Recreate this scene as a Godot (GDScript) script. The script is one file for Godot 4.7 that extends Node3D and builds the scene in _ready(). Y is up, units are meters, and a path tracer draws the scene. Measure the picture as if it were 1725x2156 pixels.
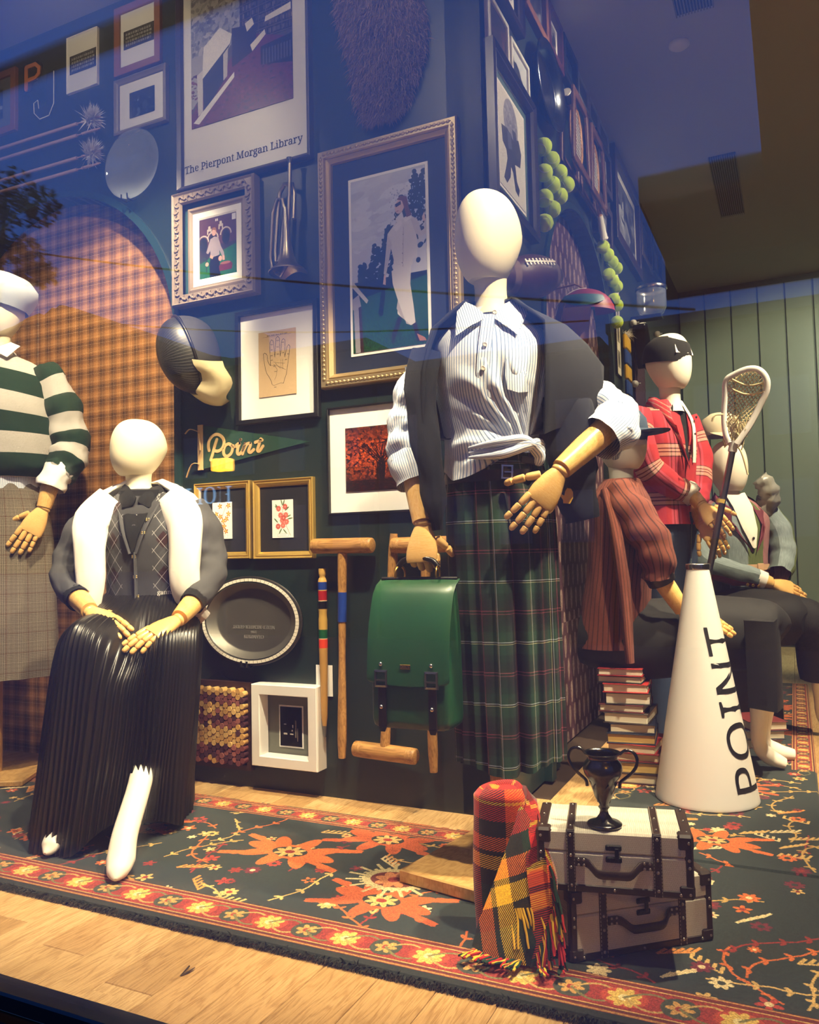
extends Node3D
# A shop window at dusk: two walls of pictures that meet in an outer corner, dressed mannequins, rugs, and the street behind the viewer.

class Mb:
	# collects one mesh; every shape is put through the transform T
	var V := PackedVector3Array()
	var N := PackedVector3Array()
	var U := PackedVector2Array()
	var I := PackedInt32Array()
	var T := Transform3D()

	func quad(a: Vector3, b: Vector3, c: Vector3, d: Vector3, ua := Vector2(0, 0), ub := Vector2(1, 0), uc := Vector2(1, 1), ud := Vector2(0, 1)) -> void:
		# a b c d counter-clockwise seen from the outside
		a = T * a; b = T * b; c = T * c; d = T * d
		var n := (b - a).cross(c - a)
		if n.length_squared() < 1e-16:
			n = (c - a).cross(d - a)
		n = n.normalized()
		var s := V.size()
		V.append_array([a, b, c, d]); N.append_array([n, n, n, n]); U.append_array([ua, ub, uc, ud])
		I.append_array([s, s + 2, s + 1, s, s + 3, s + 2])

	func tri(a: Vector3, b: Vector3, c: Vector3, ua := Vector2.ZERO, ub := Vector2.ZERO, uc := Vector2.ZERO) -> void:
		a = T * a; b = T * b; c = T * c
		var n := (b - a).cross(c - a).normalized()
		var s := V.size()
		V.append_array([a, b, c]); N.append_array([n, n, n]); U.append_array([ua, ub, uc])
		I.append_array([s, s + 2, s + 1])

	func box(c: Vector3, size: Vector3, bev := 0.0) -> void:
		# chamfered box; UVs are metres along the longer face axes
		var h := size * 0.5
		var b := minf(bev, minf(h.x, minf(h.y, h.z)) * 0.9)
		var k := h - Vector3(b, b, b)
		for ax in 3:
			var e := (ax + 1) % 3
			var f := (ax + 2) % 3
			for s in [1.0, -1.0]:
				var p := []
				for q in [[-1, -1], [1, -1], [1, 1], [-1, 1]]:
					var v := Vector3.ZERO
					v[ax] = s * h[ax]
					v[e] = q[0] * k[e] * s
					v[f] = q[1] * k[f]
					p.append(v)
				var uv := []
				for v in p:
					uv.append(Vector2(v.z, v.y) if ax == 0 else (Vector2(v.x, v.z) if ax == 1 else Vector2(v.x, v.y)))
				quad(c + p[0], c + p[1], c + p[2], c + p[3], uv[0], uv[1], uv[2], uv[3])
		if b <= 0.0:
			return
		for ax in 3:
			var e := (ax + 1) % 3
			var f := (ax + 2) % 3
			for se in [1.0, -1.0]:
				for sf in [1.0, -1.0]:
					var a0 := Vector3.ZERO
					a0[e] = se * h[e]; a0[f] = sf * k[f]
					var a1 := Vector3.ZERO
					a1[e] = se * k[e]; a1[f] = sf * h[f]
					var d := Vector3.ZERO
					d[ax] = k[ax]
					if se * sf > 0.0:
						quad(c + a0 - d, c + a1 - d, c + a1 + d, c + a0 + d)
						N = _flipfix(a0 + a1)
					else:
						quad(c + a1 - d, c + a0 - d, c + a0 + d, c + a1 + d)
						N = _flipfix(a0 + a1)
		for sx in [1.0, -1.0]:
			for sy in [1.0, -1.0]:
				for sz in [1.0, -1.0]:
					var s := Vector3(sx, sy, sz)
					var p0 := Vector3(h.x, k.y, k.z) * s
					var p1 := Vector3(k.x, h.y, k.z) * s
					var p2 := Vector3(k.x, k.y, h.z) * s
					if sx * sy * sz > 0.0:
						tri(c + p0, c + p1, c + p2)
					else:
						tri(c + p0, c + p2, c + p1)

	func _flipfix(out: Vector3) -> PackedVector3Array:
		# turn the last quad outwards if it faces in
		var n := V.size()
		if N[n - 1].dot(T.basis * out) < 0.0:
			for j in range(n - 4, n):
				N[j] = -N[j]
			var m := I.size()
			for j in [m - 6, m - 3]:
				var w := I[j + 1]
				I[j + 1] = I[j + 2]
				I[j + 2] = w
		return N

	func grid(P: PackedVector3Array, nu: int, nv: int, closed := false, su := 1.0, sv := 1.0, cap0 := false, cap1 := false, flip := 0) -> void:
		# nv rows of nu points; closed joins the ends of each row; smooth; flip 0 = turn closed shapes outwards by their volume
		var s := V.size()
		var w := nu + 1 if closed else nu
		var acc := 0.0
		for j in nv:
			if j > 0:
				var m := 0.0
				for i in range(0, nu, maxi(1, nu / 4)):
					m = maxf(m, P[j * nu + i].distance_to(P[(j - 1) * nu + i]))
				acc += m
			for i in w:
				V.append(T * P[j * nu + i % nu])
				N.append(Vector3.ZERO)
				U.append(Vector2(su * i / float(w - 1), acc if sv < 0.0 else sv * j / float(maxi(1, nv - 1))))
		var vol := 0.0
		var mid := Vector3.ZERO
		for j in range(s, V.size()):
			mid += V[j]
		mid /= float(V.size() - s)
		var F := PackedInt32Array()
		for j in nv - 1:
			for i in w - 1:
				var a := s + j * w + i
				F.append_array([a, a + 1, a + w + 1, a, a + w + 1, a + w])
		for q in range(0, F.size(), 3):
			var a := V[F[q]]
			var b := V[F[q + 1]]
			var c := V[F[q + 2]]
			var n := (b - a).cross(c - a)
			vol += n.dot(a - mid)
			N[F[q]] += n; N[F[q + 1]] += n; N[F[q + 2]] += n
		var back := vol < 0.0 if flip == 0 else flip < 0
		if closed:
			for j in nv:
				var n2 := N[s + j * w] + N[s + j * w + w - 1]
				N[s + j * w] = n2
				N[s + j * w + w - 1] = n2
		for j in range(s, V.size()):
			N[j] = (-N[j] if back else N[j]).normalized()
			if N[j] == Vector3.ZERO:
				N[j] = Vector3.UP
		for q in range(0, F.size(), 3):
			if back:
				I.append_array([F[q], F[q + 1], F[q + 2]])
			else:
				I.append_array([F[q], F[q + 2], F[q + 1]])
		for e in [[cap0, 0], [cap1, nv - 1]]:
			if e[0]:
				var c := Vector3.ZERO
				for i in nu:
					c += P[e[1] * nu + i]
				c /= nu
				for i in nu:
					var a: Vector3 = P[e[1] * nu + i]
					var b: Vector3 = P[e[1] * nu + (i + 1) % nu]
					if (e[1] == 0) == back:
						tri(c, a, b)
					else:
						tri(c, b, a)

	func lathe(prof: Array, seg := 24, sx := 1.0, sz := 1.0, cap0 := false, cap1 := false) -> void:
		# prof: Vector2(radius, y), bottom to top
		var P := PackedVector3Array()
		for p in prof:
			for i in seg:
				var a := TAU * i / seg
				P.append(Vector3(cos(a) * p.x * sx, p.y, sin(a) * p.x * sz))
		grid(P, seg, prof.size(), true, 1.0, 1.0, cap0, cap1)

	func tube(path: Array, rad, seg := 8, cap := true, flat := 1.0, su := 1.0, sv := -1.0) -> void:
		var n := path.size()
		var P := PackedVector3Array()
		var t0: Vector3 = (path[1] - path[0]).normalized()
		var u := t0.cross(Vector3.UP if absf(t0.y) < 0.9 else Vector3.RIGHT).normalized()
		for k in n:
			var t: Vector3 = (path[mini(k + 1, n - 1)] - path[maxi(k - 1, 0)]).normalized()
			u = (u - t * u.dot(t)).normalized()
			var w := t.cross(u)
			var r: float = rad[k] if rad is Array else rad
			for i in seg:
				var a := TAU * i / seg
				P.append(path[k] + (u * cos(a) + w * sin(a) * flat) * r)
		grid(P, seg, n, true, su, sv, cap, cap)

	func ball(c: Vector3, r: Vector3, seg := 16) -> void:
		var P := PackedVector3Array()
		var nv := maxi(6, seg / 2 + 1)
		for j in nv:
			var t := PI * j / (nv - 1)
			for i in seg:
				var a := TAU * i / seg
				P.append(c + Vector3(sin(t) * cos(a) * r.x, -cos(t) * r.y, sin(t) * sin(a) * r.z))
		grid(P, seg, nv, true)

	func prism(poly: PackedVector2Array, z0: float, z1: float, uvs := 1.0) -> void:
		# a flat outline in x, y with thickness from z0 to z1
		if Geometry2D.is_polygon_clockwise(poly):
			poly = poly.duplicate()
			poly.reverse()
		var ix := Geometry2D.triangulate_polygon(poly)
		for q in range(0, ix.size(), 3):
			var a := poly[ix[q]]
			var b := poly[ix[q + 1]]
			var c := poly[ix[q + 2]]
			if (b - a).cross(c - a) < 0.0:
				var w := b
				b = c
				c = w
			tri(Vector3(a.x, a.y, z1), Vector3(b.x, b.y, z1), Vector3(c.x, c.y, z1), a * uvs, b * uvs, c * uvs)
			tri(Vector3(a.x, a.y, z0), Vector3(c.x, c.y, z0), Vector3(b.x, b.y, z0), a * uvs, c * uvs, b * uvs)
		for i in poly.size():
			var a := poly[i]
			var b := poly[(i + 1) % poly.size()]
			quad(Vector3(a.x, a.y, z0), Vector3(b.x, b.y, z0), Vector3(b.x, b.y, z1), Vector3(a.x, a.y, z1), Vector2(0, 0), Vector2(a.distance_to(b), 0) * uvs, Vector2(a.distance_to(b), z1 - z0) * uvs, Vector2(0, z1 - z0) * uvs)

	func mesh() -> ArrayMesh:
		var A := []
		A.resize(Mesh.ARRAY_MAX)
		A[Mesh.ARRAY_VERTEX] = V
		A[Mesh.ARRAY_NORMAL] = N
		A[Mesh.ARRAY_TEX_UV] = U
		A[Mesh.ARRAY_INDEX] = I
		var m := ArrayMesh.new()
		m.add_surface_from_arrays(Mesh.PRIMITIVE_TRIANGLES, A)
		return m


class Tx:
	# a small painter: outlines filled row by row
	var im: Image
	var w: int
	var h: int
	func _init(w_: int, h_: int, c: Color) -> void:
		w = w_; h = h_
		im = Image.create_empty(w, h, false, Image.FORMAT_RGB8)
		im.fill(c)
	func rect(x: float, y: float, a: float, b: float, c: Color) -> void:
		im.fill_rect(Rect2i(roundi(x), roundi(y), maxi(1, roundi(a)), maxi(1, roundi(b))), c)
	func poly(p: PackedVector2Array, c: Color) -> void:
		var lo := INF
		var hi := -INF
		for v in p:
			lo = minf(lo, v.y); hi = maxf(hi, v.y)
		for y in range(maxi(0, ceili(lo - 0.5)), mini(h - 1, floori(hi - 0.5)) + 1):
			var xs := []
			var yc := y + 0.5
			for i in p.size():
				var a := p[i]
				var b := p[(i + 1) % p.size()]
				if (a.y <= yc) != (b.y <= yc):
					xs.append(a.x + (yc - a.y) / (b.y - a.y) * (b.x - a.x))
			xs.sort()
			for k in range(0, xs.size() - 1, 2):
				var x0 := maxi(0, roundi(xs[k]))
				var x1 := mini(w, roundi(xs[k + 1]))
				if x1 > x0:
					im.fill_rect(Rect2i(x0, y, x1 - x0, 1), c)
	func pol(flat: Array, c: Color, at := Vector2.ZERO, sc := Vector2.ONE) -> void:
		var p := PackedVector2Array()
		for i in range(0, flat.size(), 2):
			p.append(at + Vector2(flat[i], flat[i + 1]) * sc)
		poly(p, c)
	func oval(cx: float, cy: float, rx: float, ry: float, c: Color, turn := 0.0) -> void:
		var p := PackedVector2Array()
		for i in 20:
			var a := TAU * i / 20.0
			p.append(Vector2(cx, cy) + Vector2(cos(a) * rx, sin(a) * ry).rotated(turn))
		poly(p, c)
	func line(pts: Array, width: float, c: Color) -> void:
		for i in pts.size() - 1:
			var a: Vector2 = pts[i]
			var b: Vector2 = pts[i + 1]
			var n := (b - a).normalized().orthogonal() * width * 0.5
			var e := (b - a).normalized() * width * 0.25
			poly(PackedVector2Array([a + n - e, b + n + e, b - n + e, a - n - e]), c)
	func flower(x: float, y: float, r: float, n: int, c: Color, mid: Color, turn := 0.0, sq := 1.0) -> void:
		for k in n:
			var a := turn + TAU * k / n
			oval(x + cos(a) * r * 0.6, y + sin(a) * r * 0.6 * sq, r * 0.46, r * 0.27 * sq, c, a)
		oval(x, y, r * 0.34, r * 0.34 * sq, mid)
	func grain(amount: float, sx := 1, sy := 1, sd := 7) -> void:
		var rng := RandomNumberGenerator.new()
		rng.seed = sd
		var d := im.get_data()
		var tab := PackedFloat32Array()
		for i in 4099:
			tab.append(1.0 + amount * rng.randf_range(-1.0, 1.0))
		for y in h:
			for x in w:
				var k := tab[((x / sx) * 31 + (y / sy) * 1709 + ((x / sx) * (y / sy)) % 257) % 4099]
				var o := (y * w + x) * 3
				d[o] = clampi(int(d[o] * k), 0, 255); d[o + 1] = clampi(int(d[o + 1] * k), 0, 255); d[o + 2] = clampi(int(d[o + 2] * k), 0, 255)
		im = Image.create_from_data(w, h, false, Image.FORMAT_RGB8, d)
	func tex() -> ImageTexture:
		return ImageTexture.create_from_image(im)


var mats := {}
var used := {}
var rng := RandomNumberGenerator.new()
var noise := FastNoiseLite.new()

func mat(key: String, c := Color.WHITE, rough := 0.75, metal := 0.0) -> StandardMaterial3D:
	if mats.has(key):
		return mats[key]
	var m := StandardMaterial3D.new()
	m.resource_name = key
	m.albedo_color = c
	m.roughness = rough
	m.metallic = metal
	mats[key] = m
	return m

func tmat(key: String, t: Texture2D, rough := 0.8, sc := Vector3.ONE, tri := false) -> StandardMaterial3D:
	if mats.has(key):
		return mats[key]
	var m := mat(key, Color.WHITE, rough)
	m.albedo_texture = t
	m.uv1_scale = sc
	m.uv1_triplanar = tri
	return m

func bump(m: StandardMaterial3D, freq: float, cm: float, kind := FastNoiseLite.TYPE_SIMPLEX_SMOOTH) -> StandardMaterial3D:
	# fine relief from a noise; needs the material's own mapping
	var n := FastNoiseLite.new()
	n.noise_type = kind
	n.frequency = freq
	n.seed = 3
	var t := NoiseTexture2D.new()
	t.width = 256
	t.height = 256
	t.seamless = true
	t.noise = n
	m.heightmap_enabled = true
	m.heightmap_texture = t
	m.heightmap_scale = cm
	return m

func hexc(s: String) -> Color:
	return Color.html(s)

func numbered(s: String) -> String:
	used[s] = used.get(s, -1) + 1
	return s if used[s] == 0 else "%s_%03d" % [s, used[s]]

func put(called: String, b: Mb, m: Material, parent: Node = null) -> MeshInstance3D:
	var o := MeshInstance3D.new()
	o.mesh = b.mesh()
	o.material_override = m
	if parent == null:
		o.name = numbered(called)
		add_child(o, true)
	else:
		o.name = called
		parent.add_child(o, true)
	return o

func thing(called: String, label: String, category: String, at := Vector3.ZERO, turn := 0.0, group := "") -> Node3D:
	var o := Node3D.new()
	o.name = numbered(called)
	add_child(o, true)
	o.position = at
	o.rotation.y = turn
	tag(o, label, category, group)
	return o

func tag(o: Node3D, label: String, category: String, group := "") -> Node3D:
	o.set_meta("label", label)
	o.set_meta("category", category)
	if group:
		o.set_meta("group", group)
	return o

func struct(called: String, b: Mb, m: Material, parent: Node = null) -> MeshInstance3D:
	var o := put(called, b, m, parent)
	if parent == null:
		o.set_meta("kind", "structure")
	return o

func stuff(o: Node3D) -> Node3D:
	o.set_meta("kind", "stuff")
	return o

func words(s: String, size: float, depth: float, font := "Droid Serif", weight := 400, italic := false) -> TextMesh:
	var f := SystemFont.new()
	f.font_names = PackedStringArray([font])
	f.font_weight = weight
	f.font_italic = italic
	var t := TextMesh.new()
	t.font = f
	t.text = s
	t.font_size = 64
	t.pixel_size = size / 64.0
	t.depth = depth
	return t

func lettering(called: String, s: String, size: float, m: Material, parent: Node, xf: Transform3D, font := "Droid Serif", weight := 400, italic := false) -> MeshInstance3D:
	var o := MeshInstance3D.new()
	o.name = called
	o.mesh = words(s, size, 0.0008, font, weight, italic)
	o.material_override = m
	parent.add_child(o, true)
	o.transform = xf
	return o

func spline(pts: Array, n: int) -> Array:
	# smooth path through the points
	var out := []
	for k in n:
		var t := float(k) / (n - 1) * (pts.size() - 1)
		var i := mini(int(t), pts.size() - 2)
		var f := t - i
		var p0 = pts[maxi(i - 1, 0)]
		var p3 = pts[mini(i + 2, pts.size() - 1)]
		var p1 = pts[i]
		var p2 = pts[i + 1]
		out.append((p1 * 2.0 + (p2 - p0) * f + (p0 * 2.0 - p1 * 5.0 + p2 * 4.0 - p3) * f * f + (p1 * 3.0 - p0 - p2 * 3.0 + p3) * f * f * f) * 0.5)
	return out

func frame_at(p: Vector3, ydir: Vector3, zdir: Vector3) -> Transform3D:
	# y along ydir, z as near zdir as can be
	var y := ydir.normalized()
	var z := (zdir - y * zdir.dot(y)).normalized()
	return Transform3D(Basis(y.cross(z), y, z), p)

func _ready() -> void:
	rng.seed = 11
	noise.seed = 5
	noise.frequency = 1.0
	setup()
	fabrics()
	shell()
	outside()
	wall_pictures()
	wall_things()
	side_wall()
	floor_things()
	main_figure()
	seated_figure()
	striped_figure()
	far_figures()

func spot(at: Vector3, to: Vector3, energy: float, angle: float, c: Color, size := 0.04, soft := 0.5) -> void:
	# a ceiling spotlight: a can with a glowing lens and the light just in front of it
	var t := thing("spotlight", "small white ceiling spotlight aimed at the mannequins", "spotlight", at, 0.0, "ceiling spotlights out of view")
	var d := (to - at).normalized()
	var fr := frame_at(Vector3.ZERO, -d, Vector3(0.3, 0.1, 1))
	var b := Mb.new()
	b.T = fr
	b.lathe([Vector2(0.035, 0.0), Vector2(0.04, 0.01), Vector2(0.04, 0.11), Vector2(0.02, 0.13)], 16, 1.0, 1.0, false, true)
	b.T = Transform3D()
	b.tube([Vector3(0, 0.05, 0) - d * 0.08, Vector3(0, 3.05 - at.y, 0)], 0.008, 6)
	put("can", b, mat("lamp_can", Color(0.8, 0.8, 0.8), 0.5), t)
	b = Mb.new()
	b.T = fr
	b.lathe([Vector2(0.034, 0.004), Vector2(0.02, 0.0), Vector2(0.001, -0.001)], 16)
	var g := mat("lamp_lens", Color(1, 1, 1), 0.4)
	g.emission_enabled = true
	g.emission = Color(1.0, 0.85, 0.6)
	g.emission_energy_multiplier = 2.0
	put("lens", b, g, t)
	var l := SpotLight3D.new()
	l.name = "beam"
	l.light_color = c
	l.light_energy = energy
	l.spot_angle = angle
	l.spot_angle_attenuation = soft
	l.spot_range = 12.0
	l.spot_attenuation = 2.0
	l.light_size = size
	l.shadow_enabled = true
	t.add_child(l, true)
	l.look_at_from_position(at + d * 0.02, to, Vector3(0.3, 0.1, 1))
	l.position = d * 0.02

func setup() -> void:
	var cam := Camera3D.new()
	cam.name = "camera"
	add_child(cam)
	var yaw := Basis(Vector3.UP, deg_to_rad(25.45))
	var pitch := Basis(Vector3.RIGHT, deg_to_rad(3.03))
	var roll := Basis(Vector3.BACK, deg_to_rad(-1.227))
	cam.transform = Transform3D(yaw * pitch * roll, Vector3(0.832, 0.8, 2.343))
	cam.fov = 64.857
	cam.near = 0.02
	cam.far = 200.0
	cam.current = true
	# dusk sky: deep blue, brighter towards the afterglow over the street's left end
	var sw := 512
	var sh := 256
	var im := Image.create_empty(sw, sh, false, Image.FORMAT_RGBF)
	for y in sh:
		var el := PI * (0.5 - (y + 0.5) / sh)
		for x in sw:
			var az := TAU * ((x + 0.5) / sw - 0.5)
			var dir := Vector3(sin(az) * cos(el), sin(el), -cos(az) * cos(el))
			var glow := maxf(0.0, dir.dot(Vector3(-0.78, 0.44, 0.44).normalized()))
			var k := 0.055 + 0.945 * pow(glow, 7.0)
			var up := clampf(dir.y, 0.0, 1.0)
			var c := Color(0.14, 0.75, 3.8).lerp(Color(0.4, 1.15, 3.5), exp(-up * 3.0))
			im.set_pixel(x, y, Color(c.r * k, c.g * k, c.b * k) * SKY)
	var sm := PanoramaSkyMaterial.new()
	sm.panorama = ImageTexture.create_from_image(im)
	var sky := Sky.new()
	sky.sky_material = sm
	var env := Environment.new()
	env.background_mode = Environment.BG_SKY
	env.sky = sky
	env.ambient_light_source = Environment.AMBIENT_SOURCE_DISABLED
	env.tonemap_mode = Environment.TONE_MAPPER_LINEAR
	env.tonemap_exposure = 1.0
	env.sdfgi_enabled = true
	env.ssao_enabled = true
	env.ssil_enabled = true
	var we := WorldEnvironment.new()
	we.name = "environment"
	we.environment = env
	add_child(we)
	var warm := Color(1.0, 0.92, 0.75)
	spot(Vector3(1.15, 2.93, 1.0), Vector3(0.05, 1.05, 0.4), 15.0, 24.0, warm)
	spot(Vector3(0.2, 2.93, 1.05), Vector3(-0.85, 0.75, 0.4), 13.0, 21.0, warm)
	spot(Vector3(-0.7, 2.93, 1.05), Vector3(-1.75, 1.2, 0.0), 15.0, 24.0, warm)
	spot(Vector3(1.3, 2.93, 0.2), Vector3(0.55, 0.35, -0.1), 15.0, 26.0, warm)
	spot(Vector3(1.6, 2.93, -0.6), Vector3(0.5, 1.0, -1.2), 17.0, 28.0, warm)
	spot(Vector3(-0.2, 2.93, 1.05), Vector3(-0.7, 0.0, 0.75), 11.0, 24.0, warm)
	spot(Vector3(-1.4, 2.9, 1.12), Vector3(-1.6, 2.3, 0.0), 0.8, 44.0, warm)
	spot(Vector3(-0.3, 2.9, 1.12), Vector3(-0.5, 2.2, 0.0), 0.8, 44.0, warm)
	spot(Vector3(1.25, 2.9, -0.7), Vector3(0.0, 2.1, -0.9), 2.6, 42.0, warm)
	spot(Vector3(1.25, 2.9, -2.2), Vector3(0.0, 2.1, -2.4), 2.6, 42.0, warm)
	spot(Vector3(1.9, 2.93, -1.8), Vector3(1.1, 1.0, -5.0), 13.0, 34.0, Color(0.95, 1.0, 0.85))

const SKY := 3.0

func sett(n: int, bands: Array) -> PackedColorArray:
	# bands: [share, colour]; spread over n threads
	var total := 0.0
	for b in bands:
		total += b[0]
	var out := PackedColorArray()
	var acc := 0.0
	var k := 0
	for i in n:
		var at := (i + 0.5) / n * total
		while k < bands.size() - 1 and at > acc + bands[k][0]:
			acc += bands[k][0]
			k += 1
		out.append(bands[k][1])
	return out

func tartan(n: int, warp: Array, weft: Array, fuzz := 0.06, step := 2) -> ImageTexture:
	var a := sett(n, warp)
	var b := sett(n, weft)
	var d := PackedByteArray()
	d.resize(n * n * 3)
	var r := RandomNumberGenerator.new()
	r.seed = 4
	for y in n:
		for x in n:
			var c: Color = a[x] if ((x + y) / step) % 2 == 0 else b[y]
			var k := 255.0 * (1.0 + fuzz * r.randf_range(-1, 1))
			var o := (y * n + x) * 3
			d[o] = clampi(int(c.r * k), 0, 255); d[o + 1] = clampi(int(c.g * k), 0, 255); d[o + 2] = clampi(int(c.b * k), 0, 255)
	return ImageTexture.create_from_image(Image.create_from_data(n, n, false, Image.FORMAT_RGB8, d))

func wood_tex(key: String, base: Color, dark: Color, w: int, h: int, rings := 6.0) -> ImageTexture:
	# grain along v
	var n := FastNoiseLite.new()
	n.seed = hash(key) % 1000
	n.frequency = 1.0
	n.fractal_octaves = 3
	var d := PackedByteArray()
	d.resize(w * h * 3)
	for y in h:
		for x in w:
			var u := float(x) / w
			var v := float(y) / h
			var warp := n.get_noise_2d(u * 3.0, v * 4.0)
			var f := 0.5 + 0.5 * sin((u * rings + warp * 2.2) * TAU)
			var fine := n.get_noise_2d(u * 90.0 + 40.0, v * 5.0)
			var k := clampf(f * f * 0.45 + fine * 0.55 + 0.12 + 0.25 * n.get_noise_2d(u * 2.0, v * 9.0 + 70.0), 0.0, 1.0)
			var c := base.lerp(dark, k)
			var o := (y * w + x) * 3
			d[o] = int(c.r * 255.0); d[o + 1] = int(c.g * 255.0); d[o + 2] = int(c.b * 255.0)
	return ImageTexture.create_from_image(Image.create_from_data(w, h, false, Image.FORMAT_RGB8, d))

func fabrics() -> void:
	var blk := hexc("15140f")
	# arch paper: brown tartan
	var br := hexc("a8743f")
	var dk := hexc("4a301a")
	var cr := hexc("e8c492")
	var bands := [[9, br], [1, cr], [6, br], [2, dk], [2, br], [2, dk], [2, br], [12, dk], [1, cr], [3, dk], [8, hexc("6b4420")], [1, dk], [2, br], [1, dk], [6, br]]
	tmat("plaid_paper", tartan(256, bands, bands, 0.04, 2), 0.6, Vector3(1 / 0.062, 1 / 0.062, 1))
	# kilt
	var gr := hexc("20402f")
	var g2 := hexc("16291f")
	var ny := hexc("13171b")
	var bn := hexc("1d1614")
	var kb := [[14, gr], [1.3, hexc("d8e0e6")], [1.6, blk], [1.3, hexc("e6dfa8")], [14, gr], [9, g2], [10, ny], [5, bn], [1.2, hexc("b05060")], [3, bn], [1.2, hexc("b05060")], [5, bn], [10, ny], [9, g2]]
	tmat("kilt_wool", tartan(256, kb, kb, 0.1, 2), 0.9, Vector3(1 / 0.145, 1 / 0.145, 1))
	# blanket
	var rd := hexc("b8201a")
	var og := hexc("e0651a")
	var ye := hexc("f2b51c")
	var gn := hexc("12351f")
	var mr := hexc("5a1512")
	var bb := [[10, rd], [2, ye], [10, rd], [10, blk], [9, og], [3, blk], [9, ye], [10, blk], [14, gn], [10, blk], [14, mr], [2, hexc("c9a83a")], [10, mr]]
	var bm := tmat("blanket_wool", tartan(512, bb, bb, 0.22, 3), 1.0, Vector3(1 / 0.36, 1 / 0.36, 1))
	bm.rim_enabled = true
	bm.rim = 0.3
	# blazer in red plaid
	var r1 := hexc("b02c34")
	var cm := hexc("e3d3ae")
	var pk := hexc("c25a70")
	var zb := [[16, r1], [1, blk], [3, cm], [1, blk], [2, cm], [1, blk], [3, cm], [1, blk], [14, r1]]
	var za := [[18, r1], [2, pk], [1.2, hexc("5a1a22")], [3, pk], [1.2, hexc("5a1a22")], [2, pk], [16, r1]]
	tmat("blazer_wool", tartan(256, za, zb, 0.12, 2), 0.9, Vector3(1 / 0.2, 1 / 0.2, 1))
	# glen check
	var ga := hexc("8a806c")
	var gb := hexc("4a4238")
	var gc := []
	for i in 6:
		gc.append([1, gb]); gc.append([1, ga])
	for i in 12:
		gc.append([0.5, ga]); gc.append([0.5, gb])
	gc.append([0.6, hexc("6a3a24")])
	tmat("check_wool", tartan(128, gc, gc, 0.15, 1), 0.95, Vector3(1 / 0.07, 1 / 0.07, 1))
	# striped shirting
	var t := Tx.new(128, 128, hexc("eef1f6"))
	for i in 8:
		t.rect(i * 16, 0, 5, 128, hexc("7f95bd"))
	t.grain(0.05)
	tmat("shirting", t.tex(), 0.85, Vector3(1 / 0.056, 1 / 0.056, 1))
	# rugby stripes along v, one dark and one light band
	t = Tx.new(64, 256, hexc("b9b4ac"))
	t.rect(0, 0, 64, 128, hexc("16301f"))
	t.grain(0.12)
	tmat("rugby_knit", t.tex(), 0.95, Vector3(1 / 0.1, 1.0, 1))
	# argyle front, drawn once over 0..1
	t = Tx.new(512, 512, hexc("3b3b3d"))
	var cols := [hexc("0e0e10"), hexc("2c1214"), hexc("0e0e10"), hexc("47484a")]
	for j in range(-1, 13):
		for i in range(-1, 5):
			for side in [0, 1]:
				var cx := (70.0 + i * 62.0) if side == 0 else (442.0 - i * 62.0)
				var cy := j * 82.0 + (i % 2) * 41.0
				if cx < -40 or cx > 552 or absf(cx - 256) < 74:
					continue
				t.pol([0, -41, 31, 0, 0, 41, -31, 0], cols[(i + j * 2 + 8) % 4], Vector2(cx, cy))
				if absf(cx - 256) < 105:
					t.pol([0, -41, 31, 0, 0, 41, -31, 0], hexc("17171a"), Vector2(cx, cy))
	for side in [-1, 1]:
		for j in range(-3, 10):
			var x0: float = 256.0 + side * 75.0
			t.line([Vector2(x0, j * 82.0), Vector2(256.0 + side * 260.0, j * 82.0 + 246.0)], 2.0, hexc("a9a6a4"))
			t.line([Vector2(x0, j * 82.0 + 20), Vector2(256.0 + side * 260.0, j * 82.0 - 226.0)], 2.0, hexc("a9a6a4"))
	t.grain(0.15)
	tmat("argyle_knit", t.tex(), 0.95)
	# ribbed brown knit
	t = Tx.new(64, 64, hexc("6b3626"))
	t.rect(0, 0, 9, 64, hexc("3c1b14"))
	t.rect(9, 0, 5, 64, hexc("55291d"))
	t.grain(0.12)
	tmat("brown_rib", t.tex(), 0.95, Vector3(1 / 0.022, 1 / 0.022, 1))
	# denim
	t = Tx.new(128, 128, hexc("2c3c55"))
	for i in 300:
		t.rect(rng.randi() % 128, rng.randi() % 128, 1, 3 + rng.randi() % 12, hexc("3d5070") if i % 2 else hexc("1f2c42"))
	tmat("denim", t.tex(), 0.9, Vector3(1 / 0.08, 1 / 0.08, 1))
	# patchwork cloth, one panel per column
	t = Tx.new(512, 64, hexc("6b2c3a"))
	var pc := ["6b2c3a", "9a6a6c", "5a6638", "7c8a8c", "54605f", "8c5a5c", "6b2c3a", "a87438", "3a3a3c", "9a6a6c", "5a6638", "7c8a8c"]
	for i in 12:
		t.rect(i * 43, 0, 43, 64, hexc(pc[i]))
	t.grain(0.1)
	tmat("patch_cloth", t.tex(), 0.9)
	# suitcase canvas
	t = Tx.new(64, 64, hexc("d2ccb8"))
	for y in 8:
		for x in 8:
			t.rect(x * 8 + (4 if y % 2 else 0), y * 8, 5, 5, hexc("b6b0a0"))
			t.rect(x * 8 + (4 if y % 2 else 0) + 1, y * 8 + 1, 2, 2, hexc("e4dfd0"))
	t.grain(0.08)
	var cv := tmat("trunk_canvas", t.tex(), 0.9, Vector3(1 / 0.03, 1 / 0.03, 1))
	cv.uv1_triplanar = true
	# plain cloths and hard stuff
	mat("white_knit", hexc("efeade"), 0.95)
	mat("navy_wool", hexc("161a26"), 0.95)
	mat("black_satin", hexc("17150f"), 0.34)
	mat("black_cloth", hexc("0e0e0d"), 0.8)
	mat("black_knit", hexc("101011"), 0.95)
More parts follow.
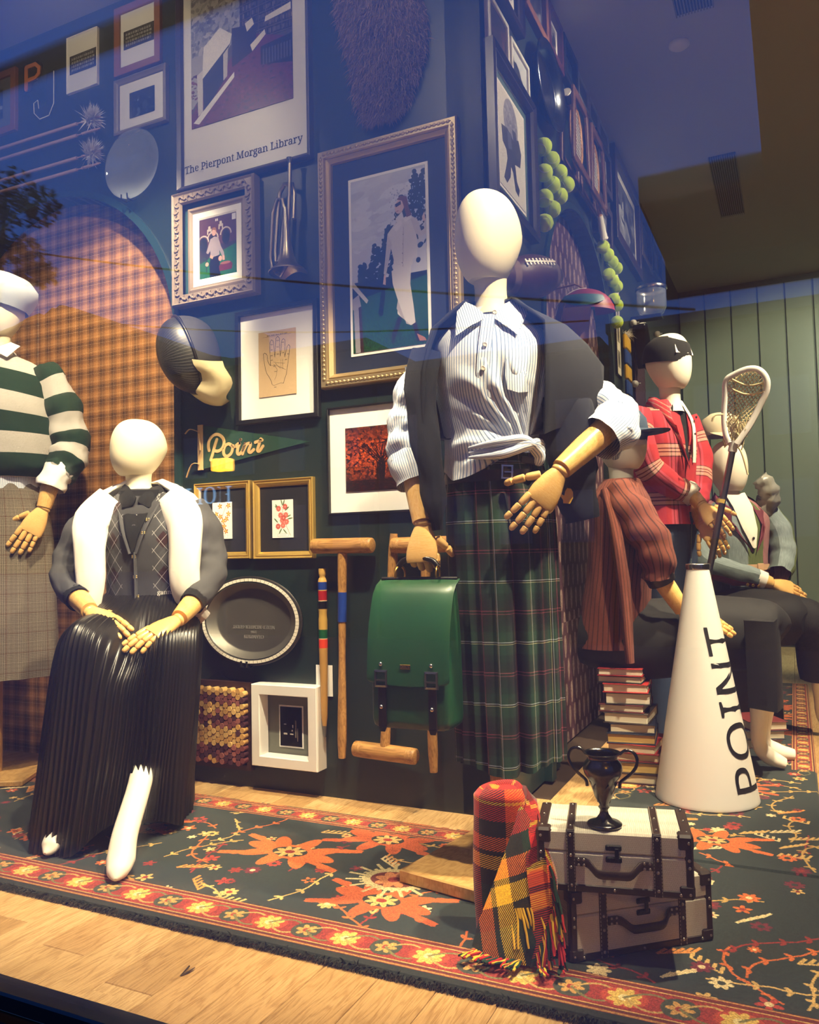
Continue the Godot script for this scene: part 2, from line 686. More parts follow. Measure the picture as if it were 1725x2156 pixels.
	mat("grey_knit", hexc("48484a"), 0.95)
	mat("cap_navy", hexc("26384a"), 0.9)
	mat("mannequin_linen", hexc("e9dfc0"), 0.6)
	mat("mannequin_white", hexc("ece6d6"), 0.5)
	mat("white_paper", hexc("ecebe6"), 0.85)
	mat("ink", hexc("2a2a30"), 0.9)
	mat("brass", hexc("c9a04a"), 0.28, 1.0)
	mat("nickel", hexc("c8c6c0"), 0.25, 1.0)
	mat("pewter", hexc("8d8a84"), 0.33, 1.0)
	mat("old_brass", hexc("a39680"), 0.36, 1.0)
	mat("gilt", hexc("dcb860"), 0.42, 0.8)
	mat("gilt_dull", hexc("b59f76"), 0.45, 0.75)
	mat("pearl", hexc("e9e4d4"), 0.3)
	mat("gold_button", hexc("d9c48a"), 0.3, 1.0)
	mat("black_leather", hexc("15120f"), 0.35)
	mat("brown_leather", hexc("2c1c14"), 0.42)
	mat("tan_leather", hexc("a8743a"), 0.55)
	mat("tennis_felt", hexc("bcd81f"), 1.0)
	mat("black_wood", hexc("121210"), 0.4)
	mat("white_lacquer", hexc("e9e7e2"), 0.4)
	mat("megaphone_white", hexc("e4e2dc"), 0.33)
	mat("dark_mat", hexc("101012"), 0.9)
	var lim := wood_tex("limb", hexc("edc27c"), hexc("d8a456"), 128, 256, 3.0)
	var lm := tmat("limb_wood", lim, 0.36, Vector3(2, 4, 1))
	lm.clearcoat_enabled = true
	lm.clearcoat = 0.3
	lm.clearcoat_roughness = 0.25
	tmat("mallet_wood", wood_tex("mallet", hexc("b98a4c"), hexc("7d5526"), 128, 256, 3.0), 0.45, Vector3(1, 3, 1))
	tmat("board_wood", wood_tex("board", hexc("c8a062"), hexc("a0763c"), 256, 256, 5.0), 0.5, Vector3(3, 2, 1))
	tmat("press_wood", wood_tex("press", hexc("6a4430"), hexc("35201a"), 64, 128, 3.0), 0.5, Vector3(4, 4, 1))
	bump(mat("gilt_dull"), 0.03, 0.0)
	mat("gilt_dull").heightmap_enabled = false

func arch(cx: float, cy: float, r: float, n := 28, grow := 0.0) -> PackedVector2Array:
	# from the right springing over the top to the left springing
	var p := PackedVector2Array()
	for i in n + 1:
		var a := PI * i / n
		p.append(Vector2(cx + cos(a) * (r + grow), cy + sin(a) * (r + grow)))
	return p

func arched_wall(called: String, x0: float, x1: float, ac: float, ay: float, r: float, xf: Transform3D, m: Material) -> MeshInstance3D:
	var p := PackedVector2Array([Vector2(x1, 0), Vector2(x1, 3.05), Vector2(x0, 3.05), Vector2(x0, 0), Vector2(ac - r, 0)])
	var a := arch(ac, ay, r)
	a.reverse()
	p.append_array(a)
	p.append(Vector2(ac + r, 0))
	var b := Mb.new()
	b.T = xf
	b.prism(p, -0.12, 0.0)
	return struct(called, b, m)

func shell() -> void:
	var paint := mat("wall_paint", hexc("172622"), 0.42)
	var trimp := mat("trim_paint", hexc("1c3230"), 0.3)
	# floor: dark bed and boards laid towards the back
	var b := Mb.new()
	b.box(Vector3(-0.6, -0.06, -2.0), Vector3(6.8, 0.1, 6.5))
	var fl := struct("floor", b, mat("floor_bed", hexc("3a2a1a"), 0.9))
	var ft := wood_tex("floor", hexc("d6b27c"), hexc("a07a48"), 256, 1024, 3.0)
	var fm := []
	for k in 4:
		var m := tmat("floor_board_%d" % k, ft, 0.38, Vector3(1, 1, 1))
		m.uv1_offset = Vector3(0.27 * k, 0.19 * k, 0)
		m.albedo_color = [Color(1, 1, 1), Color(0.93, 0.9, 0.86), Color(0.98, 0.97, 0.95), Color(0.88, 0.85, 0.8)][k]
		fm.append(m)
	var shared := {}
	for i in range(-27, 17):
		var xc := -0.092 + 0.119 * i
		var z := 1.235 - fposmod(i * 0.47, 1.0)
		var z1 := 1.235
		while z1 > -4.6:
			z = maxf(z, -4.8)
			var ln := z1 - z
			var zm := (z + z1) * 0.5
			var seen := z1 > -0.15 if xc < 0.06 else true
			if (xc < -2.7 and zm < 0.3) or ln < 0.05:
				seen = false
			if seen:
				var key := roundi(ln * 100)
				if not shared.has(key):
					var q := Mb.new()
					q.box(Vector3(0, -0.006, 0), Vector3(0.1178, 0.012, ln - 0.0012), 0.0012)
					for j in q.U.size():
						var v := q.V[j]
						q.U[j] = Vector2(v.x / 0.12 + 0.5, v.z / 1.2)
					shared[key] = q.mesh()
				var o := MeshInstance3D.new()
				o.name = "plank"
				o.mesh = shared[key]
				o.material_override = fm[(i * 7 + roundi(z * 5.0) + 700) % 4]
				fl.add_child(o, true)
				o.position = Vector3(xc, 0, zm)
			z1 = z
			z -= 1.0 if z1 > -0.2 else 1.6
	# the two walls of pictures
	arched_wall("wall_back", -4.0, 0.0, -1.9, 1.65, 0.655, Transform3D(), paint)
	var side := Transform3D(Basis(Vector3(0, 0, -1), Vector3.UP, Vector3(1, 0, 0)), Vector3.ZERO)   # x runs away from the corner
	arched_wall("wall_side", 0.0, 5.0, 1.28, 1.68, 0.645, side, paint)
	for e in [["trim_1", Transform3D(), -1.9, 1.65, 0.655], ["trim_2", side, 1.28, 1.68, 0.645]]:
		b = Mb.new()
		b.T = e[1]
		var outer := arch(e[2], e[3], e[4], 32, 0.028)
		var inner := arch(e[2], e[3], e[4], 32, 0.0)
		var P := PackedVector3Array()
		var fo := [Vector2(e[2] + e[4] + 0.028, 0)]
		var fi := [Vector2(e[2] + e[4], 0)]
		for k in outer.size():
			fo.append(outer[k]); fi.append(inner[k])
		fo.append(Vector2(e[2] - e[4] - 0.028, 0)); fi.append(Vector2(e[2] - e[4], 0))
		for k in fo.size():
			var o2: Vector2 = fo[k]
			var i2: Vector2 = fi[k]
			P.append(Vector3(o2.x, o2.y, 0.0)); P.append(Vector3(o2.x, o2.y, 0.010)); P.append(Vector3(i2.x, i2.y, 0.014)); P.append(Vector3(i2.x, i2.y, -0.07))
		for k in fo.size() - 1:
			for j in 3:
				b.quad(P[k * 4 + j], P[k * 4 + 4 + j], P[k * 4 + 5 + j], P[k * 4 + 1 + j])
		struct(e[0], b, trimp)
	# papered niche backs, in vertical panels
	b = Mb.new()
	b.box(Vector3(-1.9, 1.2, -0.105), Vector3(1.5, 2.4, 0.03))
	var nb := struct("wall_niche", b, mat("niche_back", hexc("2a1a10"), 0.8))
	for k in 3:
		var x0: float = [-2.6, -2.07, -1.546][k]
		var x1: float = [-2.07, -1.546, -1.2][k]
		b = Mb.new()
		b.box(Vector3((x0 + x1) * 0.5, 1.2, -0.08), Vector3(x1 - x0 - 0.003, 2.4, 0.02), 0.002)
		for j in b.U.size():
			b.U[j] = Vector2(b.V[j].x, -b.V[j].y)
		put("panel", b, mats.plaid_paper, nb)
	# pale leaf sprays on maroon
	var t := Tx.new(256, 512, hexc("43222c"))
	var r := RandomNumberGenerator.new()
	r.seed = 2
	for j in range(-1, 6):
		for i in range(-1, 4):
			var cx := i * 85.3 + (42.0 if j % 2 else 0.0)
			var cy := j * 102.4
			for k in 16:
				var f := k / 15.0
				var wdt := sin(PI * (0.15 + f * 0.8)) * 20.0
				for s in [-1, 0, 1]:
					t.oval(cx + s * wdt * 0.62 + r.randf_range(-2, 2), cy - 36 + f * 78.0 + r.randf_range(-3, 3), 5.0, 8.0, hexc("9c8880").lerp(hexc("7a6058"), r.randf()), s * 0.5)
			t.line([Vector2(cx, cy - 60), Vector2(cx + 12, cy - 30), Vector2(cx - 4, cy + 40)], 2.0, hexc("6a4048"))
	t.grain(0.1)
	b = Mb.new()
	b.T = side
	b.box(Vector3(1.28, 1.2, -0.085), Vector3(1.5, 2.4, 0.05))
	for j in b.U.size():
		b.U[j] = Vector2(-b.V[j].z, -b.V[j].y)
	struct("wall_niche_side", b, tmat("leaf_paper", t.tex(), 0.7, Vector3(1 / 0.25, 1 / 0.5, 1)))
	# baseboards on the side wall
	for e in [[-0.3, 0.62], [-2.0, 3.0]]:
		pass
	b = Mb.new()
	b.box(Vector3(0.006, 0.05, -0.22), Vector3(0.012, 0.1, 0.43), 0.002)
	struct("baseboard_side", b, trimp)
	b = Mb.new()
	b.box(Vector3(0.02, 0.1, -0.455), Vector3(0.045, 0.2, 0.05), 0.003)
	struct("trim_3", b, trimp)
	# ceiling and the closing walls
	b = Mb.new()
	b.box(Vector3(-0.6, 3.1, -1.9), Vector3(6.8, 0.1, 6.4))
	struct("ceiling", b, mat("ceiling_paint", hexc("a3a2a2"), 0.8))
	for e in [["wall_left", Vector3(-3.95, 1.5, 0.6), Vector3(0.1, 3.1, 1.4)], ["wall_right", Vector3(2.75, 1.5, -1.9), Vector3(0.1, 3.1, 6.4)]]:
		b = Mb.new()
		b.box(e[1], e[2])
		struct(e[0], b, paint)
	b = Mb.new()
	b.box(Vector3(1.3, 1.5, -5.05), Vector3(3.0, 3.1, 0.1))
	var wf := struct("wall_far", b, mat("far_paint", hexc("4b4c42"), 0.5))
	for k in 14:
		b = Mb.new()
		b.box(Vector3(-0.1 + k * 0.21, 1.5, -4.99), Vector3(0.2, 3.0, 0.02), 0.005)
		put("panel", b, mat("far_panel", hexc("7a7b68"), 0.35), wf)
	# ceiling vents and the little detector
	for e in [[0.551, -2.97, 0.145, 0.92], [0.551, -0.66, 0.145, 0.94]]:
		var v := thing("ceiling_vent", "long slotted air vent in the ceiling above the far mannequins" if e[1] < -2.0 else "slotted ceiling vent cut off by the top of the picture", "vent", Vector3(e[0], 3.05, e[1]))
		b = Mb.new()
		b.box(Vector3(0, -0.002, 0), Vector3(e[2], 0.004, e[3]))
		put("backing", b, mat("vent_dark", hexc("0c0c0c"), 0.9), v)
		for k in 13:
			b = Mb.new()
			b.box(Vector3(-e[2] * 0.5 + k * e[2] / 12.0, -0.008, 0), Vector3(0.0055, 0.012, e[3]))
			put("slat", b, mat("vent_slat", hexc("6a6660"), 0.5), v)
	b = Mb.new()
	b.T = Transform3D(Basis(), Vector3(0.462, 3.05, -1.337))
	b.lathe([Vector2(0.001, -0.02), Vector2(0.03, -0.02), Vector2(0.045, -0.008), Vector2(0.045, 0.0)], 20)
	tag(put("smoke_detector", b, mat("detector", hexc("d8d6d2"), 0.5)), "small round white detector on the plain grey ceiling", "detector")
	# the shop window: black sill and head, double panes
	var sill := Mb.new()
	sill.box(Vector3(-0.6, -0.012, 1.262), Vector3(6.6, 0.034, 0.052), 0.004)
	var wn := struct("window_1", sill, mat("sill_black", hexc("0b0b0c"), 0.3))
	b = Mb.new()
	b.box(Vector3(-0.6, 3.12, 1.26), Vector3(6.6, 0.2, 0.08))
	put("head", b, mats.sill_black, wn)
	var gl := mat("glass", Color(1, 1, 1, 0.02), 0.0)
	gl.transparency = BaseMaterial3D.TRANSPARENCY_ALPHA
	gl.metallic_specular = 0.7071
	for k in 3:
		b = Mb.new()
		b.box(Vector3(-0.6, 1.5, 1.246 + k * 0.012), Vector3(6.6, 3.05, 0.005))
		put("pane", b, gl, wn)
	b = Mb.new()
	b.box(Vector3(-0.6, -0.42, 1.62), Vector3(6.6, 0.75, 0.66))
	var gt := Tx.new(256, 256, hexc("26272a"))
	for k in 2500:
		var q := r.randf()
		gt.oval(r.randf() * 256, r.randf() * 256, 1 + q * 3, 1 + q * 2, hexc("1a1b1e").lerp(hexc("3a3c40"), r.randf()))
	var granite := tmat("granite", gt.tex(), 0.25, Vector3(3, 3, 3))
	granite.uv1_triplanar = true
	struct("trim_4", b, granite)

func outside() -> void:
	# the street that the glass mirrors
	var b := Mb.new()
	b.box(Vector3(-30, -0.85, 56), Vector3(300, 0.1, 109))
	struct("ground", b, mat("asphalt", hexc("141416"), 0.8))
	b = Mb.new()
	b.box(Vector3(0, -0.78, 3.2), Vector3(170, 0.06, 2.6))
	struct("trim_5", b, mat("pavement", hexc("201f1d"), 0.85))
	# own facade round the window
	b = Mb.new()
	b.box(Vector3(-9.0, 2.5, 1.2), Vector3(10.2, 7.0, 0.3))
	b.box(Vector3(7.8, 2.5, 1.2), Vector3(10.0, 7.0, 0.3))
	b.box(Vector3(-0.6, 4.6, 1.2), Vector3(6.8, 2.8, 0.3))
	struct("wall_front", b, mat("facade", hexc("2c2a26"), 0.8))
	# awning rail over the pavement
	b = Mb.new()
	b.box(Vector3(-6.0, 4.0, 3.72), Vector3(12.0, 0.13, 0.1), 0.01)
	tag(put("awning_rail", b, mat("rail_black", hexc("08080a"), 0.6)), "long black awning rail mirrored across the top left of the glass", "rail")
	# ochre canopy to the right
	var cn := thing("canopy", "ochre street canopy mirrored in the upper right of the glass", "canopy", Vector3(0.75, 3.3, 1.5))
	b = Mb.new()
	b.box(Vector3(2.2, 0.1, 2.98), Vector3(4.4, 0.2, 5.96))
	b.box(Vector3(-0.4, 0.1, 5.27), Vector3(0.86, 0.2, 1.38))
	put("soffit", b, mat("ochre", hexc("8a6c2c"), 0.8), cn)
	b = Mb.new()
	b.box(Vector3(1.76, -0.05, 6.0), Vector3(5.2, 0.5, 0.08))
	put("fascia", b, mats.rail_black, cn)
	b = Mb.new()
	b.box(Vector3(4.3, -2.0, 5.6), Vector3(0.2, 4.1, 0.2))
	put("post", b, mats.rail_black, cn)
	var lamp := thing("canopy_lamp", "warm globe lamp hanging under the ochre canopy", "lamp", Vector3(3.2, 2.95, 4.6))
	b = Mb.new()
	b.ball(Vector3.ZERO, Vector3(0.09, 0.09, 0.09))
	var lg := mat("lamp_globe", Color(1, 0.9, 0.7), 0.4)
	lg.emission_enabled = true
	lg.emission = Color(1.0, 0.75, 0.35)
	lg.emission_energy_multiplier = 3.0
	put("globe", b, lg, lamp)
	b = Mb.new()
	b.tube([Vector3(0, 0.08, 0), Vector3(0, 0.35, 0)], 0.01, 6)
	put("rod", b, mats.rail_black, lamp)
	var ol := OmniLight3D.new()
	ol.name = "glow"
	ol.light_color = Color(1.0, 0.72, 0.3)
	ol.light_energy = 3.0
	ol.light_size = 0.09
	ol.omni_range = 20.0
	ol.omni_attenuation = 2.0
	ol.shadow_enabled = true
	lamp.add_child(ol, true)
	# hill, houses, tree and wires across the street
	var hp := PackedVector2Array([Vector2(-170, -1)])
	var hs := [Vector2(-170, 30), Vector2(-135, 35), Vector2(-113, 38.4), Vector2(-103, 39.9), Vector2(-99, 40), Vector2(-94.7, 38.4), Vector2(-88, 35.2), Vector2(-80.6, 32.4), Vector2(-73, 29.7), Vector2(-61.7, 26.2), Vector2(-45, 20), Vector2(-26, 14), Vector2(20, 9), Vector2(70, 8)]
	for p in spline(hs, 90):
		hp.append(Vector2(p.x, p.y + noise.get_noise_1d(p.x * 0.35) * 0.8))
	hp.append(Vector2(70, -1))
	b = Mb.new()
	b.prism(hp, 88.0, 110.0)
	tag(put("hill", b, mat("hill_dark", hexc("17170f"), 0.95)), "low dark hill beyond the street mirrored in the glass", "hill")
	var bi := 0
	for e in [[-9.0, 5.0, 5.7, 14.0, 5.0], [-4.2, 4.4, 5.1, 14.0, 5.0], [0.3, 4.4, 5.3, 14.0, 5.0], [4.9, 4.6, 5.0, 14.0, 5.0]]:
		var bl := thing("street_building", ["dark town building with a roof tank across the street", "dark plain fronted building beside the one with the tank", "low dark building opposite the window", "dark building at the right end of the mirrored street"][bi], "building", Vector3(e[0], -0.8, e[3]))
		b = Mb.new()
		b.box(Vector3(0, e[2] * 0.5, e[4] * 0.5), Vector3(e[1], e[2], e[4]))
		put("wall", b, mat("street_wall", hexc("1b1f1d"), 0.9), bl)
		b = Mb.new()
		b.box(Vector3(0, e[2] + 0.05, e[4] * 0.5 - 0.1), Vector3(e[1], 0.16, e[4] + 0.2))
		put("cornice", b, mat("street_trim", hexc("242824"), 0.9), bl)
		for k in 4:
			for j in 2:
				b = Mb.new()
				b.box(Vector3(-e[1] * 0.5 + (k + 0.5) * e[1] / 4.0, 2.2 + j * 1.6, -0.02), Vector3(0.6, 0.9, 0.06))
				put("window", b, mat("street_window", hexc("3a4244"), 0.6), bl)
		if bi == 0:
			b = Mb.new()
			b.T = Transform3D(Basis(), Vector3(-0.7, e[2] + 0.1, 0.6))
			b.lathe([Vector2(0.26, 0.0), Vector2(0.26, 0.3), Vector2(0.31, 0.32), Vector2(0.3, 0.68), Vector2(0.15, 0.76), Vector2(0.01, 0.78)], 16, 1, 1, true)
			put("roof_tank", b, mats.street_wall, bl)
		bi += 1
	for e in [[Vector3(-16.0, 7.6, 9.0), Vector3(0.0, 3.3, 9.0)], [Vector3(-14.0, 6.3, 13.0), Vector3(-2.0, 4.5, 13.0)]]:
		var p := []
		for k in 13:
			var f := k / 12.0
			p.append(e[0].lerp(e[1], f) - Vector3(0, sin(PI * f) * 0.25, 0))
		b = Mb.new()
		b.tube(p, 0.016, 5)
		tag(put("street_wire", b, mats.rail_black), "thin black overhead wire crossing the mirrored sky" if e[0].z < 10.0 else "thin black wire just above the mirrored roofs", "wire")
	var tr := thing("street_tree", "dark leafy street tree mirrored at the left edge of the glass", "tree", Vector3(-9.6, -0.8, 8.2))
	b = Mb.new()
	b.tube([Vector3(-0.6, 0, 0), Vector3(-0.5, 3.0, 0), Vector3(-0.3, 5.4, 0.1), Vector3(0.1, 7.0, 0)], [0.16, 0.13, 0.09, 0.03], 8)
	put("trunk", b, mat("bark", hexc("1d1712"), 0.95), tr)
	var leaf := Mb.new()
	leaf.quad(Vector3(-0.07, 0, 0), Vector3(0, -0.03, 0), Vector3(0.07, 0, 0), Vector3(0, 0.03, 0.01))
	var mm := MultiMesh.new()
	mm.transform_format = MultiMesh.TRANSFORM_3D
	mm.mesh = leaf.mesh()
	var r := RandomNumberGenerator.new()
	r.seed = 9
	var spots := []
	for c in [[-0.1, 7.1, 0.6, 0.5], [0.55, 6.8, 0.5, 0.3], [-0.5, 6.3, 0.7, 0.45], [0.3, 6.2, 0.45, 0.2], [-0.8, 5.6, 0.5, 0.4], [0.75, 5.75, 0.3, 0.2], [-0.9, 7.2, 0.6, 0.5]]:
		for k in 260:
			var v := Vector3(r.randfn(), r.randfn(), r.randfn()).normalized() * pow(r.randf(), 0.4)
			spots.append(Transform3D(Basis.from_euler(Vector3(r.randf() * 6, r.randf() * 6, r.randf() * 6)), Vector3(c[0] + v.x * c[2], c[1] + v.y * c[3], v.z * c[2])))
	mm.instance_count = spots.size()
	for k in spots.size():
		mm.set_instance_transform(k, spots[k])
	var mi := MultiMeshInstance3D.new()
	mi.name = "foliage"
	mi.multimesh = mm
	mi.material_override = mat("leaf_dark", hexc("1c2012"), 0.8)
	tr.add_child(mi, true)
	stuff(mi)
	# lantern post and the lit sign
	var lp := thing("street_lantern", "old street lantern with yellow panes mirrored under the pennant", "lamp", Vector3(-7.38, -0.8, 10.5))
	b = Mb.new()
	b.tube([Vector3(0, 0, 0), Vector3(0, 2.95, 0)], 0.05, 8)
	put("post", b, mats.rail_black, lp)
	for s in [-1, 1]:
		b = Mb.new()
		b.box(Vector3(s * 0.085, 3.1, 0), Vector3(0.15, 0.2, 0.2), 0.02)
		var yl := mat("lantern_pane", Color(1, 0.9, 0.6), 0.4)
		yl.emission_enabled = true
		yl.emission = Color(1.0, 0.72, 0.12)
		yl.emission_energy_multiplier = 9.0
		put("pane", b, yl, lp)
	lettering("sign_letters", "HOLLY", 0.5, lg_mat(), thing("neon_sign", "pale lit shop sign mirrored back to front above the small gold frames", "sign", Vector3(-10.7, 2.15, 13.9)), Transform3D(Basis(Vector3.UP, PI), Vector3.ZERO), "Droid Serif")

func lg_mat() -> StandardMaterial3D:
	var m := mat("neon", hexc("cfeeff"), 0.5)
	m.emission_enabled = true
	m.emission = hexc("9fd8e8")
	m.emission_energy_multiplier = 1.6
	return m

func moulding(b: Mb, w: float, h: float, prof: Array) -> void:
	# mitred frame round a w x h rectangle; prof: (inset, height) from the wall side over the face to the sight edge
	var R := []
	for p in prof:
		R.append([Vector3(-w * 0.5 + p.x, -h * 0.5 + p.x, p.y), Vector3(w * 0.5 - p.x, -h * 0.5 + p.x, p.y), Vector3(w * 0.5 - p.x, h * 0.5 - p.x, p.y), Vector3(-w * 0.5 + p.x, h * 0.5 - p.x, p.y)])
	for k in R.size() - 1:
		for i in 4:
			var j := (i + 1) % 4
			b.quad(R[k][i], R[k][j], R[k + 1][j], R[k + 1][i], Vector2(R[k][i].x + R[k][i].y, k), Vector2(R[k][j].x + R[k][j].y, k), Vector2(R[k][j].x + R[k][j].y, k + 1), Vector2(R[k][i].x + R[k][i].y, k + 1))

func sheet(b: Mb, cx: float, cy: float, w: float, h: float, z: float) -> void:
	# a thin card whose face carries one whole print
	b.box(Vector3(cx, cy, z - 0.0006), Vector3(w, h, 0.001))
	b.quad(Vector3(cx - w * 0.5, cy - h * 0.5, z + 0.0002), Vector3(cx + w * 0.5, cy - h * 0.5, z + 0.0002), Vector3(cx + w * 0.5, cy + h * 0.5, z + 0.0002), Vector3(cx - w * 0.5, cy + h * 0.5, z + 0.0002), Vector2(0, 1), Vector2(1, 1), Vector2(1, 0), Vector2(0, 0))

func simple_prof(fw: float, d: float) -> Array:
	return [Vector2(0, 0), Vector2(0, d - 0.002), Vector2(0.002, d), Vector2(fw - 0.002, d), Vector2(fw, d - 0.002), Vector2(fw, 0.002)]

func picture(label: String, at: Vector3, turn: float, w: float, h: float, prof: Array, fm: Material, mount: Material, prints: Array, group := "framed pictures crowding the back wall") -> Node3D:
	# prints: [x offset, y offset, width, height, material, height above the wall]
	var p := thing("framed_picture", label, "picture", at, turn, group)
	var b := Mb.new()
	moulding(b, w, h, prof)
	put("frame", b, fm, p)
	var fw: float = prof[-1].x
	b = Mb.new()
	b.box(Vector3(0, 0, 0.004), Vector3(w - fw * 2 + 0.004, h - fw * 2 + 0.004, 0.006))
	put("mount", b, mount, p)
	for e in prints:
		b = Mb.new()
		sheet(b, e[0], e[1], e[2], e[3], e[5] if e.size() > 5 else 0.0095)
		put("print", b, e[4], p)
	return p

func photo(key: String, w: int, h: int, c: Color, seedv: int, n := 40, pal := ["3a3a40", "5a5a60", "8a8a90", "22222a"]) -> StandardMaterial3D:
	# an old photograph, too small in the picture to read: soft patches of its tones
	var t := Tx.new(w, h, c)
	var r := RandomNumberGenerator.new()
	r.seed = seedv
	for k in n:
		var q := hexc(pal[r.randi() % pal.size()])
		t.oval(r.randf() * w, r.randf_range(0.25, 1.0) * h, r.randf_range(0.02, 0.12) * w, r.randf_range(0.03, 0.2) * h, q.lerp(c, r.randf() * 0.6), r.randf() * 0.4)
	t.grain(0.08)
	return tmat(key, t.tex(), 0.3)

func wall_pictures() -> void:
	library_poster()
	walking_print()
	ornate_print()
	hand_print()
	flower_prints()
	var grey := mat("grey_moulding", hexc("6e6458"), 0.45)
	var lav := mat("faded_mount", hexc("c9c8c6"), 0.8)
	# upper left: two text sheets, a small square picture, a letter patch and a cut-off frame
	var tx := Tx.new(192, 96, hexc("17181a"))
	for j in 4:
		var x := 14.0
		while x < 176.0:
			var wd := 6.0 + fposmod(x * 7.3 + j * 3.1, 9.0)
			tx.rect(x, 14 + j * 19, wd, 12, hexc("8d8c80"))
			tx.rect(x + wd * 0.35, 16 + j * 19, 2, 9, hexc("17181a"))
			x += wd + 5.0
	var tm := tmat("text_panel", tx.tex(), 0.5)
	var sh := picture("white sheet with a black lettered panel, below the awning rail's reflection at far left", Vector3(-1.724, 2.853, 0.0), 0.0, 0.172, 0.24, simple_prof(0.003, 0.014), mats.white_lacquer, lav, [[0.004, -0.002, 0.149, 0.078, tm]])
	sh = picture("brown framed white sheet with a black lettered panel, left of the tall library poster", Vector3(-1.424, 2.87, 0.0), 0.0, 0.24, 0.282, simple_prof(0.03, 0.016), mat("reddish_moulding", hexc("7a4a34"), 0.45), lav, [[0.006, -0.003, 0.156, 0.074, tm]])
	picture("small grey frame with a white mount and dark squarish photograph, above the glass plate", Vector3(-1.406, 2.597, 0.0), 0.0, 0.268, 0.226, [Vector2(0, 0), Vector2(0, 0.02), Vector2(0.006, 0.024), Vector2(0.012, 0.018), Vector2(0.019, 0.014), Vector2(0.021, 0.004)], grey, lav, [[0.004, -0.003, 0.128, 0.102, photo("small_photo", 96, 80, hexc("1a2026"), 3, 26, ["3c4448", "10141a", "6a7478", "22282e"])]])
	picture("picture cut off by the left edge, with a reddish frame and dark print", Vector3(-2.3, 2.8, 0.0), 0.0, 0.374, 0.28, simple_prof(0.03, 0.018), mats.reddish_moulding, mat("dull_blue_mount", hexc("5a6068"), 0.8), [[0, 0, 0.2, 0.13, photo("edge_photo", 64, 64, hexc("30343a"), 8)]])
	# autumn trees in a thin black frame
	var t := Tx.new(256, 256, hexc("2a120a"))
	var r := RandomNumberGenerator.new()
	r.seed = 21
	for k in 1500:
		var y := r.randf() * 256
		var top := clampf(1.2 - absf(y - 110) / 150.0, 0.15, 1.0)
		var c := hexc("c8551a").lerp(hexc("5a1f0c"), r.randf()).lerp(hexc("1a0c08"), 1.0 - top)
		t.oval(r.randf() * 256, y, r.randf_range(2, 8), r.randf_range(2, 6), c, r.randf() * 3)
	for k in 26:
		var x := 128.0 + r.randf_range(-12, 12)
		var a := r.randf_range(-1.3, 1.3)
		var p := [Vector2(x, 230), Vector2(x + r.randf_range(-8, 8), 150)]
		for j in 4:
			p.append(p[-1] + Vector2(sin(a) * 26 + r.randf_range(-6, 6), -20))
		t.line(p, 2.2, hexc("140a08"))
	t.rect(0, 212, 256, 44, hexc("1a0c08"))
	for k in 200:
		t.oval(r.randf() * 256, r.randf_range(205, 256), r.randf_range(2, 7), 2, hexc("4a1c0e").lerp(hexc("140a08"), r.randf()), 0)
	t.grain(0.12)
	picture("thin black framed photograph of glowing orange autumn trees in a wide white mount", Vector3(-0.38, 1.12, 0.0), 0.0, 0.396, 0.362, simple_prof(0.006, 0.02), mats.black_wood, mats.white_paper, [[0.0, 0.0, 0.262, 0.214, tmat("autumn_print", t.tex(), 0.3)]])
	# white box frame low on the wall
	t = Tx.new(128, 180, hexc("0a0807"))
	for k in 40:
		t.rect(60 + r.randf() * 50, r.randf_range(60, 170), 2 + r.randf() * 6, 6 + r.randf() * 20, hexc("2a211b").lerp(hexc("0a0807"), r.randf()))
	for e in [[22, 78, 14, 5], [72, 82, 5, 14], [68, 104, 6, 8], [88, 60, 8, 80], [20, 120, 22, 8], [58, 122, 20, 5], [100, 96, 5, 60]]:
		t.rect(e[0], e[1], e[2], e[3], hexc("b9b4aa") if e[3] < 20 else hexc("6a6258"))
	t.grain(0.2)
	var bx := picture("deep white box frame with grey mount and a dark little interior photograph, beside the corks", Vector3(-0.741, 0.231, 0.0), 0.0, 0.262, 0.275, [Vector2(0, 0), Vector2(0, 0.058), Vector2(0.002, 0.06), Vector2(0.032, 0.06), Vector2(0.034, 0.058), Vector2(0.036, 0.012)], mats.white_lacquer, mat("olive_mount", hexc("66685c"), 0.8), [[-0.002, -0.008, 0.098, 0.142, mats.white_paper, 0.0090], [-0.002, -0.008, 0.088, 0.132, tmat("interior_print", t.tex(), 0.25), 0.0105]])
	# price card behind the painted stake
	var b := Mb.new()
	b.T = Transform3D(Basis(), Vector3(-0.611, 0.384, 0.004))
	b.box(Vector3.ZERO, Vector3(0.064, 0.103, 0.002))
	tag(put("card", b, mats.white_paper), "plain pale card on the wall behind the painted croquet stake", "card")

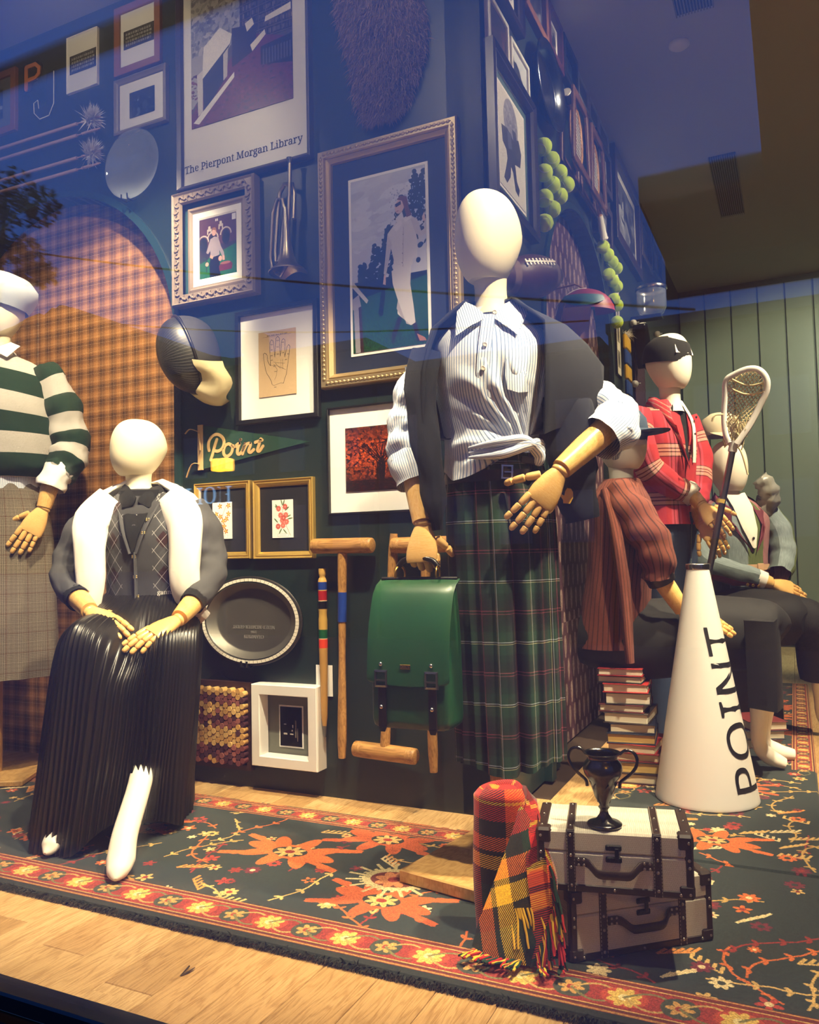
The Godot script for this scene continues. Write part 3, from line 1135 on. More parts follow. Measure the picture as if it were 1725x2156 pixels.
func library_poster() -> void:
	var w := 0.6
	var t := Tx.new(384, 512, hexc("4a4238"))
	# print units: 0..1 across, 0..1 down
	var s := Vector2(384, 512)
	t.pol([0, 0, 1, 0, 1, 0.12, 0.66, 0.2, 0, 0.1], hexc("6a6258"), Vector2.ZERO, s)
	t.pol([0, 0.1, 0.5, 0.2, 0.5, 0.52, 0, 0.9], hexc("8c8a86"), Vector2.ZERO, s)
	var r := RandomNumberGenerator.new()
	r.seed = 31
	for k in 420:
		var x := r.randf() * 0.5
		var y := r.randf_range(0.14 + x * 0.1, 0.58)
		t.oval(x * 384, y * 512, r.randf_range(2, 10), r.randf_range(3, 16), hexc("9c9a96").lerp(hexc("4c4e54"), r.randf()), r.randf() * 2)
	t.pol([0.5, 0.16, 1, 0.06, 1, 0.62, 0.66, 0.62, 0.5, 0.55], hexc("2a221e"), Vector2.ZERO, s)
	for j in 11:
		for i in 34:
			var x := 0.52 + i * 0.0142
			var y := 0.15 + j * 0.042 + (x - 0.5) * -0.16 * (1.0 - j / 9.0)
			t.rect(x * 384, y * 512, 4, r.randf_range(9, 15), hexc("7a6a58").lerp(hexc("221a18"), r.randf()))
		t.line([Vector2(0.5, 0.185 + j * 0.042) * s, Vector2(1.0, 0.185 + j * 0.042 - 0.08 * (1.0 - j / 9.0)) * s], 2.5, hexc("5a4c40"))
	for i in 7:
		t.line([Vector2(0.53 + i * 0.075, 0.14) * s, Vector2(0.53 + i * 0.075, 0.6) * s], 3, hexc("54463a"))
	t.pol([0, 0.92, 0.42, 0.66, 0.66, 0.58, 1, 0.66, 1, 1, 0, 1], hexc("5a2233"), Vector2.ZERO, s)
	for k in 500:
		t.oval(r.randf() * 384, r.randf_range(0.7, 1.0) * 512, r.randf_range(2, 9), r.randf_range(1, 4), hexc("6c2c40").lerp(hexc("3a1c2a"), r.randf()), 0)
	t.pol([0.42, 0.5, 0.66, 0.52, 0.66, 0.66, 0.42, 0.72], hexc("2a2224"), Vector2.ZERO, s)
	# fireplace
	t.pol([0.06, 0.7, 0.12, 0.68, 0.12, 0.92, 0.07, 0.94], hexc("b4b0a8"), Vector2.ZERO, s)
	t.pol([0.13, 0.55, 0.3, 0.47, 0.42, 0.53, 0.4, 0.58, 0.12, 0.73, 0.12, 0.66], hexc("c4c0b8"), Vector2.ZERO, s)
	t.pol([0.12, 0.73, 0.4, 0.58, 0.37, 0.62, 0.36, 0.76, 0.13, 0.93], hexc("1a1a20"), Vector2.ZERO, s)
	t.pol([0.33, 0.63, 0.38, 0.6, 0.37, 0.76, 0.33, 0.78], hexc("a8a49c"), Vector2.ZERO, s)
	t.pol([0.02, 0.97, 0.44, 0.75, 0.44, 0.78, 0.08, 0.985], hexc("c8c6c0"), Vector2.ZERO, s)
	for e in [[0.55, 0.5, 0.62, 0.48, 0.64, 0.52, 0.57, 0.55], [0.75, 0.5, 0.99, 0.47, 0.99, 0.51, 0.74, 0.53], [0.6, 0.63, 0.74, 0.57, 0.75, 0.6, 0.62, 0.67]]:
		t.pol(e, hexc("cfc9bc"), Vector2.ZERO, s)
	t.pol([0.7, 0.66, 1, 0.64, 1, 0.8, 0.7, 0.76], hexc("1c1618"), Vector2.ZERO, s)
	for i in 10:
		t.rect((0.72 + i * 0.028) * 384, 0.68 * 512, 6, 44, hexc("4a4248"))
	t.grain(0.1)
	var p := picture("tall library poster with a fireplace photograph and a printed title line, in a thin frame", Vector3(-0.917, 2.68, 0.0), 0.0, 0.592, 0.99, [Vector2(0, 0), Vector2(0, 0.03), Vector2(0.003, 0.032), Vector2(0.006, 0.03), Vector2(0.016, 0.022), Vector2(0.02, 0.01)], mat("poster_frame", hexc("3a3440"), 0.4), mat("poster_paper", hexc("c8c6c2"), 0.4), [[-0.01, 0.075, 0.456, 0.67, tmat("library_print", t.tex(), 0.35)]])
	lettering("title", "The Pierpont Morgan Library", 0.0375, mats.ink, p, Transform3D(Basis(), Vector3(-0.01, -0.412, 0.0085)), "Droid Serif")

func walking_print() -> void:
	var t := Tx.new(320, 640, hexc("b9b9c4"))
	var r := RandomNumberGenerator.new()
	r.seed = 41
	for k in 120:
		t.oval(r.randf() * 320, r.randf() * 260, r.randf_range(20, 70), r.randf_range(8, 24), hexc("aeb0bc").lerp(hexc("cacad2"), r.randf()), -0.2)
	# trees
	for k in 900:
		var x := r.randf() * 320
		var edge := 400.0 - 1.15 * x if x < 150 else 235.0 - (x - 150) * 1.5
		edge = maxf(edge, -20.0) + 30.0 * sin(x * 0.11) + 14.0 * sin(x * 0.31)
		var y := edge + absf(r.randfn()) * 110.0
		if y < 430:
			t.oval(x, y, r.randf_range(4, 14), r.randf_range(3, 10), hexc("0d1a16").lerp(hexc("1f2e26"), r.randf()), r.randf() * 3)
	t.rect(0, 380, 320, 80, hexc("0b1512"))
	for k in 70:
		t.oval(r.randf_range(170, 320), r.randf_range(60, 190), 2, 3, hexc("8a92a0"), 0)
	t.pol([0, 450, 320, 395, 320, 640, 0, 640], hexc("1f4a2c"), Vector2.ZERO, Vector2.ONE)
	for k in 2600:
		var y := 400.0 + pow(r.randf(), 0.7) * 240.0
		var x := r.randf() * 320
		if y > 450.0 - x * 0.17:
			t.rect(x, y, 1.5, r.randf_range(2, 7), hexc("2c5a34").lerp(hexc("0e2216"), clampf((y - 430.0) / 190.0 + r.randf_range(-0.3, 0.3), 0, 1)))
	# porch
	t.pol([4, 450, 26, 450, 32, 640, 10, 640], hexc("8f8c96"))
	t.pol([26, 470, 38, 470, 46, 640, 32, 640], hexc("3a2226"))
	t.pol([0, 370, 70, 452, 62, 464, 0, 396], hexc("b9b4b2"))
	t.pol([0, 440, 28, 425, 38, 470, 0, 480], hexc("9a949c"))
	# figure: skirt, jacket, limbs, head
	var cl := hexc("c9c3c2")
	var sk := hexc("c9a898")
	t.pol([196, 530, 212, 536, 190, 590, 176, 625, 166, 622, 168, 590], hexc("241418"))
	t.pol([255, 560, 270, 556, 282, 600, 306, 625, 300, 634, 272, 628], hexc("2a161a"))
	t.pol([272, 600, 306, 618, 312, 630, 284, 628], hexc("a87058"))
	t.pol([172, 360, 255, 350, 250, 420, 262, 500, 268, 560, 250, 568, 212, 536, 194, 520, 196, 470, 176, 410], cl)
	t.pol([190, 500, 196, 470, 230, 560, 250, 568, 212, 536], hexc("aaa2a4"))
	t.pol([158, 222, 190, 190, 250, 168, 270, 190, 284, 290, 280, 330, 262, 330, 262, 350, 178, 362, 182, 320], cl)
	t.pol([158, 222, 176, 262, 160, 330, 148, 372, 138, 366, 146, 310], hexc("bdb6b6"))
	t.pol([250, 168, 284, 190, 300, 236, 312, 230, 314, 196, 320, 196, 320, 250, 292, 256, 276, 240], hexc("bdb6b6"))
	t.pol([304, 186, 314, 168, 318, 200, 308, 204], sk)
	t.pol([140, 368, 148, 372, 146, 408, 134, 404], sk)
	t.line([Vector2(226, 210), Vector2(220, 352)], 1.5, hexc("8e888a"))
	for k in 4:
		t.oval(224 - k * 2, 236 + k * 34, 2, 2, hexc("6a6466"))
	t.pol([182, 206, 216, 176, 222, 196, 196, 222], hexc("d6d0cc"))
	t.pol([226, 176, 262, 164, 262, 182, 232, 192], hexc("d6d0cc"))
	t.pol([194, 172, 222, 152, 228, 176, 200, 194], hexc("d0cac8"))
	t.oval(212, 130, 20, 28, sk, 0.3)
	t.pol([200, 104, 216, 92, 242, 100, 250, 140, 262, 172, 240, 176, 230, 136, 222, 112], hexc("6a4636"))
	t.pol([192, 120, 216, 112, 218, 124, 196, 132], hexc("1a1416"))
	t.line([Vector2(198, 148), Vector2(206, 146)], 2.5, hexc("8a4a44"))
	t.pol([130, 404, 140, 404, 144, 440, 132, 516, 118, 520, 112, 508], hexc("10131c"))
	t.grain(0.06)
	var prof := [Vector2(0, 0), Vector2(0, 0.024), Vector2(0.004, 0.03), Vector2(0.026, 0.03), Vector2(0.03, 0.022), Vector2(0.034, 0.026), Vector2(0.042, 0.02), Vector2(0.046, 0.016), Vector2(0.05, 0.004)]
	var p := picture("large gilt beaded frame around a photograph of a woman in cream striding over grass", Vector3(-0.335, 1.777, 0.0), 0.0, 0.517, 0.82, prof, mats.gilt_dull, mat("navy_mount", hexc("14203c"), 0.7), [[0.0, -0.008, 0.296, 0.606, mats.white_paper, 0.0088], [0.0, -0.008, 0.276, 0.586, tmat("walking_print", t.tex(), 0.35), 0.0105]])
	# beads and eggs along the moulding
	var b := Mb.new()
	for e in [[Vector3(-0.2435, 0, 0), Vector3(0, 1, 0), 0.76], [Vector3(0.2435, 0, 0), Vector3(0, 1, 0), 0.76], [Vector3(0, 0.395, 0), Vector3(1, 0, 0), 0.46], [Vector3(0, -0.395, 0), Vector3(1, 0, 0), 0.46]]:
		var n := int(e[2] / 0.0155)
		for k in n + 1:
			var c: Vector3 = e[0] + e[1] * (k / float(n) - 0.5) * e[2] + Vector3(0, 0, 0.03)
			b.ball(c, Vector3(0.0068, 0.0062, 0.004), 8)
			b.ball(c + e[1] * 0.0077, Vector3(0.0025, 0.0025, 0.003), 6)
	put("bead_row", b, mats.gilt_dull, p)

func ornate_print() -> void:
	var t := Tx.new(192, 256, hexc("2a2430"))
	var r := RandomNumberGenerator.new()
	r.seed = 51
	t.pol([0, 0, 192, 0, 192, 120, 0, 120], hexc("4a2c34"))
	for k in 160:
		t.rect(r.randf() * 192, r.randf() * 120, 6, 3, hexc("5a343a").lerp(hexc("3a222c"), r.randf()))
	for e in [[20, 100], [70, 90], [138, 82]]:
		var p := []
		for k in 13:
			var a := PI + PI * k / 12.0
			p.append(Vector2(e[0] + cos(a) * 27, e[1] + sin(a) * 27))
		t.line(p, 6, hexc("a39a92"))
		t.oval(e[0], e[1] + 12, 21, 32, hexc("141820"))
	for e in [[112, 36], [52, 48]]:
		t.pol([-12, 22, -12, 0, -6, 0, -6, -12, 6, -12, 6, 0, 12, 0, 12, 22, 6, 22, 6, 10, -6, 10, -6, 22], hexc("a39a92"), Vector2(e[0], e[1]))
	t.rect(84, 10, 5, 10, hexc("c8c4c0")); t.rect(92, 10, 5, 10, hexc("c8c4c0"))
	t.pol([120, 150, 192, 130, 192, 256, 0, 256, 0, 190], hexc("1f5a34"))
	for k in 700:
		t.rect(r.randf() * 192, r.randf_range(165, 256), 2, 4, hexc("2a6a3c").lerp(hexc("123a22"), r.randf()))
	t.rect(170, 4, 20, 26, hexc("d8d8dc"))
	t.pol([34, 160, 38, 160, 38, 230, 34, 230], hexc("241a18"))
	t.pol([58, 170, 106, 164, 104, 220, 110, 256, 54, 256, 50, 200], hexc("14141c"))
	t.oval(38, 196, 9, 9, hexc("b08a7c")); t.oval(108, 182, 10, 11, hexc("b08a7c"))
	t.pol([56, 92, 78, 84, 98, 90, 112, 130, 128, 160, 130, 176, 120, 180, 104, 146, 104, 166, 58, 172, 56, 140, 44, 154, 34, 146, 46, 118], hexc("8a7f86"))
	t.pol([56, 158, 72, 168, 68, 178, 52, 170], hexc("b08a7c")); t.pol([118, 172, 130, 172, 132, 192, 120, 192], hexc("b08a7c"))
	t.oval(76, 66, 11, 15, hexc("b08a7c"))
	t.pol([64, 62, 68, 46, 82, 44, 90, 58, 90, 74, 84, 58, 70, 54], hexc("7a5230"))
	t.pol([100, 214, 116, 202, 160, 202, 172, 214, 166, 236, 104, 236], hexc("5a2428"))
	t.oval(134, 204, 26, 6, hexc("8a5444"))
	t.grain(0.1)
	var carve := mat("carved_wood", hexc("8a7a6a"), 0.42)
	var prof := [Vector2(0, 0), Vector2(0, 0.034), Vector2(0.006, 0.042), Vector2(0.012, 0.036), Vector2(0.04, 0.036), Vector2(0.045, 0.026)]
	var p := picture("carved antique frame with teal panel around a seated woman's photograph, under the poster", Vector3(-1.043, 1.957, 0.0), 0.0, 0.38, 0.432, prof, carve, mat("teal_panel", hexc("1f4a4c"), 0.6), [[0.01, -0.01, 0.168, 0.226, tmat("seated_print", t.tex(), 0.35), 0.014]])
	var b := Mb.new()
	b.T = Transform3D(Basis(), Vector3(0.01, -0.01, 0.006))
	moulding(b, 0.27, 0.325, [Vector2(0, 0), Vector2(0.002, 0.016), Vector2(0.012, 0.02), Vector2(0.018, 0.014), Vector2(0.024, 0.012)])
	put("inner_frame", b, carve, p)
	b = Mb.new()
	b.T = Transform3D(Basis(), Vector3(0.01, -0.01, 0.006))
	moulding(b, 0.222, 0.276, [Vector2(0, 0.013), Vector2(0.02, 0.012), Vector2(0.026, 0.009)])
	put("liner", b, mats.white_lacquer, p)
	# carved scrolls
	b = Mb.new()
	for e in [[Vector3(-0.164, 0, 0.037), Vector3(0, 1, 0), 0.36], [Vector3(0.164, 0, 0.037), Vector3(0, 1, 0), 0.36], [Vector3(0, 0.19, 0.037), Vector3(1, 0, 0), 0.31], [Vector3(0, -0.19, 0.037), Vector3(1, 0, 0), 0.31]]:
		var n := 15
		var ac: Vector3 = e[1].cross(Vector3.BACK)
		for k in n:
			var c: Vector3 = e[0] + e[1] * ((k + 0.5) / n - 0.5) * e[2]
			var sgn := 1.0 if k % 2 else -1.0
			var q := []
			for m in 7:
				var a := m / 6.0 * PI * 1.3
				q.append(c + e[1] * (cos(a) * 0.009) + ac * sgn * (sin(a) * 0.010 - 0.004) + Vector3(0, 0, 0.002))
			b.tube(q, [0.0012, 0.0026, 0.0032, 0.0034, 0.003, 0.0024, 0.0016], 6)
			b.ball(c + ac * sgn * 0.007, Vector3(0.004, 0.004, 0.003), 6)
	put("carving", b, carve, p)

func hand_print() -> void:
	var t := Tx.new(256, 384, hexc("c9ab82"))
	var o := [0.354, 0.819, 0.338, 0.771, 0.281, 0.702, 0.215, 0.64, 0.175, 0.553, 0.144, 0.437, 0.129, 0.342, 0.155, 0.321, 0.213, 0.34, 0.238, 0.379, 0.245, 0.446, 0.286, 0.505, 0.319, 0.531, 0.316, 0.424, 0.309, 0.282, 0.315, 0.17, 0.353, 0.134, 0.394, 0.149, 0.41, 0.197, 0.424, 0.311, 0.439, 0.406, 0.453, 0.295, 0.465, 0.184, 0.473, 0.119, 0.521, 0.093, 0.567, 0.127, 0.571, 0.212, 0.574, 0.305, 0.583, 0.404, 0.607, 0.308, 0.618, 0.206, 0.639, 0.157, 0.677, 0.145, 0.715, 0.169, 0.711, 0.27, 0.703, 0.428, 0.739, 0.338, 0.773, 0.271, 0.811, 0.247, 0.84, 0.273, 0.825, 0.364, 0.792, 0.491, 0.765, 0.6, 0.738, 0.69, 0.687, 0.77, 0.661, 0.823]
	var p := []
	for i in range(0, o.size(), 2):
		p.append(Vector2(o[i] * 256, o[i + 1] * 384))
	var ink := hexc("3a3028")
	t.line(p, 2.6, ink)
	t.line([p[0], p[0] + Vector2(14, 8), p[-1] + Vector2(-20, -4), p[-1]], 1.6, ink)
	for q in [[0.32, 0.53, 0.42, 0.53, 0.5, 0.6, 0.47, 0.7, 0.43, 0.75], [0.4, 0.48, 0.52, 0.5, 0.7, 0.52], [0.4, 0.52, 0.55, 0.56, 0.72, 0.62], [0.6, 0.45, 0.6, 0.6], [0.65, 0.45, 0.64, 0.6], [0.45, 0.5, 0.58, 0.59]]:
		var l := []
		for i in range(0, q.size(), 2):
			l.append(Vector2(q[i] * 256, q[i + 1] * 384))
		t.line(l, 1.6, ink)
	for q in [[0.36, 0.2], [0.36, 0.28], [0.36, 0.37], [0.36, 0.44], [0.52, 0.15], [0.52, 0.25], [0.52, 0.36], [0.66, 0.19], [0.66, 0.35], [0.8, 0.38], [0.74, 0.46], [0.42, 0.54], [0.46, 0.62], [0.44, 0.86]]:
		for k in 4:
			t.rect(q[0] * 256 - 8 + k * 4, q[1] * 384, 2, 5 + k % 2 * 2, ink)
	t.line([Vector2(30, 32), Vector2(226, 30)], 1.0, ink)
	for k in 24:
		t.rect(56 + k * 6 + (4 if k % 5 == 0 else 0), 22, 3, 6, ink)
	t.grain(0.05, 3, 3)
	picture("black framed palm reading chart, an outlined hand on tan paper in a broad white mount", Vector3(-0.782, 1.48, 0.0), 0.0, 0.348, 0.41, [Vector2(0, 0), Vector2(0, 0.02), Vector2(0.002, 0.022), Vector2(0.016, 0.022), Vector2(0.018, 0.012)], mats.black_wood, mats.white_paper, [[0.001, 0.003, 0.158, 0.232, tmat("palm_print", t.tex(), 0.7)]])

func flower_prints() -> void:
	var prof := [Vector2(0, 0), Vector2(0, 0.016), Vector2(0.003, 0.02), Vector2(0.009, 0.016), Vector2(0.012, 0.018), Vector2(0.02, 0.014), Vector2(0.025, 0.008), Vector2(0.027, 0.003)]
	for k in 2:
		var t := Tx.new(128, 192, hexc("f2efe8"))
		var r := RandomNumberGenerator.new()
		r.seed = 61 + k
		if k == 0:
			t.line([Vector2(90, 20), Vector2(70, 60), Vector2(60, 110), Vector2(50, 165)], 2, hexc("7a6030"))
			for e in [[50, 20], [105, 18], [26, 62], [105, 62], [52, 76], [92, 88], [72, 98], [44, 120], [76, 126], [36, 140], [62, 138], [88, 152], [42, 158], [58, 160]]:
				t.flower(e[0], e[1], 15, 5, hexc("c98a3a").lerp(hexc("b06a34"), r.randf()), hexc("e6c24a"), r.randf() * 3)
		else:
			t.line([Vector2(60, 30), Vector2(70, 90), Vector2(90, 140), Vector2(112, 182)], 2, hexc("8a6a40"))
			for e in [[60, 14, -0.3], [72, 16, 0.3], [30, 40, -0.9], [92, 46, 0.9], [24, 104, -0.8], [110, 96, 1.4], [100, 84, 1.2], [50, 158, -2.6], [78, 160, 2.4], [30, 34, -0.6]]:
				t.oval(e[0], e[1], 3.5, 16, hexc("5f7a48").lerp(hexc("3f5a34"), r.randf()), e[2])
			for e in [[40, 44], [80, 36], [52, 78], [84, 78], [62, 104], [88, 112], [36, 134], [66, 130], [70, 92]]:
				t.flower(e[0], e[1], 15, 9, hexc("d8705c").lerp(hexc("c04a40"), r.randf()), hexc("e89a80"), r.randf())
		t.rect(34, 172, 64, 14, hexc("fbfaf6"))
		t.line([Vector2(34, 172), Vector2(98, 172), Vector2(98, 186), Vector2(34, 186), Vector2(34, 172)], 1, hexc("6a6a60"))
		for q in 8:
			t.rect(42 + q * 6, 177, 4, 3, hexc("a09a90"))
		t.grain(0.03)
		picture(["gold framed botanical card of ochre blossoms on a black mount, left of its twin" , "gold framed botanical card of coral red blooms on a black mount, right of its twin"][k], Vector3([-1.026, -0.763][k], [0.937, 0.934][k], 0.0), 0.0, 0.25, 0.278, prof, mats.gilt, mats.dark_mat, [[[-0.002, -0.004][k], 0.0, 0.087, 0.132, tmat("flower_print_%d" % k, t.tex(), 0.6)]], "pair of gold framed flower cards")

func ribbon(b: Mb, pts: Array, w: float, z0: float, z1: float) -> void:
	# a flat pen stroke with round ends, raised from z0 to z1
	var L := PackedVector2Array()
	var R := PackedVector2Array()
	var n := pts.size()
	for k in n:
		var d: Vector2 = (pts[mini(k + 1, n - 1)] - pts[maxi(k - 1, 0)]).normalized().orthogonal() * w * 0.5
		L.append(pts[k] + d)
		R.append(pts[k] - d)
	for k in n - 1:
		b.quad(Vector3(L[k].x, L[k].y, z1), Vector3(L[k + 1].x, L[k + 1].y, z1), Vector3(R[k + 1].x, R[k + 1].y, z1), Vector3(R[k].x, R[k].y, z1))
		b.quad(Vector3(L[k].x, L[k].y, z0), Vector3(L[k + 1].x, L[k + 1].y, z0), Vector3(L[k + 1].x, L[k + 1].y, z1), Vector3(L[k].x, L[k].y, z1))
		b.quad(Vector3(R[k + 1].x, R[k + 1].y, z0), Vector3(R[k].x, R[k].y, z0), Vector3(R[k].x, R[k].y, z1), Vector3(R[k + 1].x, R[k + 1].y, z1))
	for e in [pts[0], pts[n - 1]]:
		var c := PackedVector2Array()
		for i in 12:
			c.append(e + Vector2(cos(TAU * i / 12.0), sin(TAU * i / 12.0)) * w * 0.5)
		b.prism(c, z0, z1 - 0.0001)

func v2(a: Array) -> Array:
	var o := []
	for i in range(0, a.size(), 2):
		o.append(Vector2(a[i], a[i + 1]))
	return o

func v3(a: Array) -> Array:
	var o := []
	for i in range(0, a.size(), 3):
		o.append(Vector3(a[i], a[i + 1], a[i + 2]))
	return o

func strands(called: String, parent: Node, roots: Array, dirs: Array, ln: float, w: float, m: Material, sd := 3, spread := 0.3, droop := 0.3) -> MeshInstance3D:
	# many thin curved hairs as one part
	var r := RandomNumberGenerator.new()
	r.seed = sd
	var b := Mb.new()
	for k in roots.size():
		var d: Vector3 = (dirs[k] + Vector3(r.randfn(), r.randfn(), r.randfn()) * spread).normalized()
		var s := d.cross(Vector3(r.randfn(), r.randfn(), r.randfn())).normalized() * w * 0.5
		var l := ln * r.randf_range(0.6, 1.2)
		var p: Vector3 = roots[k]
		var q := p + d * l * 0.5
		var e := q + (d + Vector3(0, -droop, 0)).normalized() * l * 0.5
		b.quad(p - s, p + s, q + s * 0.7, q - s * 0.7)
		b.tri(q - s * 0.7, q + s * 0.7, e)
	var o := put(called, b, m, parent)
	stuff(o)
	return o

func wall_things() -> void:
	var r := RandomNumberGenerator.new()
	r.seed = 71
	# clear glass plate
	var pl := thing("glass_plate", "round clear glass plate mounted on the wall between the square picture and the arch", "plate", Vector3(-1.42, 2.333, 0.012))
	var b := Mb.new()
	b.T = Transform3D(Basis(Vector3.RIGHT, PI / 2), Vector3.ZERO)
	b.lathe([Vector2(0.001, 0.006), Vector2(0.016, 0.008), Vector2(0.018, 0.004), Vector2(0.055, 0.004), Vector2(0.06, 0.009), Vector2(0.064, 0.006), Vector2(0.1, 0.02), Vector2(0.125, 0.03), Vector2(0.136, 0.034), Vector2(0.137, 0.037), Vector2(0.124, 0.036), Vector2(0.1, 0.027), Vector2(0.06, 0.014), Vector2(0.03, 0.012), Vector2(0.001, 0.013)], 48)
	var pg := mat("plate_glass", Color(0.85, 0.9, 0.95, 0.12), 0.05)
	pg.transparency = BaseMaterial3D.TRANSPARENCY_ALPHA
	pg.metallic_specular = 0.7
	put("dish", b, pg, pl)
	for s in [-0.022, 0.008]:
		b = Mb.new()
		b.tube([Vector3(s - 0.02, -0.122, 0.0), Vector3(s - 0.02, -0.137, 0.02), Vector3(s - 0.02, -0.137, 0.045), Vector3(s - 0.02, -0.118, 0.047)], 0.0035, 6)
		put("hook", b, mats.black_wood, pl)
	# four slim rods, two with feather tufts
	for k in 4:
		var y: float = [2.585, 2.536, 2.442, 2.393][k]
		var st := thing("tufted_rod" if k % 2 == 0 else "slim_rod", ["uppermost slim pink rod with a white feather tuft at its tip", "slim bare pink rod just under the upper tufted one", "lower slim pink rod with a white feather tuft", "lowest slim bare pink rod, above the plaid arch"][k], "rod", Vector3(-1.61, y, 0.02), 0.0, "slim rods on the upper left wall")
		b = Mb.new()
		b.tube([Vector3(-0.78, 0.012, 0), Vector3(-0.13, 0.002, 0)], 0.0065, 8)
		put("shaft", b, mat("rod_wood", hexc("b9968c"), 0.5), st)
		b = Mb.new()
		b.tube([Vector3(-0.13, 0.002, 0), Vector3(-0.095, 0.001, 0)], 0.0025, 6)
		b.ball(Vector3(-0.1, 0.0015, 0), Vector3(0.006, 0.006, 0.006), 8)
		b.tube([Vector3(-0.09, 0.001, 0), Vector3(-0.02, 0, 0), Vector3(0.0, 0, 0)], [0.0062, 0.005, 0.002], 8)
		put("tip", b, mats.rod_wood, st)
		if k % 2 == 0:
			var roots := []
			var dirs := []
			for i in 420:
				var a := r.randf() * TAU
				roots.append(Vector3(r.randf_range(-0.075, -0.03), cos(a) * 0.006, sin(a) * 0.006))
				dirs.append(Vector3(r.randf_range(0.2, 1.4), cos(a) + 0.35, sin(a) * 0.8))
			strands("feather_tuft", st, roots, dirs, 0.055, 0.006, mat("feather", hexc("d9d4d0"), 0.95), 5, 0.35, 0.1)
	# letter patches
	var fp := thing("letter_patch", "orange and black block letter P patch, at the upper far left", "patch", Vector3(-2.02, 2.875, 0.0), 0.0)
	b = Mb.new()
	b.prism(PackedVector2Array([Vector2(-0.052, -0.062), Vector2(-0.012, -0.062), Vector2(0.0, -0.045), Vector2(0.0, -0.03), Vector2(0.03, -0.022), Vector2(0.056, 0.0), Vector2(0.056, 0.036), Vector2(0.036, 0.058), Vector2(-0.052, 0.058)]), 0.001, 0.005)
	put("felt_back", b, mats.black_knit, fp)
	b = Mb.new()
	ribbon(b, v2([-0.036, -0.05, -0.036, 0.046]), 0.018, 0.005, 0.009)
	ribbon(b, v2([-0.036, 0.046, 0.02, 0.046, 0.042, 0.026, 0.04, 0.0, 0.02, -0.014, -0.02, -0.014]), 0.017, 0.005, 0.009)
	put("letter", b, mat("orange_felt", hexc("b5683a"), 0.95), fp)
	fp = thing("letter_patch", "navy block letter J patch with a thin pale outline, beside the rods", "patch", Vector3(-1.945, 2.755, 0.0))
	b = Mb.new()
	b.prism(PackedVector2Array([Vector2(-0.07, 0.0), Vector2(-0.035, 0.01), Vector2(-0.03, -0.03), Vector2(0.01, -0.03), Vector2(0.01, 0.105), Vector2(0.06, 0.112), Vector2(0.06, -0.035), Vector2(0.03, -0.085), Vector2(-0.03, -0.088), Vector2(-0.068, -0.05)]), 0.001, 0.006)
	put("felt_back", b, mat("navy_felt", hexc("15223a"), 0.95), fp)
	b = Mb.new()
	ribbon(b, v2([0.055, 0.104, 0.055, -0.034, 0.027, -0.08, -0.028, -0.082, -0.062, -0.048, -0.064, -0.004, -0.04, 0.004, -0.034, -0.034]), 0.003, 0.006, 0.008)
	put("outline", b, mats.white_knit, fp)
	# bugle
	var bg := thing("bugle", "old brass bugle hanging bell down between the carved frame and the gilt frame", "bugle", Vector3(-0.712, 1.79, 0.02))
	b = Mb.new()
	b.tube(v3([0.018, 0.375, 0.024, 0.016, 0.3, 0.024, 0.006, 0.12, 0.024, -0.003, 0.02, 0.022, -0.03, -0.012, 0.02, -0.062, 0.012, 0.018, -0.073, 0.06, 0.016, -0.064, 0.22, 0.012, -0.045, 0.268, 0.01, -0.022, 0.262, 0.01, -0.014, 0.22, 0.012, -0.028, 0.07, 0.016, -0.036, 0.042, 0.018, -0.05, 0.042, 0.016, -0.056, 0.08, 0.01, -0.05, 0.2, 0.004, -0.04, 0.29, 0.002, -0.018, 0.318, 0.004, 0.016, 0.31, 0.008, 0.028, 0.27, 0.012, 0.026, 0.18, 0.016]), 0.0072, 10)
	put("tubing", b, mats.old_brass, bg)
	b = Mb.new()
	b.T = Transform3D(Basis(Vector3.BACK, 0.03), Vector3(0.008, 0.0, 0.03))
	b.lathe([Vector2(0.066, -0.012), Vector2(0.068, -0.009), Vector2(0.06, -0.002), Vector2(0.034, 0.02), Vector2(0.022, 0.055), Vector2(0.016, 0.1), Vector2(0.012, 0.16), Vector2(0.0085, 0.22)], 28)
	put("bell", b, mats.old_brass, bg)
	b = Mb.new()
	b.T = Transform3D(Basis(), Vector3(0.018, 0.37, 0.024))
	b.lathe([Vector2(0.006, 0.0), Vector2(0.0065, 0.012), Vector2(0.011, 0.022), Vector2(0.0125, 0.025), Vector2(0.007, 0.022)], 16)
	put("mouthpiece", b, mats.nickel, bg)
	# fur hide
	var fu := thing("fur_hide", "shaggy brown fur hide hanging above the big gilt frame", "fur", Vector3(-0.335, 2.25, 0.0))
	var edge := [[0.0, -0.055, 0.02], [0.02, -0.09, 0.07], [0.1, -0.125, 0.125], [0.2, -0.14, 0.155], [0.3, -0.165, 0.16], [0.42, -0.195, 0.13], [0.55, -0.205, 0.1], [0.7, -0.17, 0.1]]
	var P := PackedVector3Array()
	var roots := []
	var dirs := []
	for e in edge:
		for i in 13:
			var f := i / 12.0
			P.append(Vector3(lerpf(e[1], e[2], f), e[0], 0.006 + 0.05 * sin(PI * f) * minf(1.0, 0.25 + e[0] * 3.0)))
	b = Mb.new()
	b.grid(P, 13, edge.size(), false, 1, 1, false, false, -1)
	put("hide", b, mat("hide_skin", hexc("5a4a40"), 0.95), fu)
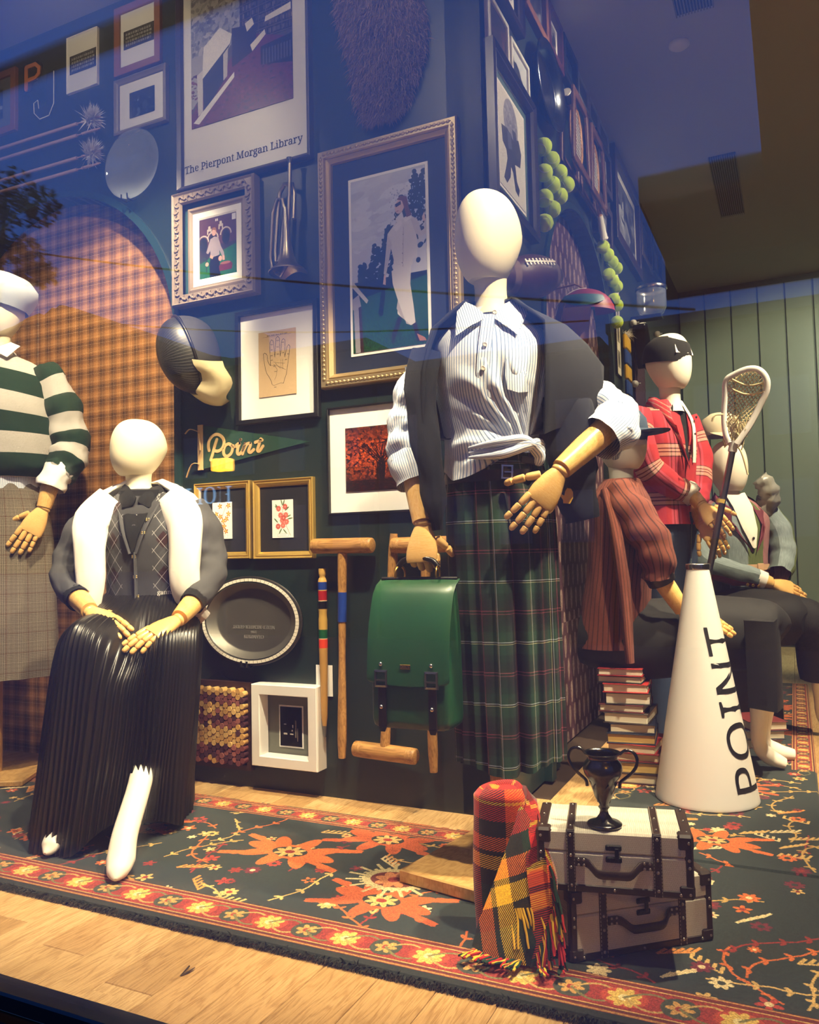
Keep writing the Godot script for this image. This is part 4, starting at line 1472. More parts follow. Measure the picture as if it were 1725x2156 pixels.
	for k in 5200:
		var j := r.randf() * 6.999
		var jj := int(j)
		var f := pow(r.randf(), 0.8)
		var i := clampi(int(f * 12.0), 0, 11)
		var a := P[jj * 13 + i].lerp(P[jj * 13 + 13 + i], j - jj)
		var c := P[jj * 13 + i + 1].lerp(P[jj * 13 + 14 + i], j - jj)
		roots.append(a.lerp(c, r.randf()))
		dirs.append(Vector3((f - 0.5) * 0.7 + 0.1, -1.0, 0.55))
	strands("fur", fu, roots, dirs, 0.042, 0.0032, mat("fur_brown", hexc("86695a"), 0.9), 6, 0.3, 0.3)
	# big pewter tray
	var tr := thing("oval_tray", "large oval dark metal tray with a pearl inlaid rim, above the cork board", "tray", Vector3(-0.893, 0.582, 0.008), 0.0)
	b = Mb.new()
	b.T = Transform3D(Basis(Vector3.RIGHT, PI / 2), Vector3.ZERO)
	b.lathe([Vector2(0.001, 0.004), Vector2(0.155, 0.004), Vector2(0.162, 0.007), Vector2(0.188, 0.026), Vector2(0.19, 0.028)], 72, 1.0, 0.70)
	put("dish", b, mat("tray_metal", hexc("8a8880"), 0.45, 0.85), tr)
	b = Mb.new()
	b.T = Transform3D(Basis(Vector3.RIGHT, PI / 2), Vector3.ZERO)
	b.lathe([Vector2(0.19, 0.028), Vector2(0.193, 0.031), Vector2(0.193, 0.030), Vector2(0.208, 0.031), Vector2(0.218, 0.028), Vector2(0.219, 0.024), Vector2(0.21, 0.02)], 72, 1.0, 0.71)
	put("rim", b, mat("tray_rim", hexc("44423e"), 0.4, 0.8), tr)
	b = Mb.new()
	for k in 72:
		var q := []
		for e in [[0.1935, k + 0.04], [0.2075, k + 0.04], [0.2075, k + 0.96], [0.1935, k + 0.96]]:
			var a: float = TAU * e[1] / 72.0
			q.append(Vector3(cos(a) * e[0], sin(a) * e[0] * 0.71, 0.0318))
		b.quad(q[0], q[1], q[2], q[3])
	put("pearl_inlay", b, mats.pearl, tr)
	var flipz := Transform3D(Basis(Vector3.BACK, PI), Vector3.ZERO)
	var etch := mat("etched", hexc("a9a7a2"), 0.5, 0.6)
	for e in [["CHAMPION", -0.058, 0.012], ["1986", -0.041, 0.009], ["MIXED MEMBER-GUEST", -0.024, 0.012]]:
		lettering("engraving", e[0], e[2] * 1.3, etch, tr, Transform3D(flipz.basis, Vector3(0.0, e[1], 0.0045)))
	for s in [-0.03, -0.006]:
		b = Mb.new()
		b.tube([Vector3(s, -0.155, -0.004), Vector3(s, -0.163, 0.02), Vector3(s, -0.157, 0.04), Vector3(s, -0.14, 0.038)], 0.0045, 6)
		put("hook", b, mats.black_wood, tr)
	# cork board
	var ck := thing("cork_board", "brown framed board filled with wine corks end on, by the black skirt", "board", Vector3(-1.055, 0.213, 0.0))
	b = Mb.new()
	moulding(b, 0.304, 0.304, [Vector2(0, 0), Vector2(0, 0.022), Vector2(0.018, 0.022), Vector2(0.018, 0.002)])
	b.box(Vector3(0, 0, 0.003), Vector3(0.29, 0.29, 0.004))
	put("frame", b, mat("cork_frame", hexc("3a2012"), 0.5), ck)
	b = Mb.new()
	b.tube([Vector3(-0.055, 0.15, 0.006), Vector3(0.0, 0.185, 0.006), Vector3(0.06, 0.15, 0.006)], 0.0014, 5)
	put("hanging_cord", b, mats.black_wood, ck)
	var corkmesh := []
	for k in 2:
		b = Mb.new()
		b.T = Transform3D(Basis(Vector3.RIGHT, PI / 2), Vector3.ZERO)
		b.lathe([Vector2(0.0098, 0.004), Vector2(0.0102, 0.006), Vector2(0.0102, 0.044), Vector2(0.0096, 0.0455), Vector2(0.0092, 0.0455), Vector2(0.0001, 0.0452)], 9)
		corkmesh.append(b.mesh())
	var cm := [mat("cork_pale", hexc("c8a25e"), 0.9), mat("cork_tan", hexc("b98c48"), 0.9), mat("cork_wine", hexc("6e3530"), 0.9), mat("cork_dark", hexc("431a20"), 0.9), mat("cork_rose", hexc("8c5044"), 0.9)]
	for i in 16:
		for j in 13:
			var y := 0.124 - j * 0.0206 + (0.0103 if i % 2 else 0.0)
			if y > 0.13:
				continue
			var band := (0.124 - y) / 0.25
			var red := 0.85 if (band > 0.06 and band < 0.2) or (band > 0.36 and band < 0.52) or band > 0.78 else 0.05
			var o := MeshInstance3D.new()
			o.name = "cork"
			o.mesh = corkmesh[0]
			o.material_override = cm[2 + r.randi() % 3] if r.randf() < red else cm[r.randi() % 2]
			ck.add_child(o, true)
			o.position = Vector3(-0.133 + i * 0.0177, y, r.randf_range(-0.002, 0.002))
	# fencing mask
	var mk := thing("fencing_mask", "black mesh fencing mask with a cream bib hanging beside the plaid arch", "mask", Vector3(-1.1, 1.53, 0.11))
	var fr := Transform3D(frame_at(Vector3.ZERO, Vector3(-0.3, 1.0, 0.06), Vector3(-0.62, -0.12, 0.77)).basis, Vector3.ZERO)
	b = Mb.new()
	b.T = fr
	P = PackedVector3Array()
	for j in 13:
		var t := j / 12.0 * PI * 0.5
		for i in 32:
			var a := TAU * i / 32.0
			P.append(Vector3(cos(a) * 0.098 * cos(t), sin(a) * 0.142 * cos(t) - 0.01 * sin(t), 0.1 * sin(t) + 0.012 * sin(a) * cos(t)))
	b.grid(P, 32, 13, true)
	var mt := Tx.new(64, 64, hexc("0b0b0b"))
	for k in 8:
		mt.rect(k * 8, 0, 2, 64, hexc("4a4a46"))
		mt.rect(0, k * 8, 64, 2, hexc("3c3c38"))
	var mm := tmat("mask_mesh", mt.tex(), 0.4, Vector3(9, 7, 1))
	put("mesh_face", b, mm, mk)
	b = Mb.new()
	b.T = fr
	P = PackedVector3Array()
	for j in 9:
		var t := j / 8.0 * 1.25
		for i in 32:
			var a := TAU * i / 32.0
			P.append(Vector3(cos(a) * 0.1 * cos(t * 0.75), sin(a) * 0.145 * cos(t * 0.75), -0.11 * sin(t)))
	b.grid(P, 32, 9, true)
	put("back_cover", b, mat("mask_cloth", hexc("2a2a2c"), 0.7), mk)
	b = Mb.new()
	b.T = fr
	var rim := []
	for i in 33:
		var a := TAU * i / 32.0
		rim.append(Vector3(cos(a) * 0.1, sin(a) * 0.145, 0.012 * sin(a)))
	b.tube(rim, 0.006, 8, false)
	put("rim", b, mats.black_leather, mk)
	b = Mb.new()
	b.T = fr
	P = PackedVector3Array()
	for j in 7:
		var f := j / 6.0
		for i in 17:
			var a := PI * (1.2 + 0.68 * i / 16.0)
			var bulge := 1.0 + 0.2 * sin(f * PI) + 0.12 * f
			P.append(Vector3(cos(a) * 0.1 * bulge, sin(a) * 0.152 * bulge - 0.02 * f, 0.0 - 0.1 * f + 0.012 * sin(i * 0.9)))
	b.grid(P, 17, 7, false, 1, 1, false, false, 1)
	put("bib", b, mat("cream_canvas", hexc("dccfa4"), 0.85), mk)
	b = Mb.new()
	b.tube([Vector3(0.02, -0.02, -0.11), Vector3(0.02, -0.02, -0.03)], 0.012, 8)
	put("wall_peg", b, mats.black_wood, mk)
	# pennant
	var pn := thing("pennant", "dark green felt pennant with tan lettering and tied tan ribbons", "pennant", Vector3(-1.114, 1.21, 0.006))
	var o3 := Vector2(-1.114, 1.21)
	b = Mb.new()
	b.prism(PackedVector2Array([Vector2(0, 0.081), Vector2(0, -0.08), Vector2(0.461, -0.015)]), 0.0, 0.0025)
	put("felt", b, mat("green_felt", hexc("173a26"), 0.95), pn)
	b = Mb.new()
	b.box(Vector3(-0.011, 0.0, 0.003), Vector3(0.024, 0.168, 0.006), 0.001)
	put("binding", b, mat("tan_felt", hexc("c4a26c"), 0.9), pn)
	for e in [[-0.014, 0.058, -0.052, 0.07, -0.075, 0.055], [-0.014, -0.06, -0.045, -0.062, -0.07, -0.108], [-0.012, 0.05, -0.006, 0.02, -0.004, -0.012]]:
		b = Mb.new()
		var q := []
		for k in range(0, 6, 2):
			q.append(Vector3(e[k], e[k + 1], 0.012))
		b.tube(spline(q, 9), 0.0045, 6, true, 0.4)
		put("ribbon", b, mats.tan_felt, pn)
	b = Mb.new()
	for st in [[-1.0847, 1.1961, -1.0885, 1.2126, -1.0822, 1.2349, -1.0638, 1.2503, -1.0417, 1.251, -1.0219, 1.2365, -1.0169, 1.2167, -1.0263, 1.1981, -1.0444, 1.1905, -1.0592, 1.1935], [-1.0491, 1.2338, -1.0603, 1.2072, -1.0686, 1.1819, -1.0781, 1.1605], [-0.9826, 1.206, -0.9963, 1.2135, -1.0111, 1.2066, -1.0193, 1.1879, -1.0147, 1.1731, -1.0008, 1.1689, -0.9849, 1.179, -0.978, 1.1977, -0.9826, 1.206, -0.967, 1.2], [-0.967, 1.2, -0.9559, 1.2087, -0.9473, 1.2106, -0.9545, 1.1959, -0.9579, 1.1786, -0.9497, 1.1726, -0.936, 1.1817], [-0.936, 1.1817, -0.9232, 1.2087], [-0.9232, 1.2087, -0.9301, 1.1908, -0.9342, 1.1727], [-0.9329, 1.1783, -0.9163, 1.204, -0.9028, 1.2077, -0.9002, 1.1996, -0.9082, 1.1812, -0.8994, 1.1758, -0.8859, 1.1843], [-0.8549, 1.2197, -0.8647, 1.1953, -0.8695, 1.1815, -0.8612, 1.1771, -0.8458, 1.1938], [-0.8786, 1.2096, -0.8493, 1.2154], [-0.9436, 1.2243, -0.9428, 1.2243]]:
		var q := v2(st)
		for k in q.size():
			q[k] -= o3
		ribbon(b, spline(q, q.size() * 4) if q.size() > 2 else q, 0.0115, 0.0025, 0.0045)
	put("lettering", b, mats.tan_felt, pn)
	# painted stake and three croquet mallets
	var sk := thing("croquet_stake", "painted wooden croquet stake with blue, red, green and orange bands", "stake", Vector3(-0.597, 0.76, 0.03))
	var bands := [[0, 155, "c9a052"], [155, 245, "1c3a8c"], [245, 255, "c9a052"], [255, 365, "a01c1c"], [365, 375, "d8c090"], [375, 465, "0c0c0c"], [465, 700, "c09a4a"], [700, 800, "14532c"], [800, 810, "d8c090"], [810, 910, "d8401c"], [910, 1795, "b88c44"], [1795, 1925, "5a564e"]]
	for e in bands:
		var y0: float = -e[1] * 0.557 / 1925.0
		var y1: float = -e[0] * 0.557 / 1925.0
		b = Mb.new()
		var prof := []
		for k in 9:
			var y := lerpf(y0, y1, k / 8.0)
			var u := -y / 0.557
			var rad := 0.0152
			if u < 0.08:
				rad = 0.0125 if u < 0.035 else (0.009 + 0.006 * absf(u - 0.05) / 0.02 if u < 0.065 else 0.0142)
				rad = minf(rad, 0.0145)
			elif u > 0.25 and u < 0.3:
				rad = 0.0142 - 0.001 * sin(u * 380.0)
			elif u > 0.475 and u < 0.93:
				rad = 0.0105 if u < 0.495 else lerpf(0.0148, 0.0105, (u - 0.495) / 0.435)
			elif u >= 0.93:
				rad = lerpf(0.0075, 0.0045, (u - 0.93) / 0.07)
			prof.append(Vector2(rad, y))
		b.lathe(prof, 14, 1, 1, true, true)
		put("band", b, mat("stake_" + e[2], hexc(e[2]), 0.35), sk)
	for k in 3:
		var head: Vector3 = [Vector3(-0.509, 0.834, 0.045), Vector3(-0.366, 0.176, 0.045), Vector3(-0.212, 0.83, 0.045)][k]
		var tail: Vector3 = [Vector3(-0.526, 0.143, 0.04), Vector3(-0.321, 0.869, 0.04), Vector3(-0.2, 0.128, 0.04)][k]
		var ax: Vector3 = [Vector3(1, -0.01, 0), Vector3(1, -0.02, 0.05), Vector3(1, 0, 0)][k]
		var ml := thing("croquet_mallet", ["wooden croquet mallet with its head up and a blue band, beside the painted stake", "wooden croquet mallet hung head down under the green bag", "wooden croquet mallet partly behind the hand that holds the bag"][k], "mallet", head, 0.0, "croquet mallets on the back wall")
		b = Mb.new()
		b.T = frame_at(Vector3.ZERO, ax, Vector3.BACK)
		var prof := [Vector2(0.001, -0.1135), Vector2(0.02, -0.1135), Vector2(0.0245, -0.11)]
		for g in [-0.092, -0.087, -0.082, 0.082, 0.087, 0.092]:
			prof.append_array([Vector2(0.0255, g - 0.0014), Vector2(0.0245, g), Vector2(0.0255, g + 0.0014)])
		prof.append_array([Vector2(0.0245, 0.11), Vector2(0.02, 0.1135), Vector2(0.001, 0.1135)])
		b.lathe(prof, 24)
		put("head", b, mats.mallet_wood, ml)
		var d := tail - head
		b = Mb.new()
		var path := []
		var rad := []
		for q in 13:
			var f := q / 12.0
			path.append(d.normalized() * 0.02 + d * 0.97 * f)
			rad.append(lerpf(0.0165, 0.0115, minf(f * 2.0, 1.0)) if f < 0.5 else lerpf(0.0115, 0.0155, minf((f - 0.5) * 3.0, 1.0)))
		rad[12] = 0.012
		b.tube(path, rad, 12)
		put("shaft", b, mats.mallet_wood, ml)
		if k == 0:
			b = Mb.new()
			b.tube([d * 0.22, d * 0.36], 0.0148, 14)
			put("blue_band", b, mat("stake_1c3a8c", hexc("1c3a8c"), 0.35), ml)

func sp(x: float, y: float, z := 0.0) -> Vector3:
	# a point on the side wall: x metres from the corner, y up, z out of the wall
	return Vector3(z, y, -x)

func side_wall() -> void:
	var q := PI / 2
	var g := "pictures on the receding side wall"
	var dark := mat("plum_moulding", hexc("2a1c26"), 0.35)
	var r := RandomNumberGenerator.new()
	r.seed = 81
	var grp := ["3a3a42", "5c5c66", "8a8a92", "20202a", "b0b0b4"]
	picture("white framed dark photograph nearest the corner, top of the side wall", sp(0.15, 2.536), q, 0.205, 0.165, simple_prof(0.014, 0.018), mats.white_lacquer, mats.dark_mat, [[0, 0, 0.172, 0.132, photo("side_a", 96, 80, hexc("241c22"), 91, 30, ["3a2a30", "4a4044", "18141a", "6a3a34"])]], g)
	picture("white framed landscape photograph with a pale sky, second from the corner", sp(0.385, 2.527), q, 0.212, 0.144, simple_prof(0.014, 0.018), mats.white_lacquer, mats.white_paper, [[0, 0, 0.18, 0.112, skyline_photo()]], g)
	picture("wide plum moulded frame cut off at the top edge beside the corner", sp(0.215, 2.85), q, 0.37, 0.39, [Vector2(0, 0), Vector2(0, 0.03), Vector2(0.008, 0.036), Vector2(0.014, 0.028), Vector2(0.024, 0.032), Vector2(0.034, 0.024), Vector2(0.046, 0.02), Vector2(0.05, 0.006)], dark, mats.white_paper, [[0, 0, 0.2, 0.2, photo("side_b", 64, 64, hexc("30303a"), 92)]], g)
	football_print(dark, g)
	var ob := simple_prof(0.03, 0.028)
	picture("orange brown framed portrait under the ceiling, right of the plum frame", sp(0.6, 2.935), q, 0.31, 0.225, ob, mat("tan_moulding", hexc("8a5a38"), 0.4), mat("grey_mount", hexc("4a4a50"), 0.8), [[0, 0.01, 0.2, 0.13, photo("side_c", 64, 64, hexc("3c3a40"), 93)]], g)
	picture("maroon framed print in a white mount, above the oval metal tray", sp(0.875, 2.94), q, 0.23, 0.215, ob, mat("maroon_moulding", hexc("4a2024"), 0.4), mats.white_paper, [[0, 0, 0.1, 0.11, photo("side_d", 64, 64, hexc("8a8a90"), 94, 40, ["2a2a30", "1a1a20", "d0d0d0"])]], g)
	picture("black framed dark photograph touching the ceiling", sp(1.13, 2.95), q, 0.245, 0.19, ob, mats.black_wood, mats.dark_mat, [[0, 0, 0.15, 0.1, photo("side_e", 64, 64, hexc("26303a"), 95, 20, ["3c4c58", "1a222a"])]], g)
	for k in 3:
		picture(["pale framed photograph after the black frame, nearest of three along the ceiling", "middle one of three pale framed photographs along the ceiling", "farthest of three pale framed photographs along the ceiling"][k], sp([1.41, 1.645, 1.88][k], 2.985), q, [0.2, 0.2, 0.23][k], 0.115, simple_prof(0.012, 0.016), mat("pale_frame", hexc("a9aeb0"), 0.45), mats.dark_mat, [[0, 0, 0.17, 0.085, photo("side_f", 64, 48, hexc("2c3640"), 96, 16, ["44525c", "1c242c"])]], g)
	picture("dark framed print beside the wooden racket presses", sp(1.79, 2.79), q, 0.36, 0.24, simple_prof(0.035, 0.03), dark, mats.white_paper, [[0, 0, 0.26, 0.15, photo("side_g", 96, 64, hexc("a0a0a8"), 97, 60, ["2a2a32", "50505a", "d8d8dc"])]], g)
	picture("dark framed print low beside the niche, over the tennis balls", sp(1.76, 2.48), q, 0.38, 0.24, simple_prof(0.04, 0.03), dark, mats.dark_mat, [[0, 0, 0.26, 0.15, photo("side_h", 96, 64, hexc("50505a"), 98, 60, ["2a2a32", "80808a", "c8c8cc"])]], g)
	picture("large plum framed team photograph in a grey mount, far along the side wall", sp(2.46, 2.77), q, 0.82, 0.53, simple_prof(0.06, 0.035), dark, mat("stone_mount", hexc("a9a8a4"), 0.8), [[0, 0, 0.6, 0.32, photo("side_i", 160, 96, hexc("4a4c54"), 99, 90, ["2a2c34", "70727a", "9a9ca2", "1c1e26"])]], g)
	picture("gold edged dark picture beyond the large plum frame", sp(3.14, 2.87), q, 0.42, 0.34, simple_prof(0.04, 0.03), mat("bronze_moulding", hexc("4a3a1c"), 0.4), mats.dark_mat, [[0, 0, 0.28, 0.2, photo("side_j", 64, 48, hexc("2a2618"), 100, 20, ["3c3824", "1a180e"])]], g)
	picture("last dark picture at the far end of the side wall", sp(3.62, 2.88), q, 0.42, 0.26, simple_prof(0.04, 0.03), mats.black_wood, mat("khaki_mount", hexc("7a7460"), 0.8), [[0, 0, 0.2, 0.14, photo("side_j", 64, 48, hexc("2a2618"), 100)]], g)
	var stp := Tx.new(64, 256, hexc("e4dcc6"))
	for k in 4:
		stp.rect(12, 20 + k * 60, 40, 40, hexc("8a8474"))
		stp.oval(32, 40 + k * 60, 12, 15, hexc("4a463e"))
	picture("narrow cream strip of four little pictures to the right of the niche", sp(2.1, 2.06), q, 0.12, 0.62, simple_prof(0.006, 0.012), mats.black_wood, mats.white_paper, [[0, 0, 0.105, 0.6, tmat("strip_print", stp.tex(), 0.6)]], g)
	# oval metal tray
	var tr := thing("metal_tray", "shiny oval metal tray standing out from the side wall above the tennis balls", "tray", sp(0.7, 2.632, 0.01), q)
	var b := Mb.new()
	b.T = Transform3D(Basis(Vector3.RIGHT, PI / 2), Vector3.ZERO)
	b.lathe([Vector2(0.001, 0.004), Vector2(0.15, 0.004), Vector2(0.16, 0.01), Vector2(0.172, 0.028), Vector2(0.2, 0.036), Vector2(0.205, 0.04), Vector2(0.207, 0.034), Vector2(0.17, 0.02), Vector2(0.155, 0.0)], 48, 1.0, 0.78)
	put("dish", b, mat("blue_steel", hexc("6a707c"), 0.22, 1.0), tr)
	# tennis balls in the corners over the niche
	var ball := thing("tennis_ball", "yellow green tennis ball", "tennis ball")
	b = Mb.new()
	b.ball(Vector3.ZERO, Vector3(0.0335, 0.0335, 0.0335), 20)
	var felt: StandardMaterial3D = mats.tennis_felt
	felt.rim_enabled = true
	felt.rim = 0.6
	put("felt", b, felt, ball)
	b = Mb.new()
	var seam := []
	for i in 49:
		var a := TAU * i / 48.0
		var v := Vector3(cos(a) + 0.25 * cos(3 * a), sin(a) - 0.25 * sin(3 * a), 0.9 * sin(2 * a)).normalized()
		seam.append(v * 0.0333)
	b.tube(seam, 0.0009, 5, false)
	put("seam", b, mat("ball_seam", hexc("dfe8a0"), 0.9), ball)
	var rows := [[0.588, 2.339, "left cluster: first of the top row, by the football frame"], [0.703, 2.337, "left cluster: second of the top row"], [0.82, 2.336, "left cluster: third of the top row"], [0.938, 2.336, "left cluster: last of the top row, nearest the arch tip"], [0.588, 2.237, "left cluster: first of the second row, by the football frame"], [0.698, 2.236, "left cluster: middle of the second row"], [0.812, 2.236, "left cluster: last of the second row"], [0.583, 2.136, "left cluster: first of the two in the third row"], [0.691, 2.135, "left cluster: second of the two in the third row"], [0.573, 2.037, "left cluster: lone one at the bottom"],
		[1.645, 2.311, "right cluster: top one, nearest the arch tip"], [1.754, 2.308, "right cluster: second of the top row"], [1.866, 2.307, "right cluster: third of the top row"], [1.982, 2.31, "right cluster: last of the top row, farthest from the arch tip"], [1.767, 2.208, "right cluster: first of the middle row"], [1.869, 2.207, "right cluster: middle of the middle row"], [1.968, 2.207, "right cluster: last of the middle row"], [1.874, 2.109, "right cluster: upper of the last pair, by the arch"], [1.962, 2.103, "right cluster: lower of the last pair, by the cream strip"], [1.945, 2.008, "right cluster: lone one at the bottom, above the striped scarf"]]
	for k in rows.size():
		var o: Node3D = ball
		if k > 0:
			o = ball.duplicate()
			o.name = numbered("tennis_ball")
			add_child(o, true)
		o.position = sp(rows[k][0], rows[k][1], 0.034)
		o.rotation = Vector3(k * 1.3, k * 0.7 + 1.0, k * 2.1)
		tag(o, "tennis ball in the " + rows[k][2], "tennis ball", "tennis balls beside the leaf papered niche")
	# rackets in wooden presses
	for e in [[1.06, 2.62, 0.0, "wooden racket clamped in a trapezoid press, nearer of the two, with a white butt cap"], [1.4, 2.62, 0.3, "wooden racket in a press, farther of the two, with a taped white grip"]]:
		var pr := thing("pressed_racket", e[3], "racket", sp(e[0], e[1], 0.02), q, "rackets in wooden presses")
		for z in [0.0, 0.05]:
			b = Mb.new()
			var t := [Vector2(-0.1, 0.13), Vector2(0.13, 0.13), Vector2(0.16, -0.17), Vector2(-0.13, -0.17)]
			for i in 4:
				var a: Vector2 = t[i]
				var c: Vector2 = t[(i + 1) % 4]
				var m := (a + c) * 0.5
				b.T = Transform3D(Basis(Vector3.BACK, (c - a).angle()), Vector3(m.x, m.y, z))
				b.box(Vector3.ZERO, Vector3(a.distance_to(c) + 0.03, 0.034, 0.014), 0.003)
			put("press_frame", b, mats.press_wood, pr)
		b = Mb.new()
		var loop := []
		for i in 33:
			var a := TAU * i / 32.0
			loop.append(Vector3(cos(a) * 0.1 + 0.02, sin(a) * 0.135 - 0.02, 0.027))
		b.tube(loop, 0.008, 8, false)
		put("racket_head", b, mats.mallet_wood, pr)
		b = Mb.new()
		for i in 11:
			var x := -0.08 + i * 0.016
			var hh := sqrt(maxf(0.0, 1.0 - pow(x / 0.1, 2.0))) * 0.135
			b.tube([Vector3(x + 0.02, -hh - 0.02, 0.027), Vector3(x + 0.02, hh - 0.02, 0.027)], 0.0008, 4)
		for i in 15:
			var y := -0.115 + i * 0.0165
			var ww := sqrt(maxf(0.0, 1.0 - pow(y / 0.135, 2.0))) * 0.1
			b.tube([Vector3(0.02 - ww, y - 0.02, 0.0275), Vector3(0.02 + ww, y - 0.02, 0.0275)], 0.0008, 4)
		put("strings", b, mats.white_knit, pr)
		var tip := Vector3(-0.14, 0.1, 0.03) if e[2] == 0.0 else Vector3(0.2, -0.28, 0.03)
		var nk := Vector3(-0.05, 0.07, 0.027) if e[2] == 0.0 else Vector3(0.07, -0.13, 0.027)
		b = Mb.new()
		b.tube([nk, nk.lerp(tip, 0.45)], [0.009, 0.011], 8)
		put("shaft", b, mats.mallet_wood, pr)
		b = Mb.new()
		b.tube([nk.lerp(tip, 0.45), tip], [0.014, 0.016], 8)
		put("grip", b, mats.black_leather if e[2] == 0.0 else mats.white_paper, pr)
		b = Mb.new()
		b.tube([tip, tip + (tip - nk).normalized() * 0.006], 0.02, 12)
		put("butt_cap", b, mats.white_lacquer, pr)
	# football
	var fb := thing("football", "maroon leather football with white laces behind the tall mannequin's head", "football", sp(0.15, 1.69, 0.1), 0.0)
	fb.basis = frame_at(Vector3.ZERO, Vector3(0.66, 0.12, -0.75), Vector3(0.75, 0.45, 0.66)).basis
	b = Mb.new()
	var prof := []
	for k in 21:
		var f := k / 20.0 * 2.0 - 1.0
		prof.append(Vector2(0.07 * pow(maxf(0.0, 1.0 - f * f), 0.8) + 0.0008, f * 0.126))
	b.lathe(prof, 28)
	put("hide", b, bump(mat("football_leather", hexc("35151a"), 0.5), 0.2, 0.0), fb)
	mat("football_leather").heightmap_enabled = false
	for f in [-0.6, 0.6]:
		b = Mb.new()
		var pr2 := []
		for k in 3:
			var u: float = f + (k - 1) * 0.07
			pr2.append(Vector2(0.0705 * pow(1.0 - u * u, 0.8) + 0.0006, u * 0.126))
		b.lathe(pr2, 28)
		put("stripe", b, mat("worn_white", hexc("5e4a44"), 0.8), fb)
	b = Mb.new()
	for k in 9:
		var y := -0.05 + k * 0.0125
		b.box(Vector3(0, y, 0.0698 - y * y * 1.6), Vector3(0.026, 0.005, 0.004), 0.001)
	b.box(Vector3(0, 0, 0.0688), Vector3(0.005, 0.11, 0.004))
	put("laces", b, mats.white_knit, fb)
	old_helmet()
	# striped scarf, tie, glass bowl, shoe and golf balls far along the wall
	var sc := thing("striped_scarf", "yellow and blue striped knitted scarf hanging below the cream strip", "scarf", sp(2.24, 1.72, 0.03), q)
	for k in 8:
		b = Mb.new()
		b.box(Vector3(sin(k * 0.7) * 0.006, 0.24 - k * 0.085, 0), Vector3(0.15 - k * 0.004, 0.086, 0.02), 0.008)
		put("stripe", b, mat("scarf_yellow", hexc("d9a92a"), 0.95) if k % 2 == 0 else mat("scarf_blue", hexc("24458c"), 0.95), sc)
	var roots := []
	var dirs := []
	for k in 60:
		roots.append(Vector3(r.randf_range(-0.06, 0.08), 0.29, r.randf_range(-0.01, 0.01)))
		dirs.append(Vector3(0.3, 0.4, 0.5))
	strands("fringe", sc, roots, dirs, 0.05, 0.004, mats.white_knit, 4, 0.4, 0.8)
	var tx := Tx.new(64, 64, hexc("3a2a36"))
	for k in 4:
		tx.pol([k * 32 - 64, 64, k * 32 - 50, 64, k * 32 + 14, 0, k * 32, 0], hexc("6a4a58"))
	var ti := thing("striped_banner", "dull purple banner with slanting stripes beside the yellow and blue scarf", "banner", sp(2.75, 1.75, 0.012), q)
	b = Mb.new()
	b.box(Vector3(0, 0.05, 0), Vector3(0.36, 0.72, 0.006), 0.002)
	put("cloth", b, tmat("banner_cloth", tx.tex(), 0.9, Vector3(8, 8, 1)), ti)
	b = Mb.new()
	b.tube([Vector3(-0.2, 0.41, 0.0), Vector3(0.2, 0.41, 0.0)], 0.01, 8)
	put("rail", b, mats.black_wood, ti)
	var bw := thing("glass_bowl", "clear glass bowl on a small wall bracket above the golf balls", "bowl", sp(2.6, 2.2, 0.12))
	b = Mb.new()
	b.lathe([Vector2(0.03, 0.0), Vector2(0.07, 0.015), Vector2(0.085, 0.05), Vector2(0.086, 0.15), Vector2(0.09, 0.17), Vector2(0.083, 0.165), Vector2(0.08, 0.06), Vector2(0.06, 0.022), Vector2(0.001, 0.012)], 32, 1, 1, true)
	put("bowl", b, mats.plate_glass, bw)
	b = Mb.new()
	b.lathe([Vector2(0.088, 0.15), Vector2(0.0925, 0.155), Vector2(0.0925, 0.17), Vector2(0.088, 0.174)], 32)
	put("silver_band", b, mats.nickel, bw)
	b = Mb.new()
	b.box(Vector3(-0.03, -0.01, 0), Vector3(0.18, 0.016, 0.1), 0.003)
	put("bracket", b, mats.black_wood, bw)
	var sh := thing("black_shoe", "shiny black golf shoe hung by the white golf balls", "shoe", sp(2.55, 2.02, 0.06), q)
	b = Mb.new()
	var P := PackedVector3Array()
	for k in 12:
		var f := k / 11.0
		for i in 16:
			var a := TAU * i / 16.0
			var w := 0.034 + 0.012 * sin(f * 3.0 + 0.4) - (0.03 if f > 0.98 else 0.0)
			P.append(Vector3(f * 0.13 - 0.06 + cos(a) * w * 0.8, 0.1 - f * 0.22 + cos(a) * 0.02, sin(a) * w + 0.01))
	b.grid(P, 16, 12, true, 1, 1, true, true)
	put("upper", b, mats.black_leather, sh)
	b = Mb.new()
	b.T = Transform3D(Basis(Vector3.BACK, -1.04), Vector3(-0.035, -0.02, 0.005))
	b.box(Vector3.ZERO, Vector3(0.27, 0.016, 0.075), 0.007)
	put("sole", b, mats.black_wood, sh)
	var gb := thing("golf_ball", "white golf ball", "golf ball")
	b = Mb.new()
	b.ball(Vector3.ZERO, Vector3(0.0215, 0.0215, 0.0215), 14)
	put("shell", b, mats.white_lacquer, gb)
	b = Mb.new()
	b.tube([Vector3(0, -0.021, 0), Vector3(0, -0.034, 0)], 0.004, 6)
	put("tee", b, mats.white_paper, gb)
	var gl := [[2.52, 2.15, "upper left of the cluster by the black shoe"], [2.6, 2.11, "second down in the cluster by the black shoe"], [2.68, 2.075, "third down in the cluster by the black shoe"], [2.74, 2.03, "lowest of the cluster by the black shoe"], [2.66, 2.2, "to the right above the black shoe, under the bowl"], [2.77, 2.21, "outermost under the bowl"], [3.5, 2.32, "top of the far trio beside the cap"], [3.56, 2.26, "middle of the far trio beside the cap"], [3.62, 2.2, "lowest of the far trio beside the cap"], [2.5, 1.78, "alone at the left below the black shoe"]]
